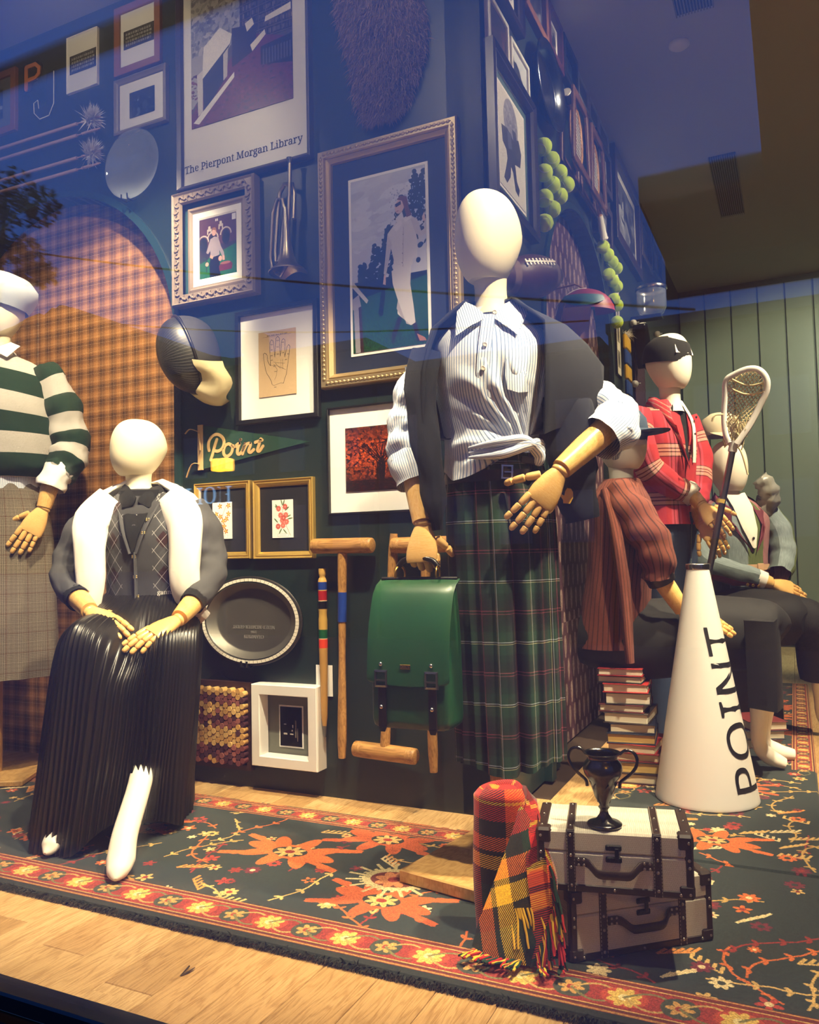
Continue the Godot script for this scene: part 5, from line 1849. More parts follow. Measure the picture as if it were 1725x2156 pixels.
	for k in gl.size():
		var o: Node3D = gb
		if k > 0:
			o = gb.duplicate()
			o.name = numbered("golf_ball")
			add_child(o, true)
		o.position = sp(gl[k][0], gl[k][1], 0.022)
		o.rotation = Vector3(0, 0, PI / 2)
		tag(o, "white golf ball " + gl[k][2], "golf ball", "golf balls on the side wall")

func skyline_photo() -> StandardMaterial3D:
	var t := Tx.new(128, 80, hexc("c8ccd2"))
	t.pol([0, 26, 10, 30, 14, 12, 22, 34, 40, 30, 62, 36, 80, 52, 96, 58, 110, 56, 128, 66, 128, 80, 0, 80], hexc("20242c"))
	t.grain(0.1)
	return tmat("skyline_print", t.tex(), 0.35)

func football_print(fm: Material, g: String) -> void:
	var t := Tx.new(192, 256, hexc("d9d6d0"))
	t.oval(96, 64, 50, 60, hexc("8a8894"))
	for k in 90:
		var a := rng.randf() * TAU
		var d := sqrt(rng.randf())
		t.oval(96 + cos(a) * d * 44, 64 + sin(a) * d * 54, 4, 6, hexc("6a6876").lerp(hexc("aaa8b0"), rng.randf()), rng.randf() * 3)
	t.pol([30, 100, 70, 90, 110, 100, 150, 80, 168, 110, 158, 150, 120, 160, 130, 200, 150, 214, 140, 236, 118, 230, 104, 190, 90, 180, 84, 210, 60, 236, 40, 230, 52, 204, 66, 170, 60, 150, 36, 140], hexc("2a2a3a"))
	t.pol([104, 74, 130, 70, 138, 96, 112, 104], hexc("34344a"))
	t.pol([70, 96, 96, 90, 100, 130, 74, 140], hexc("54546a"))
	t.grain(0.12)
	var grn := mat("green_mount", hexc("3e5a50"), 0.8)
	var p := picture("large plum framed drawing of an old football player in a green mount", sp(0.262, 2.19), PI / 2, 0.47, 0.515, [Vector2(0, 0), Vector2(0, 0.034), Vector2(0.008, 0.04), Vector2(0.016, 0.03), Vector2(0.03, 0.034), Vector2(0.04, 0.024), Vector2(0.042, 0.01)], fm, grn, [[0, 0, 0.32, 0.365, mats.white_paper, 0.0092], [0, 0, 0.3, 0.345, tmat("player_print", t.tex(), 0.4), 0.0105]], g)
	var b := Mb.new()
	moulding(b, 0.398, 0.433, [Vector2(0, 0.012), Vector2(0.002, 0.014), Vector2(0.005, 0.012), Vector2(0.006, 0.008)])
	put("silver_fillet", b, mats.nickel, p)

func old_helmet() -> void:
	var h := thing("leather_helmet", "old crimson leather football helmet with teal wings and tan lining", "helmet", sp(0.62, 1.655, 0.16))
	h.basis = frame_at(Vector3.ZERO, Vector3(0.12, 1, 0.1), Vector3(0.93, -0.1, 0.35)).basis
	# shell: open towards +z (the face) and down
	var parts := [["shell", "crimson_leather", "7c1a2c", 0.0], ["lining", "tan_lining", "a8733c", -0.005]]
	for e in parts:
		var P := PackedVector3Array()
		for j in 13:
			var t := j / 12.0
			for i in 25:
				var a := lerpf(-1.18, 1.18, i / 24.0) * (1.0 + 0.18 * (1.0 - t)) + PI
				# t from crown to lower edge; ear flaps hang lower at the sides
				var sidey := absf(sin(a))
				var low := 0.10 + 0.075 * pow(sidey, 3.0)
				var ang := t * PI * 0.5
				var rad: float = 0.1 + e[3]
				var y: float = cos(ang) * 0.115 + e[3] - maxf(0.0, t - 0.75) * 4.0 * low
				P.append(Vector3(sin(a) * rad * sin(minf(ang * 1.15, PI * 0.5)), y, cos(a) * rad * 1.12 * sin(minf(ang * 1.15, PI * 0.5))))
		var b := Mb.new()
		b.grid(P, 25, 13, false, 1, 1, false, false, 1)
		put(e[0], b, mat(e[1], hexc(e[2]), 0.5), h)
	# front brow piece closing the crown
	var P2 := PackedVector3Array()
	for j in 7:
		var t := j / 6.0
		for i in 17:
			var a := lerpf(-1.75, 1.75, i / 16.0)
			var ang := t * PI * 0.40
			P2.append(Vector3(sin(a) * 0.102 * sin(ang * 1.15), cos(ang) * 0.118, cos(a) * 0.115 * sin(ang * 1.15)))
	var b := Mb.new()
	b.grid(P2, 17, 7, false, 1, 1, false, false, 1)
	put("brow", b, mats.crimson_leather, h)
	for s in [-1, 1]:
		b = Mb.new()
		P2 = PackedVector3Array()
		for j in 5:
			for i in 9:
				var a: float = s * lerpf(0.3, 2.0, i / 8.0)
				var ang := PI * lerpf(0.25, 0.25 + 0.14 * sin(PI * (0.15 + i / 8.0 * 0.7)), j / 4.0)
				P2.append(Vector3(sin(a) * 0.106 * sin(ang * 1.15), cos(ang) * 0.121, cos(a) * 0.119 * sin(ang * 1.15)))
		b.grid(P2, 9, 5, false, 1, 1, false, false, s)
		put("teal_wing", b, mat("teal_leather", hexc("2f6266"), 0.5), h)
	b = Mb.new()
	for a0 in [0.0, 0.9, -0.9]:
		var q := []
		for k in 11:
			var ang := k / 10.0 * PI * 0.46
			q.append(Vector3(sin(PI + a0) * 0.104 * sin(ang), cos(ang) * 0.12, cos(PI + a0) * 0.118 * sin(ang)))
		b.tube(q, 0.0025, 5)
	put("seams", b, mats.white_knit, h)
	b = Mb.new()
	b.tube([Vector3(0, 0.117, 0), Vector3(0.0, 0.14, -0.05), Vector3(0.0, 0.13, -0.16)], 0.004, 6)
	put("hanging_strap", b, mats.tan_leather, h)

func head(parent: Node3D, xf: Transform3D, m: Material, neck_len := 0.08, neck_r := 0.043) -> void:
	# egg head without features; origin at the chin line over the neck, face to +z
	var P := PackedVector3Array()
	var th0 := 0.5
	for j in 29:
		var th := lerpf(th0, PI - 0.01, j / 28.0)
		var s := sin(th)
		var low := maxf(0.0, cos(th))
		var w := 0.0775 * pow(s, 0.74) * (1.0 - 0.10 * low)
		var a := 0.094 * pow(s, 0.66) + 0.006 * low
		var c := -0.1 * pow(s, 0.8) * (1.0 - 0.42 * low)
		var y := 0.232 * (cos(th0) - cos(th)) / (cos(th0) + 1.0)
		for i in 48:
			var an := TAU * i / 48.0
			var k := 1.0 + 0.022 * smoothstep(0.40, 0.5, sin(an)) * smoothstep(0.0, 0.3, s)
			P.append(Vector3(cos(an) * w, y, ((a + c) * 0.5 + sin(an) * (a - c) * 0.5)) * Vector3(k, 1, k))
	var b := Mb.new()
	b.T = xf
	b.grid(P, 48, 29, true, 1, 1, true, false)
	put("head", b, m, parent)
	b = Mb.new()
	b.T = xf
	var q := []
	for k in 7:
		var f := k / 6.0
		q.append(Vector2(neck_r * (1.0 - 0.10 * sin(f * PI) + 0.22 * pow(f, 4.0)), 0.02 - f * (neck_len + 0.02)))
	q.reverse()
	b.lathe(q, 28, 1.0, 1.08)
	put("neck", b, m, parent)

func wooden_hand(parent: Node3D, xf: Transform3D, side: float, curl: Array, thumb := 0.4, spread := 0.06, size := 1.0) -> void:
	# origin at the wrist, +y towards the fingertips, +z the back of the hand, thumb on side * +x; curl per finger towards -z
	var m: Material = mats.limb_wood
	var b := Mb.new()
	b.T = xf
	var P := PackedVector3Array()
	var rows := [[0.0, 0.021, 0.016], [0.012, 0.026, 0.0175], [0.035, 0.034, 0.0175], [0.06, 0.0385, 0.016], [0.08, 0.039, 0.0135], [0.089, 0.036, 0.01]]
	for e in rows:
		for i in 20:
			var a := TAU * i / 20.0
			var c := cos(a)
			P.append(Vector3(signf(c) * pow(absf(c), 0.8) * e[1] - side * e[0] * 0.05, e[0], sin(a) * e[2]) * size)
	b.grid(P, 20, rows.size(), true, 1, 1, true, true)
	var hand := put("hand", b, m, parent)
	b = Mb.new()
	b.T = xf
	b.ball(Vector3(0, -0.007, 0) * size, Vector3(0.022, 0.012, 0.02) * size, 18)
	put("wrist_joint", b, m, hand)
	var lens := [[0.034, 0.026, 0.02], [0.039, 0.029, 0.021], [0.036, 0.027, 0.02], [0.028, 0.021, 0.018]]
	for k in 5:
		b = Mb.new()
		var base: Vector3
		var dir: Vector3
		var bend: Vector3
		var ls: Array
		var cu: Array
		if k < 4:
			base = Vector3(side * (0.027 - k * 0.0182), 0.086 - absf(k - 1.2) * 0.004, 0.0)
			dir = Vector3(side * spread * (1.2 - k * 0.9), 1, 0).normalized()
			bend = dir.cross(Vector3.BACK).normalized()
			ls = lens[k]
			cu = curl[k] if curl[k] is Array else [curl[k], curl[k], curl[k] * 0.7]
		else:
			base = Vector3(side * 0.031, 0.028, -0.004)
			dir = Vector3(side * sin(0.5 + thumb * 0.5), cos(0.5 + thumb * 0.5), -0.25).normalized()
			bend = dir.cross(Vector3(side * 0.5, 0, 1)).normalized()
			ls = [0.036, 0.03, 0.022]
			cu = [thumb * 0.2, thumb * 0.5, thumb * 0.5]
		var p := base
		for s in 3:
			dir = dir.rotated(bend, -cu[s])
			var r0: float = [0.0092, 0.0085, 0.0078][s] * (0.9 if k == 3 else (1.12 if k == 4 else 1.0))
			b.T = xf * frame_at(p * size, dir, Vector3(0.01, 0, 1))
			var l: float = ls[s] * size
			var r := r0 * size
			var top := [Vector2(r * 0.86, l - r * 0.3), Vector2(r * 0.55, l), Vector2(0.0005, l + 0.0008)] if s < 2 else [Vector2(r * 0.9, l - r * 0.5), Vector2(r * 0.6, l), Vector2(0.0005, l + r * 0.2)]
			b.lathe([Vector2(0.0005, 0.0006), Vector2(r * 0.8, 0.001), Vector2(r, r * 0.35), Vector2(r * 0.97, l * 0.6)] + top, 12)
			p += dir * (ls[s] + 0.001)
		put("thumb" if k == 4 else "finger", b, m, hand)

func forearm(parent: Node3D, a: Vector3, c: Vector3, r0 := 0.034, r1 := 0.0235) -> void:
	var d := c - a
	var P := []
	var R := []
	for k in 9:
		var f := k / 8.0
		P.append(a + d * f)
		R.append(lerpf(r0, r1, pow(f, 0.8)) * (1.0 + 0.06 * sin(f * PI)))
	var b := Mb.new()
	b.tube(P, R, 20)
	put("forearm", b, mats.limb_wood, parent)

func sleeve(parent: Node3D, called: String, path: Array, rad: Array, m: Material, wr := 0.004, freq := 9.0, su := 0.4, flat := 1.0, n := 26, ph := 0.0, caps := false) -> void:
	# a cloth tube along a smooth path, wrinkled more where it bends
	var p := spline(path, n)
	var rr := []
	for k in n:
		var t := float(k) / (n - 1) * (rad.size() - 1)
		var i := mini(int(t), rad.size() - 2)
		rr.append(lerpf(rad[i], rad[i + 1], t - i))
	var seg := 36
	var P := PackedVector3Array()
	var t0: Vector3 = (p[1] - p[0]).normalized()
	var u := t0.cross(Vector3.BACK if absf(t0.z) < 0.9 else Vector3.UP).normalized()
	for k in n:
		var t: Vector3 = (p[mini(k + 1, n - 1)] - p[maxi(k - 1, 0)]).normalized()
		u = (u - t * u.dot(t)).normalized()
		var w := t.cross(u)
		var f := float(k) / (n - 1)
		for i in seg:
			var a := TAU * i / seg
			var q := wr * (sin(f * freq * TAU * 0.5 + 1.7 * sin(a + ph) + ph) * 0.7 + noise.get_noise_3d(cos(a) * 1.6 + ph, sin(a) * 1.6, f * freq * 0.8) * 1.3)
			P.append(p[k] + (u * cos(a) + w * sin(a) * flat) * (rr[k] + q))
	var b := Mb.new()
	b.grid(P, seg, n, true, su, -1.0, caps, caps)
	put(called, b, m, parent)

func rings(R: Array, seg: int, disp: Callable, n := 0) -> PackedVector3Array:
	# R rows: [y, centre x, centre z, half width, half depth front, half depth back]; disp(angle, f) adds to the radius; angle 90 degrees faces +z
	var rows := []
	if n == 0:
		rows = R
	else:
		for k in n:
			var t := float(k) / (n - 1) * (R.size() - 1)
			var i := mini(int(t), R.size() - 2)
			var f := t - i
			var row := []
			for c in 6:
				var p0: float = R[maxi(i - 1, 0)][c]
				var p1: float = R[i][c]
				var p2: float = R[i + 1][c]
				var p3: float = R[mini(i + 2, R.size() - 1)][c]
				row.append(0.5 * (2 * p1 + (p2 - p0) * f + (2 * p0 - 5 * p1 + 4 * p2 - p3) * f * f + (3 * p1 - p0 - 3 * p2 + p3) * f * f * f))
			rows.append(row)
	var P := PackedVector3Array()
	for k in rows.size():
		var e: Array = rows[k]
		for i in seg:
			var a := TAU * i / seg
			var d: float = disp.call(a, float(k) / (rows.size() - 1))
			var dep: float = e[4] if sin(a) > 0 else e[5]
			var c := cos(a)
			P.append(Vector3(e[1] + signf(c) * pow(absf(c), 0.88) * (e[3] + d), e[0], e[2] + sin(a) * (dep + d)))
	return P

func sheet_grid(b: Mb, rows: Array, th := 0.004) -> void:
	# an open cloth sheet given as rows of points, with a back face and closed edges
	var nu: int = rows[0].size()
	var nv := rows.size()
	var P := PackedVector3Array()
	for r in rows:
		for p in r:
			P.append(p)
	var Q := PackedVector3Array()
	for j in nv:
		for i in nu:
			var du := P[j * nu + mini(i + 1, nu - 1)] - P[j * nu + maxi(i - 1, 0)]
			var dv := P[mini(j + 1, nv - 1) * nu + i] - P[maxi(j - 1, 0) * nu + i]
			Q.append(P[j * nu + i] - du.cross(dv).normalized() * th)
	var W := PackedVector3Array()
	# wrap rows so that each ring runs over the front and back over the rear
	for j in nv:
		for i in nu:
			W.append(P[j * nu + i])
		for i in nu:
			W.append(Q[j * nu + nu - 1 - i])
	b.grid(W, nu * 2, nv, true, 1.0, 1.0, true, true)

func button(parent: Node3D, p: Vector3, r: float, m: Material, n := Vector3.BACK) -> void:
	var b := Mb.new()
	b.T = frame_at(p, n, Vector3.UP)
	b.lathe([Vector2(r, -0.001), Vector2(r, 0.0015), Vector2(r * 0.8, 0.0025), Vector2(r * 0.6, 0.0015), Vector2(0.0003, 0.0015)], 12)
	put("button", b, m, parent)

func main_figure() -> void:
	var t := thing("mannequin", "tall standing mannequin in a striped shirt, navy draped sweater and long green tartan kilt", "mannequin", Vector3(0.14, 0.0, 0.42), deg_to_rad(20))
	# stand
	var b := Mb.new()
	b.T = Transform3D(Basis(Vector3.UP, deg_to_rad(-31)), Vector3(0.0, 0.0, 0.0))
	b.box(Vector3(-0.02, 0.031, 0.02), Vector3(0.29, 0.03, 0.34), 0.003)
	put("base_board", b, mats.board_wood, t)
	b = Mb.new()
	b.box(Vector3(0.008, 0.4, -0.01), Vector3(0.047, 0.75, 0.04), 0.004)
	put("post", b, mats.board_wood, t)
	head(t, Transform3D(Basis(Vector3.UP, deg_to_rad(-38)) * Basis(Vector3.RIGHT, 0.03), Vector3(0.018, 1.488, 0.012)), mats.mannequin_linen, 0.09)
	# kilt: knife pleats that open towards the hem
	var K := [[1.03, 0.015, 0.0, 0.118, 0.095, 0.09], [0.97, 0.02, 0.0, 0.124, 0.105, 0.1], [0.875, 0.026, 0.0, 0.134, 0.115, 0.12], [0.642, 0.031, 0.0, 0.132, 0.115, 0.12], [0.45, 0.034, 0.0, 0.130, 0.115, 0.12], [0.27, 0.036, 0.0, 0.128, 0.115, 0.12]]
	for e in K:
		e[0] += 0.014
	var pleat := func(a: float, f: float) -> float:
		var u := a / TAU * 19.0 + 0.25 * sin(a * 3.0)
		var s := u - floorf(u)
		var saw := (s / 0.86 if s < 0.86 else 1.0 - (s - 0.86) / 0.14) - 0.5
		var deep := -0.030 * exp(-pow((a - 1.38) / 0.09, 2.0)) * smoothstep(0.1, 0.5, f)
		return saw * lerpf(0.004, 0.013, f) + sin(a * 5.0 + 0.7) * 0.008 * f + deep
	var P := rings(K, 228, pleat, 22)
	for i in P.size():
		if i >= 228 * 21:
			P[i].y += 0.012 * sin(atan2(P[i].z, P[i].x) * 3.0 + 0.5)
	b = Mb.new()
	b.grid(P, 228, 22, true, 1.62, -1.0)
	for i in b.U.size():
		b.U[i].x += 0.028
	put("kilt", b, mats.kilt_wool, t)
	b = Mb.new()
	b.grid(rings([[0.972, 0.018, 0.002, 0.127, 0.108, 0.1], [1.0, 0.017, 0.002, 0.1245, 0.106, 0.098]], 40, func(a: float, f: float) -> float: return 0.003), 40, 2, true)
	var belt := put("belt", b, mats.black_leather, t)
	b = Mb.new()
	b.T = frame_at(Vector3(0.044, 0.992, 0.115), Vector3(0.06, 1, 0), Vector3(0.2, 0, 1))
	moulding(b, 0.03, 0.036, [Vector2(0, 0), Vector2(0.001, 0.004), Vector2(0.005, 0.004), Vector2(0.006, 0.0)])
	b.box(Vector3(0.004, 0, 0.004), Vector3(0.022, 0.003, 0.003))
	put("buckle", b, mats.nickel, belt)
	b = Mb.new()
	b.T = frame_at(Vector3(0.105, 1.02, 0.088), Vector3(0.12, 1, 0), Vector3(0.5, 0, 1))
	b.box(Vector3.ZERO, Vector3(0.06, 0.018, 0.005), 0.002)
	put("belt_tab", b, mats.black_leather, belt)
	# shirt body with folds running to the knot at the right waist
	var S := [[0.99, 0.010, 0.0, 0.122, 0.112, 0.1], [1.035, 0.009, 0.0, 0.119, 0.112, 0.1], [1.087, 0.010, 0.0, 0.119, 0.11, 0.1], [1.157, 0.014, 0.0, 0.134, 0.118, 0.105], [1.215, 0.018, 0.0, 0.148, 0.128, 0.11], [1.27, 0.022, 0.0, 0.155, 0.122, 0.112], [1.33, 0.022, 0.0, 0.15, 0.1, 0.105], [1.37, 0.018, 0.0, 0.115, 0.078, 0.085], [1.395, 0.014, 0.0, 0.072, 0.06, 0.065], [1.415, 0.012, 0.0, 0.056, 0.055, 0.058]]
	var seg := 120
	var nr := 60
	P = rings(S, seg, func(a: float, f: float) -> float: return 0.0, nr)
	var knot := Vector3(0.095, 1.06, 0.085)
	for i in P.size():
		var p := P[i]
		if p.z > -0.02:
			var d := Vector2(p.x - knot.x, p.y - knot.y)
			var ang := atan2(d.y, -d.x)
			var dist := d.length()
			var amp := 0.0085 * smoothstep(0.0, 0.05, dist) * (1.0 - smoothstep(0.16, 0.30, dist))
			var fold := sin(ang * 13.0 + 2.0 * noise.get_noise_2d(dist * 9.0, 3.0)) + 0.5 * sin(ang * 23.0 + 1.0)
			p.z += amp * fold * smoothstep(-0.02, 0.06, p.z)
			p.z -= 0.016 * exp(-pow((ang - 0.62) / 0.10, 2.0)) * smoothstep(0.02, 0.07, dist) * (1.0 - smoothstep(0.2, 0.26, dist))
			p.z += 0.014 * exp(-pow((ang - 0.80) / 0.12, 2.0)) * smoothstep(0.02, 0.07, dist) * (1.0 - smoothstep(0.2, 0.26, dist))
		var k := i / seg
		if k < 8:
			# the tail dips at the left front and rises towards the knot
			var f := 1.0 - k / 8.0
			p.y += f * (0.055 * smoothstep(-0.06, 0.1, p.x) - 0.012 * (1.0 - smoothstep(-0.1, 0.0, p.x)))
			if p.x < -0.085:
				p.y += f * 0.03 * smoothstep(-0.085, -0.115, p.x)
		P[i] = p
	b = Mb.new()
	b.grid(P, seg, nr, true, 0.86, -1.0)
	# bend the stripes with the wrap of the cloth
	for i in b.U.size():
		var v := b.V[i]
		var d := Vector2(v.x - knot.x, v.y - knot.y)
		if v.z > 0.0 and v.y < 1.2:
			b.U[i].x += (0.24 * (1.0 - smoothstep(0.0, 0.26, d.length())) * (1.2 - v.y) * 2.2)
	var shirt := put("shirt", b, mats.shirting, t)
	b = Mb.new()
	for k in 3:
		var q := []
		var o: float = [0.0, 0.012, -0.011][k]
		for e in [[-0.045, 1.04 + o, 0.118], [0.03, 1.045 + o * 1.3, 0.131 + absf(o)], [0.085, 1.058 + o * 0.7, 0.12], [0.122, 1.048 - o, 0.09], [0.118, 1.02 - o, 0.085]]:
			q.append(Vector3(e[0], e[1], e[2]))
		b.tube(spline(q, 20), [0.004, 0.006, 0.008, 0.010, 0.012, 0.013, 0.014, 0.014, 0.015, 0.015, 0.016, 0.016, 0.016, 0.017, 0.017, 0.016, 0.015, 0.014, 0.011, 0.006], 12, true, 0.8, 0.09)
	put("knot", b, mats.shirting, shirt)
	# collar leaves, placket, buttons, pocket
	b = Mb.new()
	var cb := []
	for i in 15:
		var a := lerpf(-0.62, TAU * 0.5 + 0.62, i / 14.0) + PI
		cb.append(Vector3(0.012 + cos(a) * 0.056, 0, 0.0 + sin(a) * 0.057))
	var rows := [[], [], []]
	for p in cb:
		var fr: float = clampf(p.z / 0.057, -1.0, 1.0)
		rows[0].append(p + Vector3(0, 1.402 - 0.02 * fr, 0))
		rows[1].append(p * Vector3(1.05, 1, 1.05) + Vector3(0, 1.435 - 0.03 * fr, 0))
		rows[2].append(p * Vector3(1.3, 1, 1.25) + Vector3(0, 1.4 - 0.022 * fr, 0))
	sheet_grid(b, rows, 0.003)
	put("collar_stand", b, mats.shirting, shirt)
	for leaf in [[0.006, 1.378, 0.082, -0.05, 1.43, 0.05, -0.065, 1.405, 0.058, -0.072, 1.325, 0.103, -0.03, 1.352, 0.098], [0.018, 1.38, 0.083, 0.075, 1.432, 0.045, 0.112, 1.4, 0.05, 0.078, 1.326, 0.105, 0.05, 1.352, 0.1]]:
		var q := v3(leaf)
		b = Mb.new()
		sheet_grid(b, [[q[1], q[1].lerp(q[0], 0.5) + Vector3(0, 0.004, 0.008), q[0]], [q[2], q[2].lerp(q[4], 0.5) + Vector3(0, 0, 0.006), q[4].lerp(q[0], 0.3)], [q[2].lerp(q[3], 0.5), q[3].lerp(q[4], 0.4), q[4]], [q[2].lerp(q[3], 0.98), q[3], q[3].lerp(q[4], 0.3)]], 0.004)
		for i in b.U.size():
			b.U[i] = Vector2(b.V[i].x * 1.2 + b.V[i].y * 0.3, b.V[i].y)
		put("collar_leaf", b, mats.shirting, shirt)
	b = Mb.new()
	var pl := v3([0.012, 1.385, 0.083, 0.006, 1.345, 0.102, -0.002, 1.284, 0.125, -0.006, 1.23, 0.133, -0.004, 1.17, 0.126])
	for k in pl.size() - 1:
		b.quad(pl[k] + Vector3(-0.016, 0, -0.001), pl[k + 1] + Vector3(-0.016, 0, -0.001), pl[k + 1] + Vector3(0.016, 0, 0), pl[k] + Vector3(0.016, 0, 0), Vector2(-0.016, pl[k].y), Vector2(-0.016, pl[k + 1].y), Vector2(0.016, pl[k + 1].y), Vector2(0.016, pl[k].y))
	put("placket", b, mats.shirting, shirt)
	for e in [[0.026, 1.39, 0.082], [0.0, 1.3, 0.124], [-0.006, 1.24, 0.135]]:
		button(shirt, Vector3(e[0], e[1], e[2]), 0.006, mats.pearl)
	b = Mb.new()
	sheet_grid(b, [v3([0.048, 1.262, 0.122, 0.075, 1.262, 0.118, 0.1, 1.257, 0.105]), v3([0.046, 1.22, 0.13, 0.075, 1.22, 0.126, 0.102, 1.215, 0.11]), v3([0.05, 1.188, 0.128, 0.075, 1.18, 0.124, 0.1, 1.184, 0.108])], 0.003)
	for i in b.U.size():
		b.U[i] = Vector2(b.V[i].x * 1.15, b.V[i].y)
	put("pocket", b, mats.shirting, shirt)
	# sweater over the shoulders: round the back, with two hanging sleeves
	rows = []
	var edge := [[1.437, 0.052, 0.060, -0.045, 0.075, 0.05, 0.055], [1.405, 0.085, 0.08, -0.085, 0.112, 0.072, 0.078], [1.365, 0.14, 0.115, -0.12, 0.15, 0.088, 0.10], [1.315, 0.17, 0.125, -0.135, 0.152, 0.092, 0.11], [1.262, 0.195, 0.13, -0.146, 0.15, 0.09, 0.12], [1.2, 0.205, 0.132, -0.152, 0.148, 0.09, 0.12], [1.14, 0.208, 0.132, -0.154, 0.145, 0.085, 0.115], [1.09, 0.205, 0.13, -0.15, 0.142, 0.08, 0.11]]
	for j in edge.size():
		var e: Array = edge[j]
		var row := []
		# right front edge -> right side -> back -> left side -> left front edge
		var cx := 0.02
		var rx: float = [0.058, 0.1, 0.178, 0.232, 0.272, 0.272, 0.255, 0.235][j]
		var lx: float = [0.058, 0.1, 0.155, 0.178, 0.205, 0.212, 0.212, 0.206][j]
		for i in 41:
			var f := i / 40.0
			var a := lerpf(0.95 if j > 0 else 0.8, -TAU * 0.5 - 0.95 if j > 0 else -TAU * 0.5 - 0.8, f)
			var w := rx if cos(a) > 0 else lx
			var p := Vector3(cx + cos(a) * w, e[0], sin(a) * (e[6] if sin(a) > 0 else e[2]))
			p += Vector3(cos(a), 0, sin(a)) * 0.006 * sin(a * 7.0 + j * 0.9)
			if j == edge.size() - 1:
				p.y += 0.035 * sin(a * 2.0 + 1.0)
			row.append(p)
		# pull the first and last points to the front edges seen on the shirt
		var r0 := Vector3(e[4] - 0.01, e[0] - 0.01, e[6] + 0.004)
		var l0 := Vector3(e[3], e[0] - 0.01, e[6] + 0.004)
		for i in 5:
			row[i] = r0.lerp(row[i], i / 5.0)
			row[40 - i] = l0.lerp(row[40 - i], i / 5.0)
		rows.append(row)
	b = Mb.new()
	sheet_grid(b, rows, 0.007)
	var sw := put("sweater", b, mats.navy_wool, t)
	sleeve(sw, "sweater_sleeve", v3([-0.145, 1.3, 0.09, -0.16, 1.2, 0.098, -0.152, 1.1, 0.1, -0.138, 1.0, 0.1, -0.132, 0.92, 0.095, -0.126, 0.858, 0.09]), [0.036, 0.04, 0.036, 0.032, 0.026, 0.012], mats.navy_wool, 0.004, 6.0, 0.3, 0.5, 26, 0.0, true)
	sleeve(sw, "sweater_sleeve", v3([0.19, 1.18, 0.05, 0.2, 1.08, 0.06, 0.205, 1.0, 0.06, 0.212, 0.94, 0.055, 0.225, 0.875, 0.05]), [0.06, 0.064, 0.056, 0.05, 0.04], mats.navy_wool, 0.006, 5.0, 0.3, 0.55, 26, 1.0, true)
	b = Mb.new()
	b.T = frame_at(Vector3(0.187, 0.93, 0.092), Vector3(0.1, 1, 0), Vector3(0, 0, 1))
	b.prism(PackedVector2Array([Vector2(-0.009, -0.016), Vector2(0.007, -0.016), Vector2(0.013, -0.002), Vector2(0.012, 0.012), Vector2(0.007, 0.02), Vector2(-0.002, 0.021), Vector2(-0.006, 0.014), Vector2(-0.008, 0.002), Vector2(-0.016, 0.006), Vector2(-0.017, 0.001), Vector2(-0.01, -0.008)]), 0.0, 0.002)
	put("hand_patch", b, mat("patch_yellow", hexc("f0b814"), 0.8), sw)
	# arms
	sleeve(t, "shirt_sleeve", v3([0.19, 1.24, -0.01, 0.25, 1.19, -0.01, 0.308, 1.145, 0.0, 0.318, 1.1, 0.03, 0.285, 1.075, 0.055]), [0.04, 0.05, 0.06, 0.056, 0.05], mats.shirting, 0.009, 8.0, 0.36, 1.0, 34, 0.4)
	sleeve(t, "shirt_cuff", v3([0.322, 1.128, 0.012, 0.296, 1.092, 0.048, 0.272, 1.07, 0.068]), [0.058, 0.062, 0.056], mats.shirting, 0.004, 2.0, 0.4, 1.0, 12, 0.9)
	forearm(t, Vector3(0.318, 1.122, 0.035), Vector3(0.172, 0.994, 0.128), 0.037, 0.0255)
	var hd := Vector3(-0.094, -0.125, 0.03)
	wooden_hand(t, frame_at(Vector3(0.163, 0.983, 0.134), hd, Vector3(0.35, -0.05, 1.0)), 1.0, [[0.1, 0.15, 0.1], [0.06, 0.12, 0.1], [0.04, 0.1, 0.1], [0.0, 0.12, 0.1]], 0.55, 0.1, 1.0)
	sleeve(t, "shirt_sleeve", v3([-0.16, 1.27, -0.02, -0.198, 1.17, -0.025, -0.208, 1.1, -0.012, -0.2, 1.03, 0.012]), [0.05, 0.052, 0.05, 0.048], mats.shirting, 0.008, 7.0, 0.34, 1.0, 28, 2.1)
	sleeve(t, "shirt_cuff", v3([-0.205, 1.05, 0.006, -0.193, 1.01, 0.02, -0.184, 0.978, 0.03]), [0.05, 0.05, 0.047], mats.shirting, 0.004, 2.0, 0.36, 1.0, 12, 0.3)
	forearm(t, Vector3(-0.188, 1.02, 0.02), Vector3(-0.1635, 0.88, 0.068), 0.032, 0.0255)
	wooden_hand(t, frame_at(Vector3(-0.163, 0.868, 0.072), Vector3(0.0, -1.0, 0.16), Vector3(-0.1, 0.16, 1.0)), -1.0, [[1.1, 1.2, 0.9], [1.1, 1.2, 0.9], [1.1, 1.2, 0.9], [1.1, 1.2, 0.9]], 0.75, 0.03, 1.0)
	green_bag()

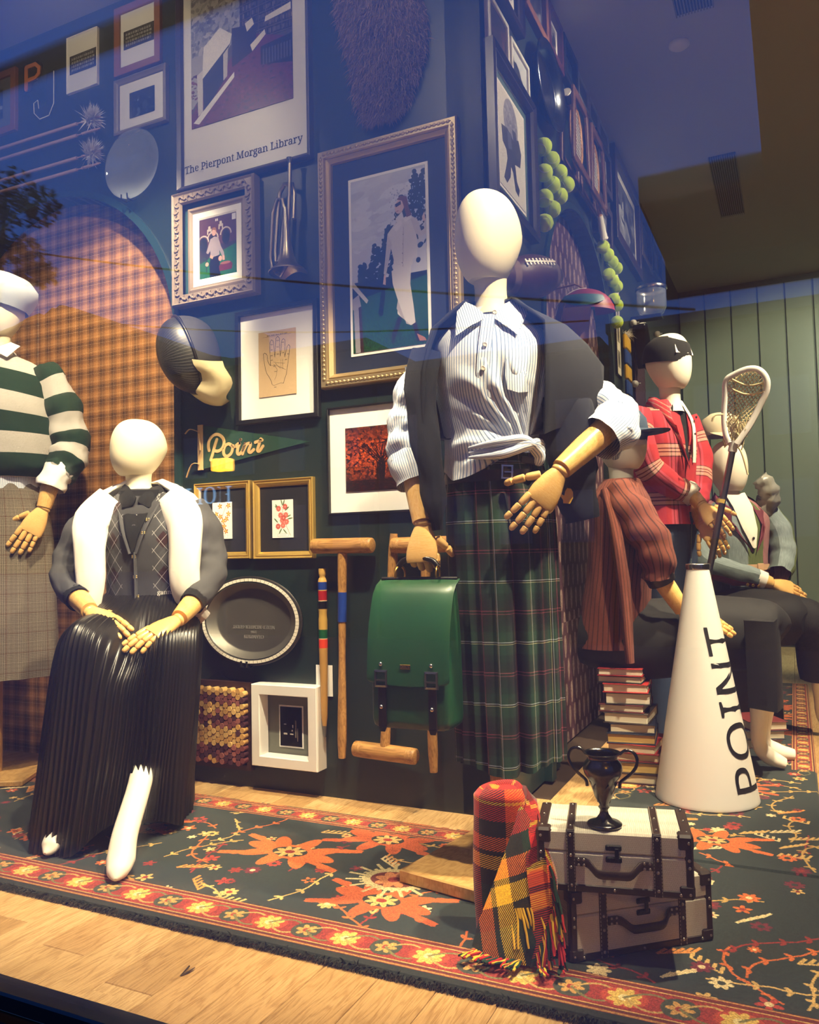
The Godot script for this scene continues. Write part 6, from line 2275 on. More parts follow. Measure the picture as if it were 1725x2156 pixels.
func green_bag() -> void:
	var root := Transform3D(Basis(Vector3.UP, deg_to_rad(20)), Vector3(0.14, 0, 0.42)) * Vector3(-0.182, 0.392, 0.10)
	var t := thing("satchel", "dark green leather backpack with two black buckled straps, held by the tall mannequin", "bag", root, deg_to_rad(2))
	var green := mat("green_leather", hexc("1d4a2c"), 0.36)
	green.clearcoat_enabled = true
	green.clearcoat = 0.25
	green.clearcoat_roughness = 0.35
	# body seen from the side: z over y
	var R := []
	var seg := 40
	var P := PackedVector3Array()
	for e in [[0.0, 0.09, 0.046, 0.0], [0.006, 0.098, 0.054, 0.0], [0.02, 0.101, 0.057, 0.0], [0.12, 0.101, 0.056, 0.0], [0.22, 0.099, 0.05, -0.004], [0.28, 0.096, 0.038, -0.012], [0.325, 0.093, 0.02, -0.022], [0.34, 0.092, 0.008, -0.026]]:
		for i in seg:
			var a := TAU * i / seg
			var c := cos(a)
			var s := sin(a)
			P.append(Vector3(signf(c) * pow(absf(c), 0.25) * e[1], e[0], signf(s) * pow(absf(s), 0.3) * e[2] + e[3]))
	var b := Mb.new()
	b.grid(P, seg, 8, true, 1, 1, true, true)
	put("body", b, green, t)
	# flap from the top bar over the front
	var rows := []
	for e in [[0.345, -0.024], [0.332, 0.004], [0.312, 0.022], [0.28, 0.0355], [0.24, 0.048], [0.2, 0.0555], [0.16, 0.06], [0.125, 0.062], [0.112, 0.0625], [0.108, 0.0625]]:
		var row := []
		for i in 13:
			var f := i / 12.0 * 2.0 - 1.0
			var w: float = 0.104 if e[0] > 0.11 else 0.097
			row.append(Vector3(f * w, e[0] + (0.0 if e[0] > 0.2 else -0.008 * (1.0 - f * f) + 0.002), e[1] - 0.004 * pow(absf(f), 6.0)))
		rows.append(row)
	b = Mb.new()
	sheet_grid(b, rows, 0.004)
	var flap := put("flap", b, green, t)
	b = Mb.new()
	for s in [-1, 1]:
		var q := []
		for r in rows.slice(1, 9):
			q.append((r[12] if s > 0 else r[0]) + Vector3(-s * 0.005, 0, 0.0012))
		b.tube(q, 0.0008, 4)
	put("stitching", b, mat("pale_thread", hexc("9ab09a"), 0.8), flap)
	b = Mb.new()
	b.tube([Vector3(-0.1, 0.348, -0.024), Vector3(0.1, 0.348, -0.024)], 0.006, 10)
	put("top_bar", b, mats.black_leather, t)
	for x in [-0.05, 0.05]:
		b = Mb.new()
		var q := []
		for k in 13:
			var a := k / 12.0 * PI * 1.25 - 0.4
			q.append(Vector3(x + cos(a) * 0.004 * signf(x), 0.36 + sin(a) * 0.02, -0.022 + cos(a) * 0.022))
		b.tube(q, 0.0028, 8)
		put("handle_ring", b, mats.brass, t)
	b = Mb.new()
	b.tube(spline(v3([-0.052, 0.378, -0.018, -0.036, 0.394, -0.016, 0.0, 0.4, -0.014, 0.036, 0.394, -0.016, 0.052, 0.378, -0.018]), 14), 0.007, 10)
	put("handle", b, mats.black_leather, t)
	for x in [-0.066, 0.062]:
		b = Mb.new()
		b.box(Vector3(x, 0.072, 0.0605), Vector3(0.021, 0.135, 0.004), 0.0015)
		b.prism(PackedVector2Array([Vector2(x - 0.0105, 0.005), Vector2(x + 0.0105, 0.005), Vector2(x + 0.006, -0.006), Vector2(x - 0.006, -0.006)]), 0.0585, 0.0625)
		b.T = Transform3D(Basis(), Vector3(0, 0.014, 0.0))
		var st := put("strap", b, mats.black_leather, t)
		b = Mb.new()
		b.T = Transform3D(Basis(), Vector3(x, 0.118, 0.064))
		moulding(b, 0.034, 0.042, [Vector2(0, -0.002), Vector2(0.001, 0.004), Vector2(0.005, 0.005), Vector2(0.007, 0.0)])
		b.box(Vector3(0, -0.004, 0.003), Vector3(0.03, 0.004, 0.003))
		put("buckle", b, mats.pewter, st)
		for y in [0.152, 0.052]:
			b = Mb.new()
			b.ball(Vector3(x, y, 0.066), Vector3(0.005, 0.005, 0.004), 10)
			put("stud", b, mats.nickel, st)
	b = Mb.new()
	b.box(Vector3(-0.003, 0.147, 0.0655), Vector3(0.026, 0.011, 0.002), 0.0006)
	var pt := put("name_plate", b, mats.brass, flap)
	lettering("plate_letters", "POINT", 0.0095, mats.ink, t, Transform3D(Basis(), Vector3(-0.003, 0.147, 0.067)), "Droid Sans")

func cape(parent: Node3D, m: Material, cx: float, rows_in: Array, th := 0.008, span := 0.95) -> MeshInstance3D:
	# a knit worn over the shoulders: rows [y, right half width, left half width, front depth, back depth]
	var rows := []
	for j in rows_in.size():
		var e: Array = rows_in[j]
		var row := []
		for i in 41:
			var a := lerpf(span, -PI - span, i / 40.0)
			var w: float = e[1] if cos(a) > 0 else e[2]
			row.append(Vector3(cx + cos(a) * w, e[0] + 0.006 * sin(a * 6.0 + j), sin(a) * (e[3] if sin(a) > 0 else e[4])))
		rows.append(row)
	var b := Mb.new()
	sheet_grid(b, rows, th)
	return put("draped_sweater", b, m, parent)

func foot(parent: Node3D, path: Array, rad: Array, m: Material) -> void:
	sleeve(parent, "foot", path, rad, m, 0.0005, 2.0, 0.3, 0.8, 26, 0.0, true)

func seated_figure() -> void:
	var t := thing("mannequin", "seated mannequin in an argyle cardigan, white draped sweater and long pleated black satin skirt", "mannequin", Vector3(-0.95, 0.0, 0.30), deg_to_rad(25))
	head(t, Transform3D(Basis(Vector3.UP, deg_to_rad(-42)).scaled(Vector3.ONE) * Basis.from_scale(Vector3(0.98, 0.79, 0.95)), Vector3(-0.148, 1.075, 0.0)), mats.mannequin_linen, 0.07, 0.043)
	# skirt: narrow pleats from the waist over the knees to the rug
	var seg := 480
	var tri := func(a: float, f: float) -> float:
		var u := a / TAU * 80.0
		var s := u - floorf(u)
		return ((s / 0.66 if s < 0.66 else (1.0 - s) / 0.34) - 0.5) * lerpf(0.006, 0.017, f) + 0.010 * f * sin(a * 9.0 + 1.3 * sin(f * 3.0))
	var P := rings([[0.70, -0.12, 0, 0.126, 0.09, 0.09], [0.655, -0.112, 0.04, 0.155, 0.17, 0.14], [0.62, -0.106, 0.1, 0.172, 0.25, 0.2], [0.585, -0.106, 0.16, 0.186, 0.25, 0.26], [0.5, -0.112, 0.19, 0.194, 0.24, 0.29], [0.32, -0.13, 0.2, 0.199, 0.23, 0.3], [0.19, -0.145, 0.2, 0.2, 0.23, 0.31], [0.016, -0.165, 0.2, 0.205, 0.23, 0.32]], seg, tri, 34)
	for i in P.size():
		var p := P[i]
		var k := i / seg
		var front := smoothstep(0.15, 0.4, p.z)
		if front > 0.0:
			var dip := exp(-pow((p.x + 0.05) / 0.055, 2.0))
			var hi := smoothstep(0.42, 0.6, p.y)
			p.z -= dip * front * (0.035 + 0.05 * hi)
			p.y -= dip * front * 0.05 * hi
			p.y += 0.03 * hi * front * exp(-pow((p.x + 0.19) / 0.05, 2.0))
			# raised hem over the shoes
			p.y += front * 0.075 * pow(k / 33.0, 5.0) * exp(-pow((p.x + 0.03) / 0.12, 4.0))
		P[i] = p
	var b := Mb.new()
	b.grid(P, seg, 34, true, 1.0, 1.0)
	put("skirt", b, mats.black_satin, t)
	b = Mb.new()
	b.box(Vector3(-0.08, 0.27, 0.06), Vector3(0.2, 0.52, 0.2), 0.01)
	put("stool", b, mats.black_wood, t)
	# feet
	foot(t, v3([-0.03, 0.3, 0.26, -0.02, 0.19, 0.37, -0.013, 0.10, 0.5, -0.006, 0.052, 0.55, 0.0, 0.036, 0.59, 0.003, 0.028, 0.612]), [0.034, 0.032, 0.033, 0.036, 0.026, 0.004], mats.mannequin_white)
	foot(t, v3([-0.235, 0.2, 0.3, -0.24, 0.08, 0.37, -0.246, 0.04, 0.41, -0.25, 0.03, 0.435]), [0.034, 0.032, 0.026, 0.004], mats.mannequin_white)
	# cardigan, its print laid on flat from the front
	P = rings([[0.668, -0.115, 0.0, 0.133, 0.108, 0.1], [0.73, -0.113, 0.0, 0.134, 0.112, 0.1], [0.8, -0.108, 0.0, 0.138, 0.12, 0.105], [0.87, -0.11, 0.0, 0.146, 0.122, 0.11], [0.92, -0.115, 0.0, 0.148, 0.11, 0.108], [0.97, -0.12, 0.0, 0.142, 0.092, 0.098], [1.005, -0.124, 0.0, 0.105, 0.072, 0.08], [1.028, -0.127, 0.0, 0.064, 0.056, 0.06]], 72, func(a: float, f: float) -> float: return 0.0025 * noise.get_noise_2d(a * 3.0, f * 9.0), 36)
	b = Mb.new()
	b.grid(P, 72, 36, true, 1, 1)
	for i in b.U.size():
		b.U[i] = Vector2((b.V[i].x + 0.115) / 0.33 + 0.5, (1.0 - b.V[i].y) / 0.34) if b.V[i].z > -0.01 else Vector2(0.5, 0.5)
	var cg := put("cardigan", b, mats.argyle_knit, t)
	var onf := func(x: float, y: float, off := 0.0) -> Vector3:
		# a point on the chest
		var hw := 0.140
		var u := clampf((x + 0.112) / hw, -0.98, 0.98)
		var dep := lerpf(0.112, 0.122, smoothstep(0.7, 0.84, y)) if y < 0.88 else lerpf(0.122, 0.058, smoothstep(0.87, 1.03, y))
		return Vector3(x, y, dep * pow(1.0 - pow(absf(u), 2.2), 0.5) + off)
	# black polo in the neck opening
	b = Mb.new()
	var rows := []
	for j in 9:
		var y := 1.022 - j * 0.0245
		var w := lerpf(0.062, 0.004, j / 8.0)
		var row := []
		for i in 9:
			row.append(onf.call(-0.124 + w * (i / 4.0 - 1.0), y, 0.005))
		rows.append(row)
	sheet_grid(b, rows, 0.004)
	var po := put("polo_shirt", b, mats.black_knit, t)
	for q in [[-0.190, 1.01, -0.125, 0.972], [-0.06, 1.01, -0.118, 0.968]]:
		b = Mb.new()
		var s: float = signf(q[0] - q[2])
		sheet_grid(b, [[Vector3(q[0] + 0.005, 1.045, 0.02), Vector3((q[0] + q[2]) * 0.5, 1.032, 0.055), Vector3(q[2], 0.997, 0.088)], [Vector3(q[0] + s * 0.008, 1.015, 0.036), onf.call((q[0] * 0.6 + q[2] * 0.4), 1.0, 0.022), Vector3(q[2], 0.985, 0.096)], [Vector3(q[0] - s * 0.002, 0.99, 0.066), onf.call(q[0] * 0.62 + q[2] * 0.38, 0.965, 0.016), onf.call(q[2] + s * 0.012, 0.972, 0.012)]], 0.005)
		put("collar", b, mats.black_knit, po)
	for y in [0.968, 0.938, 0.905, 0.872]:
		button(po, onf.call(-0.122, y, 0.0055), 0.0068, mats.nickel)
	# ribbed band along the opening and down the front
	b = Mb.new()
	for s in [-1.0, 1.0]:
		var q := []
		for k in 12:
			var f := k / 11.0
			q.append(onf.call(-0.122 + s * lerpf(0.072, 0.006, f), lerpf(1.01, 0.822, f), 0.004))
		b.tube(q, 0.011, 8, true, 0.35)
	var q2 := []
	for k in 9:
		q2.append(onf.call(-0.117, lerpf(0.826, 0.672, k / 8.0), 0.003))
	b.tube(q2, 0.014, 8, true, 0.3)
	put("button_band", b, mats.grey_knit, cg)
	for e in [[-0.119, 0.812], [-0.117, 0.75], [-0.112, 0.69], [-0.082, 0.926], [-0.09, 0.885]]:
		b = Mb.new()
		b.T = Transform3D(Basis(), onf.call(e[0], e[1], 0.009))
		for k in 4:
			b.ball(Vector3((k % 2 - 0.5) * 0.007, (k / 2 - 0.5) * 0.005, 0), Vector3(0.0036, 0.003, 0.003), 8)
		put("button", b, mats.gold_button, cg)
	var lg: Vector3 = onf.call(-0.033, 0.70, 0.004)
	lettering("brand_stitching", "ganni", 0.0175, mats.white_knit, cg, frame_at(lg, Vector3(0.0, 1, 0.05), Vector3(0.55, 0, 1)), "Droid Serif", 400, true)
	# sleeves, forearms, hands on the lap
	sleeve(t, "sleeve", v3([-0.255, 0.975, -0.01, -0.33, 0.9, -0.01, -0.372, 0.81, 0.0, -0.362, 0.742, 0.05, -0.285, 0.692, 0.15]), [0.05, 0.056, 0.05, 0.047, 0.036], mats.grey_knit, 0.004, 9.0, 0.3, 1.0, 30, 0.3)
	sleeve(t, "sleeve", v3([0.015, 0.97, -0.01, 0.06, 0.9, -0.01, 0.085, 0.81, 0.0, 0.096, 0.742, 0.05, 0.072, 0.676, 0.15]), [0.05, 0.056, 0.05, 0.047, 0.036], mats.grey_knit, 0.004, 9.0, 0.3, 1.0, 30, 1.3)
	sleeve(t, "cuff", v3([-0.298, 0.699, 0.135, -0.274, 0.685, 0.164]), [0.038, 0.038], mats.black_knit, 0.001, 2.0, 0.3, 1.0, 4)
	sleeve(t, "cuff", v3([0.076, 0.686, 0.135, 0.068, 0.666, 0.164]), [0.038, 0.038], mats.black_knit, 0.001, 2.0, 0.3, 1.0, 4)
	forearm(t, Vector3(-0.292, 0.696, 0.14), Vector3(-0.218, 0.656, 0.222), 0.033, 0.025)
	wooden_hand(t, frame_at(Vector3(-0.208, 0.65, 0.232), Vector3(0.115, -0.04, 0.085), Vector3(-0.1, 1.0, 0.35)), -1.0, [[0.1, 0.15, 0.1], [0.12, 0.18, 0.1], [0.15, 0.2, 0.1], [0.2, 0.2, 0.1]], 0.2, 0.04, 1.0)
	forearm(t, Vector3(0.073, 0.676, 0.14), Vector3(0.052, 0.63, 0.235), 0.033, 0.025)
	wooden_hand(t, frame_at(Vector3(0.047, 0.622, 0.247), Vector3(-0.085, -0.045, 0.09), Vector3(0.0, 1.0, 0.5)), 1.0, [[0.1, 0.12, 0.1], [0.12, 0.15, 0.1], [0.15, 0.18, 0.1], [0.2, 0.2, 0.1]], 0.2, 0.06, 1.0)
	# white sweater over the shoulders
	var sw := cape(t, mats.white_knit, -0.125, [[1.048, 0.058, 0.062, 0.05, 0.06], [1.03, 0.10, 0.11, 0.068, 0.08], [1.0, 0.15, 0.165, 0.084, 0.1], [0.955, 0.188, 0.205, 0.094, 0.11], [0.9, 0.2, 0.222, 0.1, 0.115], [0.86, 0.196, 0.218, 0.102, 0.11]], 0.009, 0.62)
	sleeve(sw, "sweater_sleeve", v3([-0.215, 1.0, 0.055, -0.262, 0.93, 0.085, -0.262, 0.85, 0.115, -0.252, 0.76, 0.128, -0.248, 0.69, 0.13, -0.245, 0.64, 0.13]), [0.05, 0.056, 0.05, 0.042, 0.034, 0.02], mats.white_knit, 0.004, 4.0, 0.3, 0.55, 26, 0.0, true)
	sleeve(sw, "sweater_sleeve", v3([-0.03, 1.0, 0.055, 0.02, 0.93, 0.085, 0.034, 0.85, 0.11, 0.036, 0.76, 0.125, 0.04, 0.69, 0.12, 0.07, 0.635, 0.10, 0.088, 0.615, 0.09]), [0.05, 0.06, 0.058, 0.05, 0.042, 0.034, 0.026], mats.white_knit, 0.004, 4.0, 0.3, 0.55, 26, 0.7, true)

func striped_figure() -> void:
	var t := thing("mannequin", "mannequin at the left edge in a green and grey striped rugby sweater and pale beret", "mannequin", Vector3(-1.75, 0.0, 0.22), deg_to_rad(30))
	var cx := -0.125
	head(t, Transform3D(Basis(Vector3.UP, deg_to_rad(-25)) * Basis.from_scale(Vector3(1.0, 0.92, 1.0)), Vector3(cx, 1.655, 0.0)), mats.mannequin_linen, 0.08)
	var b := Mb.new()
	b.T = Transform3D(Basis(Vector3.BACK, -0.18), Vector3(cx + 0.005, 1.8, -0.01))
	b.lathe([Vector2(0.098, -0.03), Vector2(0.112, 0.0), Vector2(0.122, 0.03), Vector2(0.118, 0.06), Vector2(0.09, 0.088), Vector2(0.045, 0.102), Vector2(0.001, 0.105)], 40, 1.0, 1.12)
	put("beret", b, bump(mat("pale_felt", hexc("c9d2d6"), 0.95), 0.1, 0.0), t)
	mat("pale_felt").heightmap_enabled = false
	# rugby sweater
	var seg := 72
	var P := rings([[1.115, cx, 0.0, 0.158, 0.125, 0.115], [1.15, cx, 0.0, 0.205, 0.145, 0.13], [1.22, cx, 0.0, 0.212, 0.15, 0.13], [1.32, cx, 0.0, 0.208, 0.15, 0.125], [1.4, cx, 0.0, 0.2, 0.142, 0.12], [1.48, cx, 0.0, 0.185, 0.12, 0.11], [1.54, cx, 0.0, 0.15, 0.09, 0.095], [1.58, cx, 0.0, 0.075, 0.065, 0.07], [1.6, cx, 0.0, 0.056, 0.056, 0.058]], seg, func(a: float, f: float) -> float: return 0.006 * noise.get_noise_2d(a * 1.5, f * 6.0), 40)
	b = Mb.new()
	b.grid(P, seg, 40, true, 1, 1)
	for i in b.U.size():
		b.U[i] = Vector2(b.U[i].x * 1.2, (1.53 - b.V[i].y - 0.22 * absf(b.V[i].x - cx) * smoothstep(1.2, 1.45, b.V[i].y)) / 0.165)
	var sw := put("rugby_sweater", b, mats.rugby_knit, t)
	sleeve(t, "sleeve", v3([0.025, 1.53, -0.01, 0.085, 1.43, -0.01, 0.118, 1.32, -0.01, 0.138, 1.23, 0.0, 0.13, 1.16, 0.04, 0.112, 1.12, 0.07]), [0.062, 0.07, 0.072, 0.072, 0.066, 0.048], mats.rugby_knit, 0.008, 9.0, 1.0, 1.0, 36, 0.8)
	for c in t.get_children():
		if c.name.begins_with("sleeve"):
			var ms: ArrayMesh = c.mesh
			var A := ms.surface_get_arrays(0)
			var U: PackedVector2Array = A[Mesh.ARRAY_TEX_UV]
			for i in U.size():
				U[i] = Vector2(U[i].x, U[i].y / 0.165 + 0.12)
			A[Mesh.ARRAY_TEX_UV] = U
			var nm := ArrayMesh.new()
			nm.add_surface_from_arrays(Mesh.PRIMITIVE_TRIANGLES, A)
			c.mesh = nm
	sleeve(t, "shirt_cuff", v3([0.122, 1.145, 0.055, 0.108, 1.11, 0.078, 0.096, 1.07, 0.09]), [0.05, 0.054, 0.05], mats.white_paper, 0.005, 3.0, 0.3, 1.0, 12, 0.5)
	forearm(t, Vector3(0.1, 1.1, 0.085), Vector3(0.078, 1.0, 0.1), 0.032, 0.025)
	wooden_hand(t, frame_at(Vector3(0.075, 0.99, 0.103), Vector3(-0.062, -0.12, 0.035), Vector3(0.3, 0.0, 1.0)), 1.0, [[0.08, 0.12, 0.1], [0.06, 0.1, 0.1], [0.04, 0.1, 0.1], [0.02, 0.12, 0.1]], 0.4, 0.08, 1.05)
	# shirt collar and tail
	for q in [[-0.07, 1.63, 0.03, -0.115, 1.585, 0.075, -0.05, 1.555, 0.095], [-0.18, 1.63, 0.03, -0.135, 1.585, 0.075, -0.19, 1.555, 0.09]]:
		var v := v3(q)
		b = Mb.new()
		sheet_grid(b, [[v[0], v[0].lerp(v[1], 0.5) + Vector3(0, 0, 0.01), v[1]], [v[0] + (v[2] - v[1]) * 0.6, (v[0] + v[2]) * 0.5 + Vector3(0, -0.008, 0.02), v[1].lerp(v[2], 0.5)], [v[2].lerp(v[0], 0.3), v[2].lerp(v[1], 0.1), v[2].lerp(v[1], 0.5)]], 0.004)
		put("collar", b, mats.white_paper, sw)
	b = Mb.new()
	b.grid(rings([[1.07, cx, 0, 0.146, 0.122, 0.115], [1.15, cx, 0, 0.15, 0.122, 0.115]], 48, func(a: float, f: float) -> float: return 0.003 * sin(a * 11.0), 4), 48, 4, true, 1.0, -1.0)
	put("shirt_tail", b, mats.shirting, t)
	# checked skirt
	P = rings([[1.1, cx, 0, 0.142, 0.118, 0.11], [1.0, cx, 0, 0.175, 0.135, 0.13], [0.9, cx, 0, 0.198, 0.15, 0.14], [0.6, cx, 0, 0.212, 0.16, 0.15], [0.385, cx, 0, 0.218, 0.165, 0.155]], 90, func(a: float, f: float) -> float: return 0.012 * f * sin(a * 7.0) - 0.022 * f * exp(-pow((a - 1.1) / 0.12, 2.0)), 16)
	b = Mb.new()
	b.grid(P, 90, 16, true, 1.12, -1.0)
	put("skirt", b, mats.check_wool, t)
	b = Mb.new()
	b.tube([Vector3(cx, 0.03, 0), Vector3(cx, 0.7, 0)], 0.02, 12)
	b.box(Vector3(cx, 0.0255, 0), Vector3(0.3, 0.02, 0.3), 0.004)
	put("stand", b, mats.board_wood, t)

func far_figures() -> void:
	# seated in brown, on the stack of books, facing along the wall
	var t := thing("mannequin", "mannequin seated on the books in a ribbed brown cardigan, navy cap and black skirt", "mannequin", Vector3(0.27, 0.0, -0.58), PI / 2)
	head(t, Transform3D(Basis(Vector3.UP, -0.35), Vector3(-0.035, 1.085, 0.02)), mats.mannequin_white, 0.08)
	var b := Mb.new()
	b.T = Transform3D(Basis(Vector3.UP, -0.35) * Basis(Vector3.RIGHT, 0.12), Vector3(-0.035, 1.2, 0.015))
	b.lathe([Vector2(0.087, -0.01), Vector2(0.089, 0.03), Vector2(0.08, 0.07), Vector2(0.05, 0.105), Vector2(0.001, 0.118)], 32, 1.0, 1.18)
	var cp := put("cap", b, mats.cap_navy, t)
	b = Mb.new()
	var rows := []
	for j in 6:
		var f := j / 5.0
		var row := []
		for i in 13:
			var a := PI * (0.15 + 0.7 * i / 12.0)
			row.append(Vector3(cos(a) * 0.088, 1.205 + 0.012 * sin(a) - 0.01 * f, 0.015 + sin(a) * 0.1 + f * 0.085 * pow(sin(PI * i / 12.0), 0.6)))
		rows.append(row)
	b.T = Transform3D(Basis(Vector3.UP, -0.35), Vector3(-0.035 - 0.01, 0, 0.012))
	sheet_grid(b, rows, 0.004)
	put("brim", b, mats.cap_navy, cp)
	var P := rings([[0.46, 0, -0.03, 0.15, 0.12, 0.13], [0.6, 0, -0.02, 0.15, 0.115, 0.12], [0.75, -0.01, 0, 0.15, 0.11, 0.11], [0.88, -0.02, 0.015, 0.165, 0.115, 0.11], [0.97, -0.03, 0.02, 0.17, 0.095, 0.105], [1.02, -0.035, 0.02, 0.115, 0.075, 0.08], [1.05, -0.035, 0.02, 0.062, 0.06, 0.06]], 64, func(a: float, f: float) -> float: return 0.005 * noise.get_noise_2d(a * 2.0, f * 6.0), 30)
	b = Mb.new()
	b.grid(P, 64, 30, true, 0.9, -1.0)
	put("cardigan", b, mats.brown_rib, t)
	sleeve(t, "sleeve", v3([-0.13, 1.0, 0.02, -0.165, 0.92, 0.08, -0.155, 0.81, 0.14, -0.13, 0.71, 0.15]), [0.06, 0.066, 0.064, 0.05], mats.brown_rib, 0.007, 8.0, 0.36, 1.0, 28, 0.4)
	sleeve(t, "hanging_sleeve", v3([-0.16, 1.0, -0.01, -0.2, 0.85, 0.03, -0.205, 0.65, 0.05, -0.205, 0.43, 0.06]), [0.034, 0.042, 0.04, 0.026], mats.brown_rib, 0.003, 4.0, 0.26, 0.5, 24, 1.0, true)
	sleeve(t, "cuff", v3([-0.132, 0.716, 0.149, -0.122, 0.69, 0.158]), [0.05, 0.046], mats.black_leather, 0.0005, 2.0, 0.3, 1.0, 4)
	button(t, Vector3(-0.205, 0.84, 0.1), 0.006, mats.pearl, Vector3(-0.6, 0, 0.8))
	forearm(t, Vector3(-0.125, 0.72, 0.145), Vector3(-0.082, 0.595, 0.215), 0.034, 0.026)
	wooden_hand(t, frame_at(Vector3(-0.078, 0.584, 0.222), Vector3(0.03, -0.03, 0.1), Vector3(-0.5, 0.9, 0.1)), 1.0, [0.15, 0.15, 0.15, 0.2], 0.3)
	sleeve(t, "skirt", v3([-0.01, 0.5, -0.14, 0.0, 0.49, 0.0, 0.06, 0.49, 0.16, 0.15, 0.5, 0.34, 0.2, 0.49, 0.46, 0.2, 0.47, 0.5]), [0.1, 0.142, 0.14, 0.13, 0.12, 0.06], mats.black_cloth, 0.004, 6.0, 1.0, 1.0, 34, 0.2, true)
	rows = []
	for j in 7:
		var f := j / 6.0
		rows.append([Vector3(-0.02 + 0.08 * f, 0.56 - 0.3 * f, 0.40), Vector3(0.04, 0.55 - 0.3 * f, 0.485), Vector3(0.15, 0.56 - 0.31 * f, 0.5), Vector3(0.3, 0.56 - 0.26 * f, 0.49), Vector3(0.36, 0.55 - 0.24 * f, 0.42)])
	b = Mb.new()
	sheet_grid(b, rows, 0.006)
	put("skirt_front", b, mats.black_cloth, t)
	foot(t, v3([0.12, 0.5, 0.42, 0.14, 0.36, 0.435, 0.185, 0.2, 0.425, 0.215, 0.105, 0.42, 0.235, 0.06, 0.45, 0.25, 0.035, 0.5]), [0.05, 0.048, 0.036, 0.03, 0.034, 0.022], mats.mannequin_white)
	foot(t, v3([0.3, 0.5, 0.44, 0.33, 0.32, 0.455, 0.36, 0.15, 0.43, 0.375, 0.08, 0.43, 0.395, 0.045, 0.47, 0.41, 0.032, 0.53]), [0.05, 0.048, 0.036, 0.03, 0.034, 0.022], mats.mannequin_white)
	# standing in the red plaid blazer
	t = thing("mannequin", "standing mannequin in a red plaid blazer, jeans and a black and cream cap", "mannequin", Vector3(0.35, 0.0, -1.17), deg_to_rad(60))
	head(t, Transform3D(Basis(Vector3.UP, 0.1), Vector3(0.0, 1.468, 0.045)), mats.mannequin_white, 0.1)
	b = Mb.new()
	b.T = Transform3D(Basis(Vector3.RIGHT, 0.1), Vector3(0.0, 1.595, 0.035))
	b.lathe([Vector2(0.088, -0.02), Vector2(0.09, 0.02), Vector2(0.08, 0.06), Vector2(0.05, 0.09), Vector2(0.001, 0.1)], 32, 1.0, 1.18)
	cp = put("cap", b, mats.black_knit, t)
	b = Mb.new()
	sheet_grid(b, [v3([-0.055, 1.6, 0.127, 0.0, 1.6, 0.143, 0.055, 1.6, 0.127]), v3([-0.05, 1.635, 0.118, 0.0, 1.638, 0.13, 0.05, 1.635, 0.118]), v3([-0.035, 1.67, 0.09, 0.0, 1.675, 0.098, 0.035, 1.67, 0.09])], 0.004)
	put("cream_panel", b, mats.white_knit, cp)
	P = rings([[0.9, 0, 0, 0.165, 0.13, 0.12], [1.0, 0, 0, 0.152, 0.12, 0.11], [1.1, 0, 0, 0.142, 0.112, 0.105], [1.22, 0, 0, 0.158, 0.12, 0.11], [1.3, 0, 0.0, 0.165, 0.11, 0.108], [1.36, 0, 0.005, 0.15, 0.085, 0.095], [1.395, 0, 0.01, 0.09, 0.07, 0.075], [1.42, 0, 0.01, 0.062, 0.06, 0.062]], 72, func(a: float, f: float) -> float: return 0.004 * noise.get_noise_2d(a * 2.0, f * 5.0) - 0.025 * exp(-pow((a - 1.4) / 0.16, 2.0)) * (1.0 - smoothstep(0.55, 0.9, f)), 34)
	b = Mb.new()
	b.grid(P, 72, 34, true, 0.95, -1.0)
	var bz := put("blazer", b, mats.blazer_wool, t)
	b = Mb.new()
	b.quad(Vector3(-0.045, 1.38, 0.083), Vector3(0.0, 1.12, 0.128), Vector3(0.05, 1.38, 0.083), Vector3(0.0, 1.43, 0.072))
	put("shirt_front", b, mats.black_knit, t)
	for s in [-1.0, 1.0]:
		b = Mb.new()
		sheet_grid(b, [v3([s * 0.062, 1.435, -0.01, s * 0.07, 1.425, 0.03, s * 0.052, 1.39, 0.078]), v3([s * 0.095, 1.405, 0.0, s * 0.105, 1.38, 0.05, s * 0.075, 1.33, 0.108]), v3([s * 0.06, 1.30, 0.118, s * 0.05, 1.24, 0.13, s * 0.012, 1.14, 0.132])], 0.005)
		put("lapel", b, mats.blazer_wool, bz)
	b = Mb.new()
	b.tube(spline(v3([0.05, 1.42, 0.06, 0.045, 1.33, 0.115, 0.03, 1.25, 0.134, 0.02, 1.15, 0.136]), 14), 0.009, 8, true, 0.4)
	for e in [[0.046, 1.34], [0.034, 1.27], [0.024, 1.19]]:
		button(t, Vector3(e[0], e[1], 0.135), 0.005, mats.pewter)
	put("white_edging", b, mats.white_knit, t)
	sleeve(t, "sleeve", v3([-0.15, 1.36, 0.0, -0.185, 1.25, 0.03, -0.165, 1.13, 0.06, -0.07, 1.05, 0.10, -0.01, 1.035, 0.115]), [0.056, 0.06, 0.056, 0.05, 0.046], mats.blazer_wool, 0.004, 8.0, 0.34, 1.0, 30, 0.2)
	sleeve(t, "cuff", v3([-0.02, 1.038, 0.112, 0.0, 1.01, 0.145]), [0.05, 0.044], mats.white_knit, 0.003, 2.0, 0.3, 1.0, 8)
	forearm(t, Vector3(-0.005, 1.03, 0.125), Vector3(-0.022, 0.972, 0.192), 0.031, 0.025)
	wooden_hand(t, frame_at(Vector3(-0.025, 0.966, 0.2), Vector3(-0.012, -0.05, 0.06), Vector3(-0.8, 0.5, 0.3)), -1.0, [0.5, 0.5, 0.5, 0.5], 0.5)
	sleeve(t, "sleeve", v3([0.15, 1.36, 0.0, 0.18, 1.2, 0.04, 0.13, 1.05, 0.07, 0.08, 0.99, 0.09]), [0.056, 0.058, 0.05, 0.046], mats.blazer_wool, 0.004, 8.0, 0.34, 1.0, 24, 0.9)
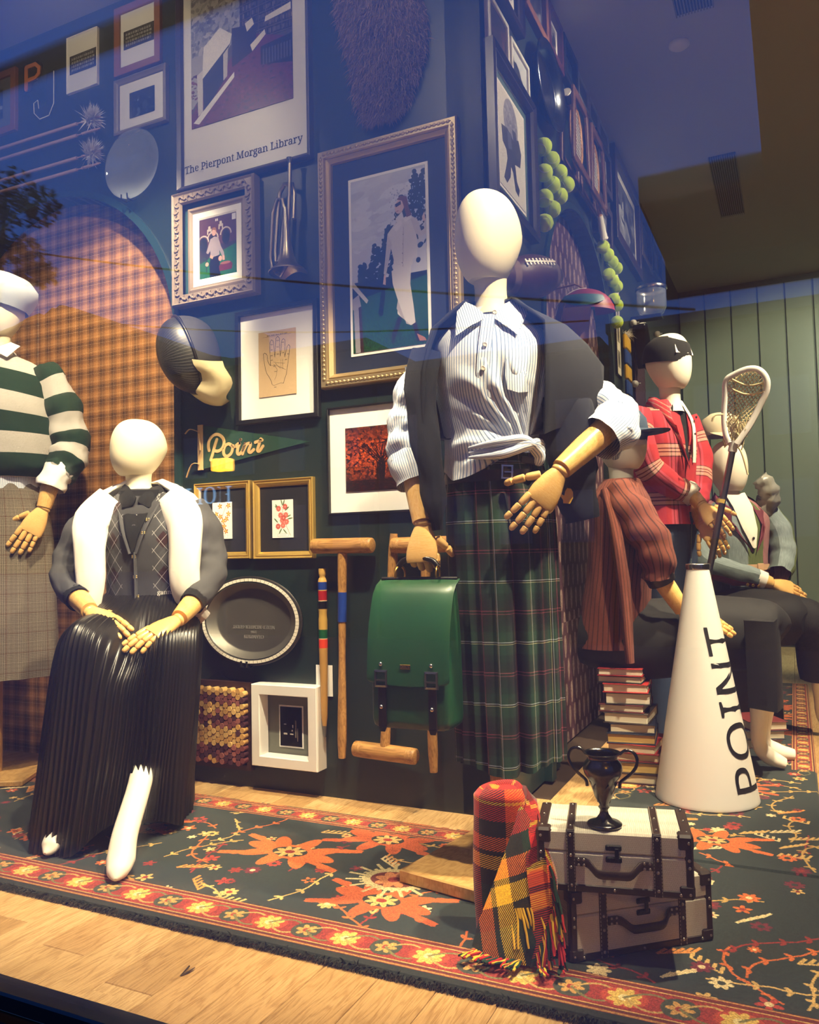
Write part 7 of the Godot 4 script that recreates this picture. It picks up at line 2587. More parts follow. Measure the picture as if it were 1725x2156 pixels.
	forearm(t, Vector3(0.085, 0.99, 0.088), Vector3(0.0, 0.893, 0.175), 0.031, 0.025)
	wooden_hand(t, frame_at(Vector3(-0.005, 0.887, 0.182), Vector3(-0.02, -0.045, 0.06), Vector3(-0.6, 0.6, 0.3)), 1.0, [0.6, 0.7, 0.6, 0.5], 0.5)
	P = rings([[0.95, 0, 0, 0.145, 0.11, 0.115], [0.84, 0, 0, 0.155, 0.11, 0.13], [0.72, 0, 0, 0.14, 0.1, 0.11], [0.5, 0, 0.01, 0.115, 0.085, 0.085], [0.1, 0, 0, 0.12, 0.09, 0.09], [0.03, 0, 0, 0.125, 0.095, 0.095]], 48, func(a: float, f: float) -> float: return -0.03 * f * exp(-pow((a - PI * 0.5) / 0.3, 2.0)), 18)
	b = Mb.new()
	b.grid(P, 48, 18, true, 0.8, -1.0)
	var jn := put("jeans", b, mats.denim, t)
	b = Mb.new()
	for x in [-0.105, 0.02]:
		b.tube(v3([x, 0.9, 0.075 if x < 0 else 0.112, x * 0.95, 0.7, 0.062 if x < 0 else 0.1, x * 0.8, 0.4, 0.05 if x < 0 else 0.08]), 0.0016, 5)
	put("seam_stitching", b, mat("pale_thread"), jn)
	# lacrosse stick: shaft through both hands, netted head
	t = thing("lacrosse_stick", "white headed lacrosse stick with cream netting, held by the red blazer mannequin", "lacrosse stick", Vector3(0.52, 0.72, -0.965))
	var up := Vector3(0.118, 0.478, -0.015)
	b = Mb.new()
	b.tube([Vector3(-0.14, -0.7, 0.02), up * 1.02], 0.0125, 14)
	put("shaft", b, mats.pewter, t)
	b = Mb.new()
	b.tube([up * 0.53, up * 0.56], 0.017, 12)
	put("tape", b, mat("tape_yellow", hexc("c9a84a"), 0.7), t)
	var hf := frame_at(up, Vector3(0.22, 1.0, 0.0), Vector3(-0.15, 0.1, 1.0))
	var outl := v2([-0.014, 0.0, -0.04, 0.045, -0.058, 0.11, -0.068, 0.18, -0.074, 0.24, -0.045, 0.268, 0.0, 0.29, 0.04, 0.29, 0.072, 0.26, 0.08, 0.215, 0.064, 0.15, 0.045, 0.08, 0.028, 0.035, 0.014, 0.0])
	b = Mb.new()
	b.T = hf
	var loop := []
	for p in spline(outl, 60):
		loop.append(Vector3(p.x, p.y, 0.012 - 0.02 * sin(p.y * 10.0)))
	b.tube(loop, 0.0075, 8, true, 1.6)
	b.tube([Vector3(0, -0.03, 0), Vector3(0, 0.012, 0)], 0.017, 12)
	put("head", b, mats.white_lacquer, t)
	b = Mb.new()
	b.T = hf
	var poly := PackedVector2Array(spline(outl, 60))
	for s in [-1.0, 1.0]:
		for k in 30:
			var o := -0.3 + k * 0.0185
			var run := []
			for j in 60:
				var x := -0.08 + j * 0.0028
				var p := Vector2(x, o + 0.15 + s * x * 1.25)
				if Geometry2D.is_point_in_polygon(p, poly):
					run.append(Vector3(p.x, p.y, -0.022 - 0.03 * sin(clampf(p.y / 0.29, 0.0, 1.0) * PI) + 0.0015 * s))
				elif run.size() > 2:
					b.tube([run[0], run[run.size() / 2], run[-1]], 0.0022, 5)
					run = []
			if run.size() > 2:
				b.tube([run[0], run[run.size() / 2], run[-1]], 0.0022, 5)
	for y in [0.2, 0.235]:
		b.tube(spline([Vector3(-0.07, y + 0.02, 0), Vector3(0.0, y, -0.035), Vector3(0.075, y + 0.01, 0)], 12), 0.004, 6)
	for k in 90:
		var p := Vector3(rng.randf_range(-0.035, 0.03), rng.randf_range(0.0, 0.1), rng.randf_range(-0.03, 0.0))
		b.tube([p, p + Vector3(rng.randf_range(-0.02, 0.02), rng.randf_range(-0.02, 0.02), 0.012), p + Vector3(rng.randf_range(-0.01, 0.01), -0.02, 0.004)], 0.0022, 5)
	put("netting", b, mat("cream_cord", hexc("d6c89c"), 0.9), t)
	b = Mb.new()
	b.T = hf
	b.tube(spline(v3([-0.06, 0.11, 0.0, -0.085, 0.1, 0.02, -0.09, 0.075, 0.02]), 8), 0.004, 6)
	b.tube(spline(v3([0.01, 0.0, 0.0, 0.04, -0.035, 0.01, 0.075, -0.11, 0.01]), 8), 0.0035, 6)
	put("loose_cord", b, mats.cream_cord, t)
	# seated at the back in the patchwork blazer
	t = thing("mannequin", "mannequin seated at the back in a patchwork blazer and white shirt, arms crossed", "mannequin", Vector3(0.58, 0.0, -1.6), deg_to_rad(35))
	head(t, Transform3D(Basis(Vector3.UP, 0.1), Vector3(-0.02, 1.055, 0.02)), mats.mannequin_white, 0.09)
	P = rings([[0.5, 0.0, 0, 0.17, 0.13, 0.13], [0.62, 0.0, 0, 0.158, 0.125, 0.12], [0.74, 0.0, 0, 0.15, 0.12, 0.11], [0.86, 0.0, 0, 0.165, 0.122, 0.11], [0.94, 0.0, 0, 0.172, 0.105, 0.105], [0.99, 0, 0, 0.14, 0.08, 0.09], [1.02, -0.01, 0.0, 0.085, 0.068, 0.07], [1.035, -0.015, 0.0, 0.06, 0.06, 0.06]], 72, func(a: float, f: float) -> float: return 0.004 * noise.get_noise_2d(a * 2.0, f * 5.0), 32)
	b = Mb.new()
	b.grid(P, 72, 32, true, 1.0, 1.0)
	var pj := put("patchwork_blazer", b, mats.patch_cloth, t)
	b = Mb.new()
	sheet_grid(b, [v3([-0.062, 1.045, 0.05, -0.015, 1.03, 0.075, 0.035, 1.045, 0.05]), v3([-0.05, 0.98, 0.095, -0.005, 0.96, 0.11, 0.045, 0.98, 0.09]), v3([-0.025, 0.88, 0.125, 0.01, 0.87, 0.132, 0.045, 0.88, 0.12]), v3([0.015, 0.8, 0.13, 0.022, 0.795, 0.132, 0.03, 0.8, 0.13])], 0.005)
	var st := put("white_shirt", b, mats.white_knit, t)
	for y in [1.0, 0.95, 0.9, 0.84]:
		button(st, Vector3(-0.012 + (1.03 - y) * 0.15, y, 0.084 + (1.0 - y) * 0.34), 0.006, mats.pewter)
	for s in [-1.0, 1.0]:
		b = Mb.new()
		sheet_grid(b, [v3([s * 0.065 - 0.012, 1.05, 0.0, s * 0.085 - 0.01, 1.01, 0.05, s * 0.055, 0.97, 0.095]), v3([s * 0.1, 1.02, 0.02, s * 0.105, 0.96, 0.085, s * 0.075, 0.9, 0.122]), v3([s * 0.07 + 0.01, 0.89, 0.125, s * 0.05 + 0.015, 0.84, 0.13, s * 0.012 + 0.022, 0.78, 0.135])], 0.006)
		put("lapel", b, mat("wine_cloth", hexc("6b2c3a"), 0.9), pj)
	b = Mb.new()
	b.grid(rings([[0.70, 0, 0, 0.155, 0.126, 0.116], [0.725, 0, 0, 0.155, 0.126, 0.116]], 40, func(a: float, f: float) -> float: return 0.003), 40, 2, true)
	b.box(Vector3(0.05, 0.712, 0.13), Vector3(0.03, 0.034, 0.006), 0.002)
	put("belt", b, mat("pale_belt", hexc("cfa882"), 0.6), t)
	sleeve(t, "sleeve", v3([0.15, 0.98, 0.0, 0.205, 0.88, 0.03, 0.2, 0.76, 0.07, 0.14, 0.68, 0.13]), [0.055, 0.062, 0.058, 0.05], mats.patch_cloth, 0.005, 8.0, 0.4, 1.0, 26, 0.4)
	sleeve(t, "sleeve", v3([-0.16, 0.97, 0.0, -0.215, 0.86, 0.03, -0.2, 0.74, 0.09, -0.1, 0.69, 0.17, -0.015, 0.665, 0.205]), [0.055, 0.06, 0.056, 0.05, 0.042], mats.patch_cloth, 0.004, 8.0, 0.4, 1.0, 30, 0.1)
	sleeve(t, "cuff", v3([-0.02, 0.667, 0.203, 0.012, 0.654, 0.214]), [0.041, 0.039], mats.white_knit, 0.001, 2.0, 0.3, 1.0, 4)
	forearm(t, Vector3(-0.01, 0.663, 0.207), Vector3(0.035, 0.646, 0.221), 0.032, 0.026)
	wooden_hand(t, frame_at(Vector3(0.042, 0.643, 0.222), Vector3(0.1, -0.035, 0.015), Vector3(0.1, 0.6, 1.0)), 1.0, [0.15, 0.15, 0.15, 0.2], 0.2)
	wooden_hand(t, frame_at(Vector3(0.055, 0.625, 0.175), Vector3(-0.04, -0.05, 0.06), Vector3(0.0, 0.7, 1.0)), -1.0, [0.4, 0.4, 0.4, 0.4], 0.3)
	for k in 3:
		button(t, Vector3(-0.075 + k * 0.022, 0.642 - k * 0.004, 0.222 + k * 0.006), 0.007, mats.brass, Vector3(-0.1, -0.2, 1))
	sleeve(t, "raised_sleeve", v3([0.13, 0.96, 0.02, 0.15, 1.02, 0.06, 0.13, 1.07, 0.08, 0.1, 1.11, 0.07]), [0.05, 0.046, 0.042, 0.036], mat("grey_satin", hexc("8a8a82"), 0.35), 0.006, 8.0, 0.3, 1.0, 20, 0.3, true)
	sleeve(t, "skirt", v3([0.0, 0.5, -0.1, -0.02, 0.5, 0.06, -0.02, 0.5, 0.2, 0.05, 0.5, 0.33, 0.08, 0.49, 0.4]), [0.16, 0.18, 0.17, 0.14, 0.06], mats.black_cloth, 0.004, 5.0, 1.0, 0.75, 30, 0.5, true)
	sleeve(t, "skirt_fold", v3([0.0, 0.5, 0.2, 0.1, 0.5, 0.34, 0.13, 0.42, 0.36, 0.13, 0.25, 0.33]), [0.1, 0.09, 0.08, 0.05], mats.black_cloth, 0.004, 5.0, 1.0, 1.0, 26, 0.9, true)
	foot(t, v3([0.1, 0.5, 0.35, 0.165, 0.36, 0.325, 0.2, 0.18, 0.29, 0.22, 0.08, 0.27, 0.25, 0.045, 0.3, 0.27, 0.032, 0.35]), [0.05, 0.046, 0.036, 0.03, 0.034, 0.022], mats.mannequin_white)
	b = Mb.new()
	b.box(Vector3(0, 0.2, -0.02), Vector3(0.3, 0.37, 0.26), 0.01)
	put("stool", b, mats.black_wood, t)
	# worn cream cap on the wall side of its head
	b = Mb.new()
	b.lathe([Vector2(0.085, -0.015), Vector2(0.088, 0.02), Vector2(0.075, 0.065), Vector2(0.04, 0.09), Vector2(0.001, 0.096)], 28, 1.0, 1.15)
	var cpn := thing("cream_cap", "worn cream cap propped above the patchwork mannequin, behind the lacrosse net", "cap", Vector3(0.545, 1.33, -1.62), 0.6)
	put("crown", b, mat("dirty_cream", hexc("c9bfa2"), 0.95), cpn)
	b = Mb.new()
	sheet_grid(b, [v3([-0.08, -0.01, 0.05, 0.0, -0.005, 0.1, 0.08, -0.01, 0.05]), v3([-0.06, -0.035, 0.12, 0.0, -0.03, 0.16, 0.06, -0.035, 0.12])], 0.004)
	put("peak", b, mats.dirty_cream, cpn)

func rug_motifs(t: Tx, k: float, ox: float, oz: float, w: float, h: float, sd: int) -> void:
	# field of a village rug in metres: k pixels per metre, origin ox, oz
	var r := RandomNumberGenerator.new()
	r.seed = sd
	var og := [hexc("c8642c"), hexc("b8562a"), hexc("d0843c")]
	var gd := [hexc("c9a25e"), hexc("b8924e"), hexc("d8c08c")]
	var rd := [hexc("8a2c24"), hexc("a43a2c"), hexc("6a2430")]
	var at := func(x: float, z: float) -> Vector2: return Vector2((x - ox) * k, (z - oz) * k)
	# vines
	for i in int(w * h * 26.0):
		var p := Vector2(ox + r.randf() * w, oz + r.randf() * h)
		var a := r.randf() * TAU
		var q := []
		var c: Color = [gd[0], og[0], gd[1], rd[0]][r.randi() % 4]
		for s in 9:
			q.append(at.call(p.x, p.y))
			p += Vector2(cos(a), sin(a)) * 0.028
			a += r.randf_range(-0.35, 0.42)
		t.line(q, k * 0.0055, c)
		for s in range(1, 9, 2):
			for sg in [-1, 1]:
				t.oval(q[s].x + sg * k * 0.008 * sin(a), q[s].y - sg * k * 0.008 * cos(a), k * 0.009, k * 0.0045, c, a + sg * 0.9)
	# combs of little fingers
	for i in int(w * h * 24.0):
		var p: Vector2 = at.call(ox + r.randf() * w, oz + r.randf() * h)
		var a := r.randf_range(-0.8, 0.8)
		var c: Color = [gd[0], gd[2], og[2]][r.randi() % 3]
		for s in 5:
			var b := p + Vector2(cos(a), sin(a)) * k * 0.017 * s
			t.line([b, b + Vector2(-sin(a) * 0.4 + 0.3, -0.9) * k * 0.026], k * 0.008, c)
		t.line([p, p + Vector2(cos(a), sin(a)) * k * 0.07], k * 0.006, c)
	# blossoms
	for i in int(w * h * 62.0):
		var p: Vector2 = at.call(ox + r.randf() * w, oz + r.randf() * h)
		var c: Color = [rd[0], rd[1], gd[0], gd[2], og[0], rd[2]][r.randi() % 6]
		t.flower(p.x, p.y, k * r.randf_range(0.013, 0.024), 5 + r.randi() % 4, c, [gd[2], rd[0], hexc("2a3430")][r.randi() % 3], r.randf() * 3)
	# great palmettes
	for i in int(w * h * 5.2) + 1:
		var p := Vector2(ox + r.randf() * w, oz + r.randf() * h)
		palmette(t, at.call(p.x, p.y), k * r.randf_range(0.08, 0.12), r.randf_range(-0.5, 0.5), og[r.randi() % 3], gd[r.randi() % 3], rd[r.randi() % 2])

func palmette(t: Tx, c: Vector2, s: float, turn: float, a: Color, g: Color, d: Color) -> void:
	for q in 8:
		var e := turn + TAU * q / 8.0
		var u := Vector2(cos(e) * 1.35, sin(e) * 0.8)
		t.oval(c.x + u.x * s * 0.6, c.y + u.y * s * 0.6, s * 0.46, s * 0.2, a, e)
	for sx in [-1, 1]:
		for sy in [-1, 1]:
			var q := []
			for m in 9:
				var f := m / 8.0
				q.append(c + Vector2(sx * s * (0.5 + 1.0 * sin(f * 2.4)), sy * s * (0.25 + 0.75 * f - 0.5 * f * f * f)))
			t.line(q, s * 0.17, a)
			t.oval(q[8].x, q[8].y, s * 0.15, s * 0.12, a)
	t.oval(c.x, c.y, s * 0.62, s * 0.40, a)
	t.oval(c.x, c.y, s * 0.44, s * 0.28, hexc("26302e"))
	t.flower(c.x, c.y, s * 0.36, 8, g, d, turn, 0.75)

func rug_border(t: Tx, k: float, x0: float, y0: float, x1: float, y1: float, flipv := false) -> void:
	# a band from x0,y0 to x1,y1 in pixels, long side in x unless it is taller than wide
	var tall := (y1 - y0) > (x1 - x0)
	var r := RandomNumberGenerator.new()
	r.seed = int(x0 + y1)
	t.rect(x0, y0, x1 - x0, y1 - y0, hexc("2b302a"))
	var n := (x1 - x0) if not tall else (y1 - y0)
	var wd := (y1 - y0) if not tall else (x1 - x0)
	var pt := func(u: float, v: float) -> Vector2: return Vector2(x0 + u, y0 + v * wd) if not tall else Vector2(x0 + v * wd, y0 + u)
	var strip := func(v0: float, v1: float, c: Color) -> void:
		var a: Vector2 = pt.call(0, v0)
		var b: Vector2 = pt.call(n, v1)
		t.rect(minf(a.x, b.x), minf(a.y, b.y), absf(b.x - a.x), absf(b.y - a.y), c)
	strip.call(0.0, 1.0, hexc("7a2a22"))
	for e in [[0.02, 0.05, "b88a4a"], [0.06, 0.13, "6a2420"], [0.14, 0.17, "c09a58"], [0.83, 0.86, "c09a58"], [0.87, 0.93, "5a2620"], [0.94, 0.98, "a4783c"]]:
		strip.call(e[0], e[1], hexc(e[2]))
	strip.call(0.18, 0.82, hexc("8c2f26"))
	var step := wd * 0.8
	var u := 0.0
	var i := 0
	while u < n + step:
		var c: Vector2 = pt.call(u, 0.5)
		if i % 2 == 0:
			t.oval(c.x, c.y, wd * 0.36 if not tall else wd * 0.26, wd * 0.26 if not tall else wd * 0.36, hexc("a8402c"))
			t.flower(c.x, c.y, wd * 0.26, 8, hexc("c9a550"), hexc("d8c48c"), 0.3)
		else:
			t.oval(c.x, c.y, wd * 0.28, wd * 0.28, hexc("3a4034"))
			t.flower(c.x, c.y, wd * 0.2, 6, hexc("b88a4a"), hexc("8a2c24"), 0.0)
		for sg in [-1, 1]:
			var q := []
			for m in 9:
				q.append(pt.call(u + step * m / 8.0, 0.5 + sg * 0.24 * sin(m / 8.0 * PI * (1 if i % 2 else -1))))
			t.line(q, wd * 0.05, hexc("6f6a40") if sg > 0 else hexc("b09050"))
		u += step
		i += 1

func floor_things() -> void:
	# front rug
	var k := 560.0
	var t := Tx.new(2016, 440, hexc("26302e"))
	rug_motifs(t, k, -2.3, 0.165, 3.6, 0.785, 5)
	palmette(t, Vector2((-0.42 + 2.3) * k, (0.5 - 0.165) * k), 66, 0.2, hexc("c8642c"), hexc("c9a25e"), hexc("8a2c24"))
	for m in 30:
		var a := TAU * m / 30.0
		var c := Vector2((-0.078 + 2.3) * k, (0.56 - 0.165) * k)
		t.line([c, c + Vector2(cos(a) * 62, sin(a) * 48) * (0.8 + 0.3 * (m % 2))], 5, hexc("b8a878"))
	t.oval((-0.078 + 2.3) * k, (0.56 - 0.165) * k, 46, 36, hexc("b8a878"))
	t.oval((-0.078 + 2.3) * k, (0.56 - 0.165) * k, 34, 25, hexc("6a2820"))
	t.flower((-0.078 + 2.3) * k, (0.56 - 0.165) * k, 26, 8, hexc("c07a4a"), hexc("8a2c24"))
	rug_border(t, k, 0, 440 - 66 - 14, 2016, 440 - 14)
	rug_border(t, k, 0, 6, (0.26 + 2.3) * k, 62)
	t.rect(0, 440 - 14, 2016, 14, hexc("1e241f"))
	t.grain(0.24)
	var rm := tmat("rug_front", t.tex(), 1.0)
	rm.rim_enabled = true
	rm.rim = 0.25
	var rug := thing("rug", "long dark green oriental rug with orange palmettes and a red border along the window", "rug", Vector3(-0.5, 0, 0.56))
	var b := Mb.new()
	b.box(Vector3(0, 0.007, 0), Vector3(3.6, 0.014, 0.785), 0.006)
	for i in b.U.size():
		b.U[i] = Vector2(b.V[i].x / 3.6 + 0.5, b.V[i].z / 0.785 + 0.5)
	put("pile", b, rm, rug)
	var r := RandomNumberGenerator.new()
	r.seed = 14
	var roots := []
	var dirs := []
	for i in 5200:
		roots.append(Vector3(r.randf_range(-0.75, 1.2), r.randf_range(0.001, 0.012), 0.389))
		dirs.append(Vector3(0, 0.15, 1.0))
	strands("edge_pile", rug, roots, dirs, 0.014, 0.004, mat("rug_edge", hexc("20261f"), 1.0), 8, 0.4, 0.5)
	# side rug running back along the side wall
	k = 620.0
	t = Tx.new(384, 1860, hexc("26302e"))
	rug_motifs(t, k, 0.25, -2.835, 0.62, 3.0, 12)
	palmette(t, Vector2((0.6 - 0.25) * k, (0.0 + 2.835) * k), 60, 0.2, hexc("c8642c"), hexc("c9a25e"), hexc("8a2c24"))
	palmette(t, Vector2((0.7 - 0.25) * k, (-1.45 + 2.835) * k), 60, -0.3, hexc("b8562a"), hexc("c9a25e"), hexc("8a2c24"))
	rug_border(t, k, 0, 0, 62, 1860 - 0.6 * k)
	rug_border(t, k, 384 - 50, 0, 384, 1860 - 1.0 * k)
	rug_border(t, k, 0, 1300, 150, 1360)
	t.grain(0.24)
	var rm2 := tmat("rug_side", t.tex(), 1.0)
	rm2.rim_enabled = true
	rm2.rim = 0.25
	rug = thing("rug", "matching oriental rug running back under the seated mannequins on the right", "rug", Vector3(0.56, 0, -1.335))
	b = Mb.new()
	b.box(Vector3(0, 0.007, 0), Vector3(0.62, 0.014, 2.99), 0.006)
	for i in b.U.size():
		b.U[i] = Vector2(b.V[i].x / 0.62 + 0.5, b.V[i].z / 2.99 + 0.5)
	put("pile", b, rm2, rug)
	# a dry split leaf stalk on the boards
	b = Mb.new()
	b.tube([Vector3(0, 0.002, 0.012), Vector3(-0.006, 0.004, -0.02)], [0.001, 0.0018], 5)
	b.tube([Vector3(0, 0.002, 0.012), Vector3(0.006, 0.003, -0.004), Vector3(0.008, 0.004, -0.02)], [0.001, 0.003, 0.001], 5, true, 0.4)
	var tw := put("dry_stalk", b, mat("stalk", hexc("3a2a16"), 0.9))
	tw.position = Vector3(-0.267, 0, 1.09)
	tag(tw, "small split dry stalk lying alone on the bare floorboards", "twig")
	# small white card by the black skirt
	b = Mb.new()
	b.box(Vector3(0, 0.036, 0), Vector3(0.03, 0.045, 0.004))
	b.box(Vector3(0, 0.019, -0.006), Vector3(0.03, 0.008, 0.02))
	var wc := put("price_card", b, mats.white_paper)
	wc.position = Vector3(-1.085, 0, 0.19)
	tag(wc, "small white standing card on the rug at the edge of the black skirt", "card")
	blanket()
	trunks()
	trophy()
	megaphone()
	books()

func fringe(b: Mb, p: Vector3, d: Vector3, ln: float, r: RandomNumberGenerator) -> void:
	var q := []
	var v := d
	var c := p
	for s in 7:
		q.append(c)
		c += v.normalized() * ln / 6.0
		v += Vector3(r.randf_range(-0.25, 0.25), -0.22, r.randf_range(-0.2, 0.2))
		if c.y < 0.018:
			c.y = 0.018
			v.y = 0.0
	b.tube(q, [0.0024, 0.0026, 0.0024, 0.0025, 0.0024, 0.0026, 0.002], 6)

func blanket() -> void:
	var bl := thing("blanket", "rolled red, orange, yellow and green tartan blanket standing beside the pale suitcases", "blanket", Vector3(0.253, 0.014, 0.70))
	var m: Material = mats.blanket_wool
	# the roll: a spiral stood on end, its rim rounded over
	var rows := []
	for j in 14:
		var y: float = [0.0, 0.01, 0.04, 0.075, 0.11, 0.145, 0.18, 0.21, 0.24, 0.262, 0.276, 0.284, 0.288, 0.283][j]
		var row := []
		for i in 91:
			var f := i / 90.0
			var a := 0.55 + f * TAU * 2.6
			var rad := lerpf(0.063, 0.018, pow(f, 0.85)) - (0.004 if j == 13 else 0.0)
			rad += 0.0025 * sin(a * 2.0 + y * 20.0)
			row.append(Vector3(cos(a) * rad, y + 0.006 * sin(a * 1.5) * (y / 0.28) - f * 0.018, sin(a) * rad * 0.92))
		rows.append(row)
	var b := Mb.new()
	sheet_grid(b, rows, 0.009)
	for i in b.U.size():
		b.U[i] = Vector2(b.U[i].x * 1.15 + 0.06, 0.31 - b.V[i].y)
	put("roll", b, m, bl)
	# loose end leaning from the rim down to the suitcases, and a corner turned to the front
	b = Mb.new()
	sheet_grid(b, [v3([0.035, 0.292, -0.03, 0.05, 0.296, -0.01, 0.06, 0.288, 0.015, 0.06, 0.275, 0.035]), v3([0.075, 0.275, 0.0, 0.085, 0.268, 0.03, 0.085, 0.245, 0.055, 0.07, 0.22, 0.075]), v3([0.1, 0.245, 0.07, 0.118, 0.225, 0.09, 0.112, 0.19, 0.105, 0.085, 0.16, 0.11]), v3([0.125, 0.195, 0.105, 0.145, 0.165, 0.118, 0.132, 0.12, 0.125, 0.1, 0.09, 0.13]), v3([0.135, 0.13, 0.12, 0.153, 0.1, 0.128, 0.14, 0.06, 0.137, 0.1, 0.03, 0.14]), v3([0.14, 0.07, 0.125, 0.155, 0.05, 0.132, 0.142, 0.025, 0.142, 0.098, 0.008, 0.15])], 0.008)
	for i in b.U.size():
		b.U[i] = Vector2(0.30 + b.V[i].z * 0.9, 0.22 - b.V[i].y * 0.9 + b.V[i].x * 0.4)
	put("loose_end", b, m, bl)
	b = Mb.new()
	sheet_grid(b, [v3([0.052, 0.268, 0.035, 0.066, 0.258, 0.045, 0.076, 0.235, 0.05]), v3([0.048, 0.235, 0.062, 0.07, 0.215, 0.075, 0.092, 0.185, 0.078]), v3([0.034, 0.185, 0.085, 0.066, 0.165, 0.1, 0.104, 0.13, 0.1]), v3([0.014, 0.125, 0.105, 0.055, 0.105, 0.122, 0.11, 0.085, 0.118]), v3([-0.006, 0.07, 0.122, 0.042, 0.055, 0.142, 0.105, 0.04, 0.132]), v3([-0.018, 0.02, 0.135, 0.03, 0.012, 0.156, 0.095, 0.008, 0.142])], 0.008)
	for i in b.U.size():
		var v := b.V[i]
		b.U[i] = Vector2(0.155 + (v.x * 0.8 - (0.25 - v.y) * 0.25), 0.005 + (0.28 - v.y) * 0.85 + v.x * 0.35)
	put("front_corner", b, m, bl)
	var r := RandomNumberGenerator.new()
	r.seed = 77
	var cols := [mat("fringe_yellow", hexc("d9a92a"), 1.0), mat("fringe_red", hexc("a01c1a"), 1.0), mat("fringe_green", hexc("10301e"), 1.0)]
	for c in 3:
		b = Mb.new()
		for i in 13:
			var f := r.randf()
			fringe(b, Vector3(0.05, 0.10, 0.125).lerp(Vector3(0.115, 0.11, 0.118), f) + Vector3(0, 0, 0.004), Vector3(0.45, -1.0, 0.3), 0.07, r) if c == 0 else fringe(b, Vector3(0.13, 0.2, 0.11).lerp(Vector3(0.145, 0.05, 0.135), f), Vector3(0.6, -0.9, 0.5), 0.065, r)
		for i in 12:
			var f := r.randf()
			fringe(b, Vector3(-0.018, 0.02, 0.138).lerp(Vector3(0.09, 0.012, 0.146), f), Vector3(-0.3, -0.4, 0.7), 0.05, r)
		for i in 12:
			var f := r.randf()
			fringe(b, Vector3(0.15, 0.14, 0.122).lerp(Vector3(0.11, 0.03, 0.148), f), Vector3(0.4, -1.0, 0.5), 0.06, r)
		put("fringe", b, cols[c], bl)

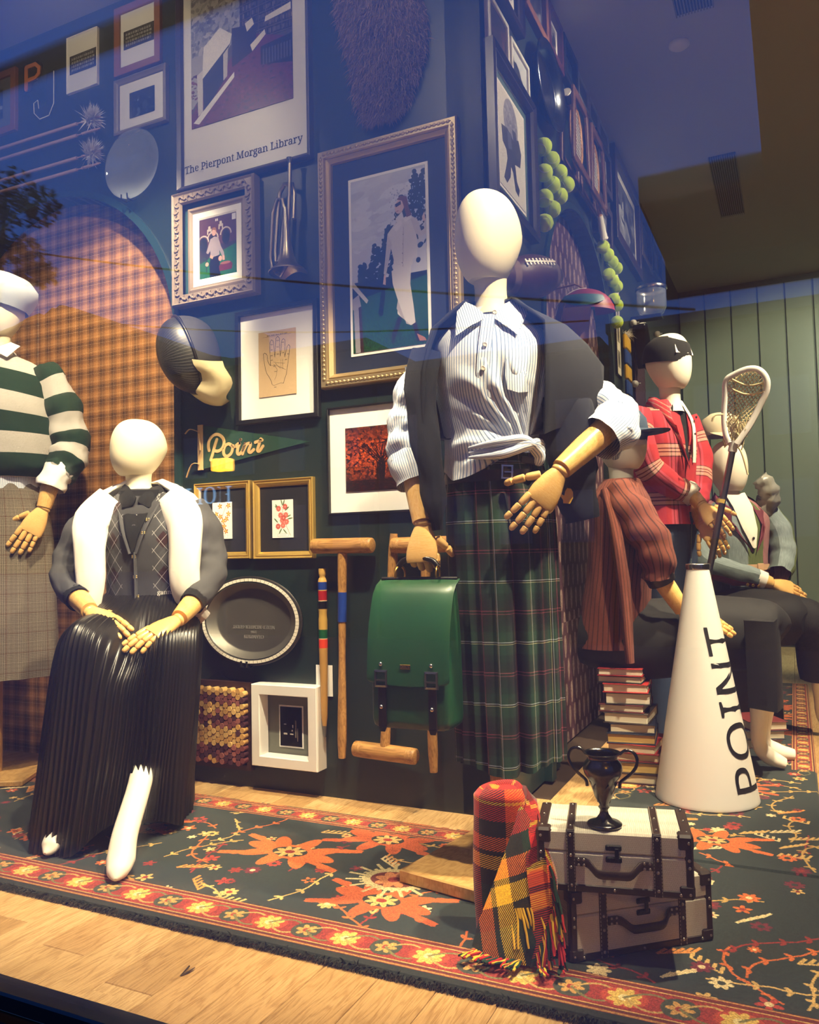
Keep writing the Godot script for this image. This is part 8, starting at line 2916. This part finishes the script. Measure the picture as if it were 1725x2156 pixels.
func suitcase(label: String, at: Vector3, turn: float, w: float, h: float, d: float) -> void:
	var s := thing("suitcase", label, "suitcase", at, turn, "pale canvas suitcases with leather straps")
	var cv: Material = mats.trunk_canvas
	var lt: Material = mats.brown_leather
	var lid := h * 0.36
	var b := Mb.new()
	b.box(Vector3(0, (h - lid) * 0.5, 0), Vector3(w, h - lid - 0.001, d), 0.003)
	put("case", b, cv, s)
	b = Mb.new()
	b.box(Vector3(0, h - lid * 0.5, 0), Vector3(w, lid - 0.001, d), 0.004)
	put("lid", b, cv, s)
	# leather edging, corners and straps
	b = Mb.new()
	for sx in [-1, 1]:
		for sz in [-1, 1]:
			b.box(Vector3(sx * (w * 0.5 - 0.006), h * 0.5, sz * (d * 0.5 - 0.006)), Vector3(0.0155, h + 0.002, 0.0155), 0.003)
		b.box(Vector3(sx * (w * 0.5 - 0.008), h - 0.003, 0), Vector3(0.02, 0.009, d), 0.002)
		b.box(Vector3(sx * (w * 0.5 - 0.006), 0.007, 0), Vector3(0.0155, 0.0155, d), 0.003)
	for sz in [-1, 1]:
		b.box(Vector3(0, 0.007, sz * (d * 0.5 - 0.006)), Vector3(w, 0.0155, 0.0155), 0.003)
	put("edging", b, lt, s)
	for sx in [-1, 1]:
		b = Mb.new()
		b.box(Vector3(sx * w * 0.28, h * 0.5, d * 0.5 + 0.001), Vector3(0.016, h, 0.004), 0.001)
		b.box(Vector3(sx * w * 0.28, h + 0.0005, 0), Vector3(0.016, 0.004, d + 0.004), 0.001)
		var st := put("strap", b, lt, s)
		b = Mb.new()
		for q in [-1, 1]:
			var x: float = sx * w * 0.28 + q * 0.0066
			for m in 18:
				b.box(Vector3(x, (m + 0.5) * h / 18.0, d * 0.5 + 0.0033), Vector3(0.0008, h / 30.0, 0.0008))
				b.box(Vector3(x, h + 0.0028, ((m + 0.5) / 18.0 - 0.5) * d), Vector3(0.0008, 0.0008, d / 30.0))
		put("stitching", b, mat("case_thread", hexc("b0a48c"), 0.8), st)
	var studs := []
	for sx in [-1, 1]:
		var x: float = sx * w * 0.28
		for y in [0.018, 0.4, 0.6, 0.93]:
			studs.append(Vector3(x, maxf(0.012, y * h), d * 0.5 + 0.0035))
		for z in [-0.4, 0.0, 0.4]:
			studs.append(Vector3(x, h + 0.003, z * d))
			studs.append(Vector3(sx * (w * 0.5 - 0.008), h + 0.002, z * d))
		for y in [0.08, 0.5, 0.62, 0.9]:
			studs.append(Vector3(sx * (w * 0.5 - 0.006), y * h, d * 0.5 + 0.002))
	for x in [-0.42, 0.0, 0.42]:
		studs.append(Vector3(x * w, 0.007, d * 0.5 + 0.002))
	b = Mb.new()
	for p in studs:
		b.ball(p, Vector3(0.0032, 0.0032, 0.0026), 8)
	put("studs", b, mat("stud_nickel", hexc("b8b09c"), 0.3, 1.0), s)
	for sx in [-1, 1]:
		b = Mb.new()
		b.box(Vector3(sx * (w * 0.5 - 0.012), h - 0.012, d * 0.5 - 0.012), Vector3(0.03, 0.03, 0.03), 0.005)
		b.box(Vector3(sx * (w * 0.5 - 0.012), 0.012, d * 0.5 - 0.012), Vector3(0.03, 0.028, 0.03), 0.005)
		put("corner_guard", b, lt, s)
	# clasp and handle
	b = Mb.new()
	for e in [0.013, -0.009]:
		b.box(Vector3(0, h - lid + e, d * 0.5 + 0.002), Vector3(0.03, 0.011, 0.005), 0.002)
		b.ball(Vector3(-0.01, h - lid + e, d * 0.5 + 0.0045), Vector3(0.004, 0.004, 0.002), 8)
	b.box(Vector3(0.006, h - lid + 0.002, d * 0.5 + 0.004), Vector3(0.008, 0.022, 0.004), 0.001)
	put("clasp", b, mat("clasp_black", hexc("0c0b0a"), 0.35, 0.6), s)
	b = Mb.new()
	var rows := []
	for m in 25:
		var f := m / 24.0 * 2.0 - 1.0
		var y := h - lid - 0.016 - 0.016 * (1.0 - smoothstep(0.35, 0.75, absf(f)))
		var z := d * 0.5 + 0.004 + 0.016 * (1.0 - smoothstep(0.45, 0.8, absf(f)))
		rows.append([Vector3(f * w * 0.25, y + 0.008, z), Vector3(f * w * 0.25, y, z + 0.001), Vector3(f * w * 0.25, y - 0.008, z)])
	sheet_grid(b, rows, 0.004)
	var hn := put("handle", b, lt, s)
	b = Mb.new()
	for f in [-0.92, -0.78, 0.78, 0.92]:
		for e in [-0.005, 0.005]:
			b.ball(Vector3(f * w * 0.25, h - lid - 0.016 + e, d * 0.5 + 0.006), Vector3(0.0028, 0.0028, 0.002), 8)
	put("rivets", b, mats.stud_nickel, hn)

func trunks() -> void:
	suitcase("larger pale canvas suitcase with brown leather straps, standing on the rug under the other", Vector3(0.48, 0.0145, 0.625), deg_to_rad(40.5), 0.31, 0.133, 0.165)
	suitcase("smaller pale canvas suitcase with brown leather straps, stacked on top and carrying the trophy", Vector3(0.481, 0.1505, 0.692), deg_to_rad(12), 0.285, 0.114, 0.165)

func trophy() -> void:
	var c := thing("trophy_cup", "small dark pewter two handled trophy cup standing on the upper suitcase", "trophy", Vector3(0.476, 0.2665, 0.742), 0.1)
	var b := Mb.new()
	b.lathe([Vector2(0.0005, 0.0), Vector2(0.033, 0.0), Vector2(0.034, 0.004), Vector2(0.03, 0.007), Vector2(0.016, 0.012), Vector2(0.009, 0.022), Vector2(0.0075, 0.03), Vector2(0.011, 0.035), Vector2(0.008, 0.039), Vector2(0.017, 0.055), Vector2(0.023, 0.074), Vector2(0.0265, 0.086), Vector2(0.035, 0.097), Vector2(0.038, 0.108), Vector2(0.036, 0.119), Vector2(0.030, 0.126), Vector2(0.0285, 0.131), Vector2(0.034, 0.137), Vector2(0.037, 0.139), Vector2(0.035, 0.1405), Vector2(0.027, 0.134), Vector2(0.033, 0.118), Vector2(0.034, 0.106), Vector2(0.02, 0.08), Vector2(0.0005, 0.06)], 40)
	var pm := mat("dark_pewter", hexc("5a5854"), 0.22, 1.0)
	put("bowl", b, pm, c)
	for s in [-1.0, 1.0]:
		b = Mb.new()
		b.tube(spline(v3([s * 0.033, 0.137, 0, s * 0.045, 0.146, 0, s * 0.06, 0.142, 0, s * 0.066, 0.126, 0, s * 0.058, 0.107, 0, s * 0.043, 0.093, 0, s * 0.033, 0.084, 0, s * 0.031, 0.073, 0]), 24), 0.0032, 8)
		b.ball(Vector3(s * 0.046, 0.1455, 0), Vector3(0.005, 0.004, 0.004), 8)
		put("handle", b, pm, c)
	b = Mb.new()
	for q in 6:
		var a := TAU * q / 6.0
		var l := []
		for m in 9:
			var f := m / 8.0
			var e := a + 0.42 * sin(f * PI)
			var rad := lerpf(0.0255, 0.0105, f) + 0.0008
			l.append(Vector3(cos(e) * rad, lerpf(0.083, 0.043, f), sin(e) * rad))
		b.tube(l, 0.001, 5)
	put("chased_leaves", b, pm, c)

func megaphone() -> void:
	var m := thing("megaphone", "tall white cone shaped megaphone with black lettering standing mouth down on the rug", "megaphone", Vector3(0.55, 0.0145, -0.387), 0.0)
	var b := Mb.new()
	b.lathe([Vector2(0.150, 0.004), Vector2(0.154, 0.0), Vector2(0.156, 0.004), Vector2(0.1545, 0.012), Vector2(0.034, 0.722), Vector2(0.032, 0.722)], 72)
	put("cone", b, mats.megaphone_white, m)
	b = Mb.new()
	b.lathe([Vector2(0.034, 0.718), Vector2(0.0365, 0.72), Vector2(0.037, 0.734), Vector2(0.0355, 0.737), Vector2(0.031, 0.736), Vector2(0.030, 0.72)], 36)
	put("rim", b, mats.nickel, m)
	# letters run up the cone: text x goes up, text y goes round to the left
	var tm := words("POINT", 0.17, 0.0, "Droid Sans", 400)
	var A := tm.get_mesh_arrays()
	var V: PackedVector3Array = A[Mesh.ARRAY_VERTEX]
	var I: PackedInt32Array = A[Mesh.ARRAY_INDEX]
	var tris := []
	for q in range(0, I.size(), 3):
		tris.append([V[I[q]], V[I[q + 1]], V[I[q + 2]]])
	for pass_ in 3:
		var nx := []
		for e in tris:
			var d := [e[0].distance_to(e[1]), e[1].distance_to(e[2]), e[2].distance_to(e[0])]
			var mx: float = d.max()
			if mx < 0.03:
				nx.append(e)
				continue
			var j := d.find(mx)
			var p0: Vector3 = e[j]
			var p1: Vector3 = e[(j + 1) % 3]
			var p2: Vector3 = e[(j + 2) % 3]
			var c := (p0 + p1) * 0.5
			nx.append([p0, c, p2])
			nx.append([c, p1, p2])
		tris = nx
	var lo := INF
	var hi := -INF
	for v in V:
		lo = minf(lo, v.x); hi = maxf(hi, v.x)
	b = Mb.new()
	for e in tris:
		var w := []
		for v in e:
			var y: float = 0.05 + (v.x - lo) / (hi - lo) * 0.49
			var rad := lerpf(0.1545, 0.034, (y - 0.012) / 0.71) + 0.0012
			var a: float = 1.12 - v.y / rad * 0.92
			w.append(Vector3(cos(PI * 0.5 - a) * rad, y, sin(PI * 0.5 - a) * rad))
		b.tri(w[0], w[1], w[2])
	put("lettering", b, mat("letter_black", hexc("0c0c0c"), 0.6), m)

func book(label: String, at: Vector3, turn: float, w: float, th: float, d: float, cover: Color, pages: Color, group: String) -> void:
	var o := thing("book", label, "book", at, turn, group)
	var b := Mb.new()
	b.box(Vector3(0, 0.0015, 0), Vector3(w, 0.003, d), 0.0008)
	b.box(Vector3(0, th - 0.0015, 0), Vector3(w, 0.003, d), 0.0008)
	b.box(Vector3(0, th * 0.5, -d * 0.5 + 0.0015), Vector3(w, th, 0.003), 0.001)
	put("cover", b, mat("cover_" + cover.to_html(false), cover, 0.6), o)
	b = Mb.new()
	b.box(Vector3(0, th * 0.5, -0.002), Vector3(w - 0.008, th - 0.006, d - 0.009), 0.001)
	put("pages", b, mat("pages_" + pages.to_html(false), pages, 0.9), o)

func books() -> void:
	var L := [["bottom book of the tall stack behind the trophy, pale pages", 0.034, "3a1414", "d8ccb0"], ["yellowed dark book second from the bottom of the tall stack", 0.038, "241612", "c8a860"], ["book with a dark red cover third from the bottom of the tall stack", 0.028, "7a1c1c", "d8c4a0"], ["book with a red cover fourth from the bottom, beside the cone", 0.03, "a02a24", "dcccb0"], ["yellow paged book with a navy cover, fifth from the bottom of the stack", 0.034, "1c2438", "c8a45c"], ["book with a dark blue cover, sixth from the bottom of the stack", 0.032, "14203a", "e0d4b8"], ["green covered pale book in the middle of the stack", 0.03, "2a3424", "d0c8b0"], ["thick pale paged book jutting out to the left in mid stack", 0.036, "30241c", "e0d8c0"], ["thin black and red book above the thick jutting one", 0.026, "5a1a1c", "e4dcc4"], ["thickest book of the stack, cream paged with a black cover", 0.04, "18140f", "e4dcc8"], ["bright red covered book third from the top", 0.03, "b02a22", "e8dcc4"], ["black covered book second from the top", 0.024, "14100e", "e4d8be"], ["topmost book of the stack, red covered, under the seated figure", 0.026, "9c2420", "e6dcc6"]]
	var y := 0.0145
	L.remove_at(6)
	for k in L.size():
		var e: Array = L[k]
		var jog: float = [0.0, 0.0, 0.008, 0.004, -0.008, -0.006, -0.012, -0.028, -0.018, -0.02, -0.028, -0.032, -0.036][k]
		book(e[0], Vector3(0.305 + jog, y, -0.56 + 0.004 * sin(k * 2.3)), 0.06 + 0.09 * sin(k * 1.7), 0.16 if k < 5 else 0.15, e[1], 0.21, hexc(e[2]), hexc(e[3]), "tall stack of old books")
		y += e[1] + 0.0005
	y = 0.0145
	for k in 3:
		book(["lowest of three books behind the bare white feet", "middle of three books behind the bare white feet", "upper of three books behind the bare white feet"][k], Vector3(0.66 + k * 0.004, y, -1.22), 0.3 + k * 0.1, 0.15, 0.034, 0.2, hexc(["5a2a20", "1c2030", "6a2420"][k]), hexc("e0d4ba"), "three books behind the white feet")
		y += 0.0345
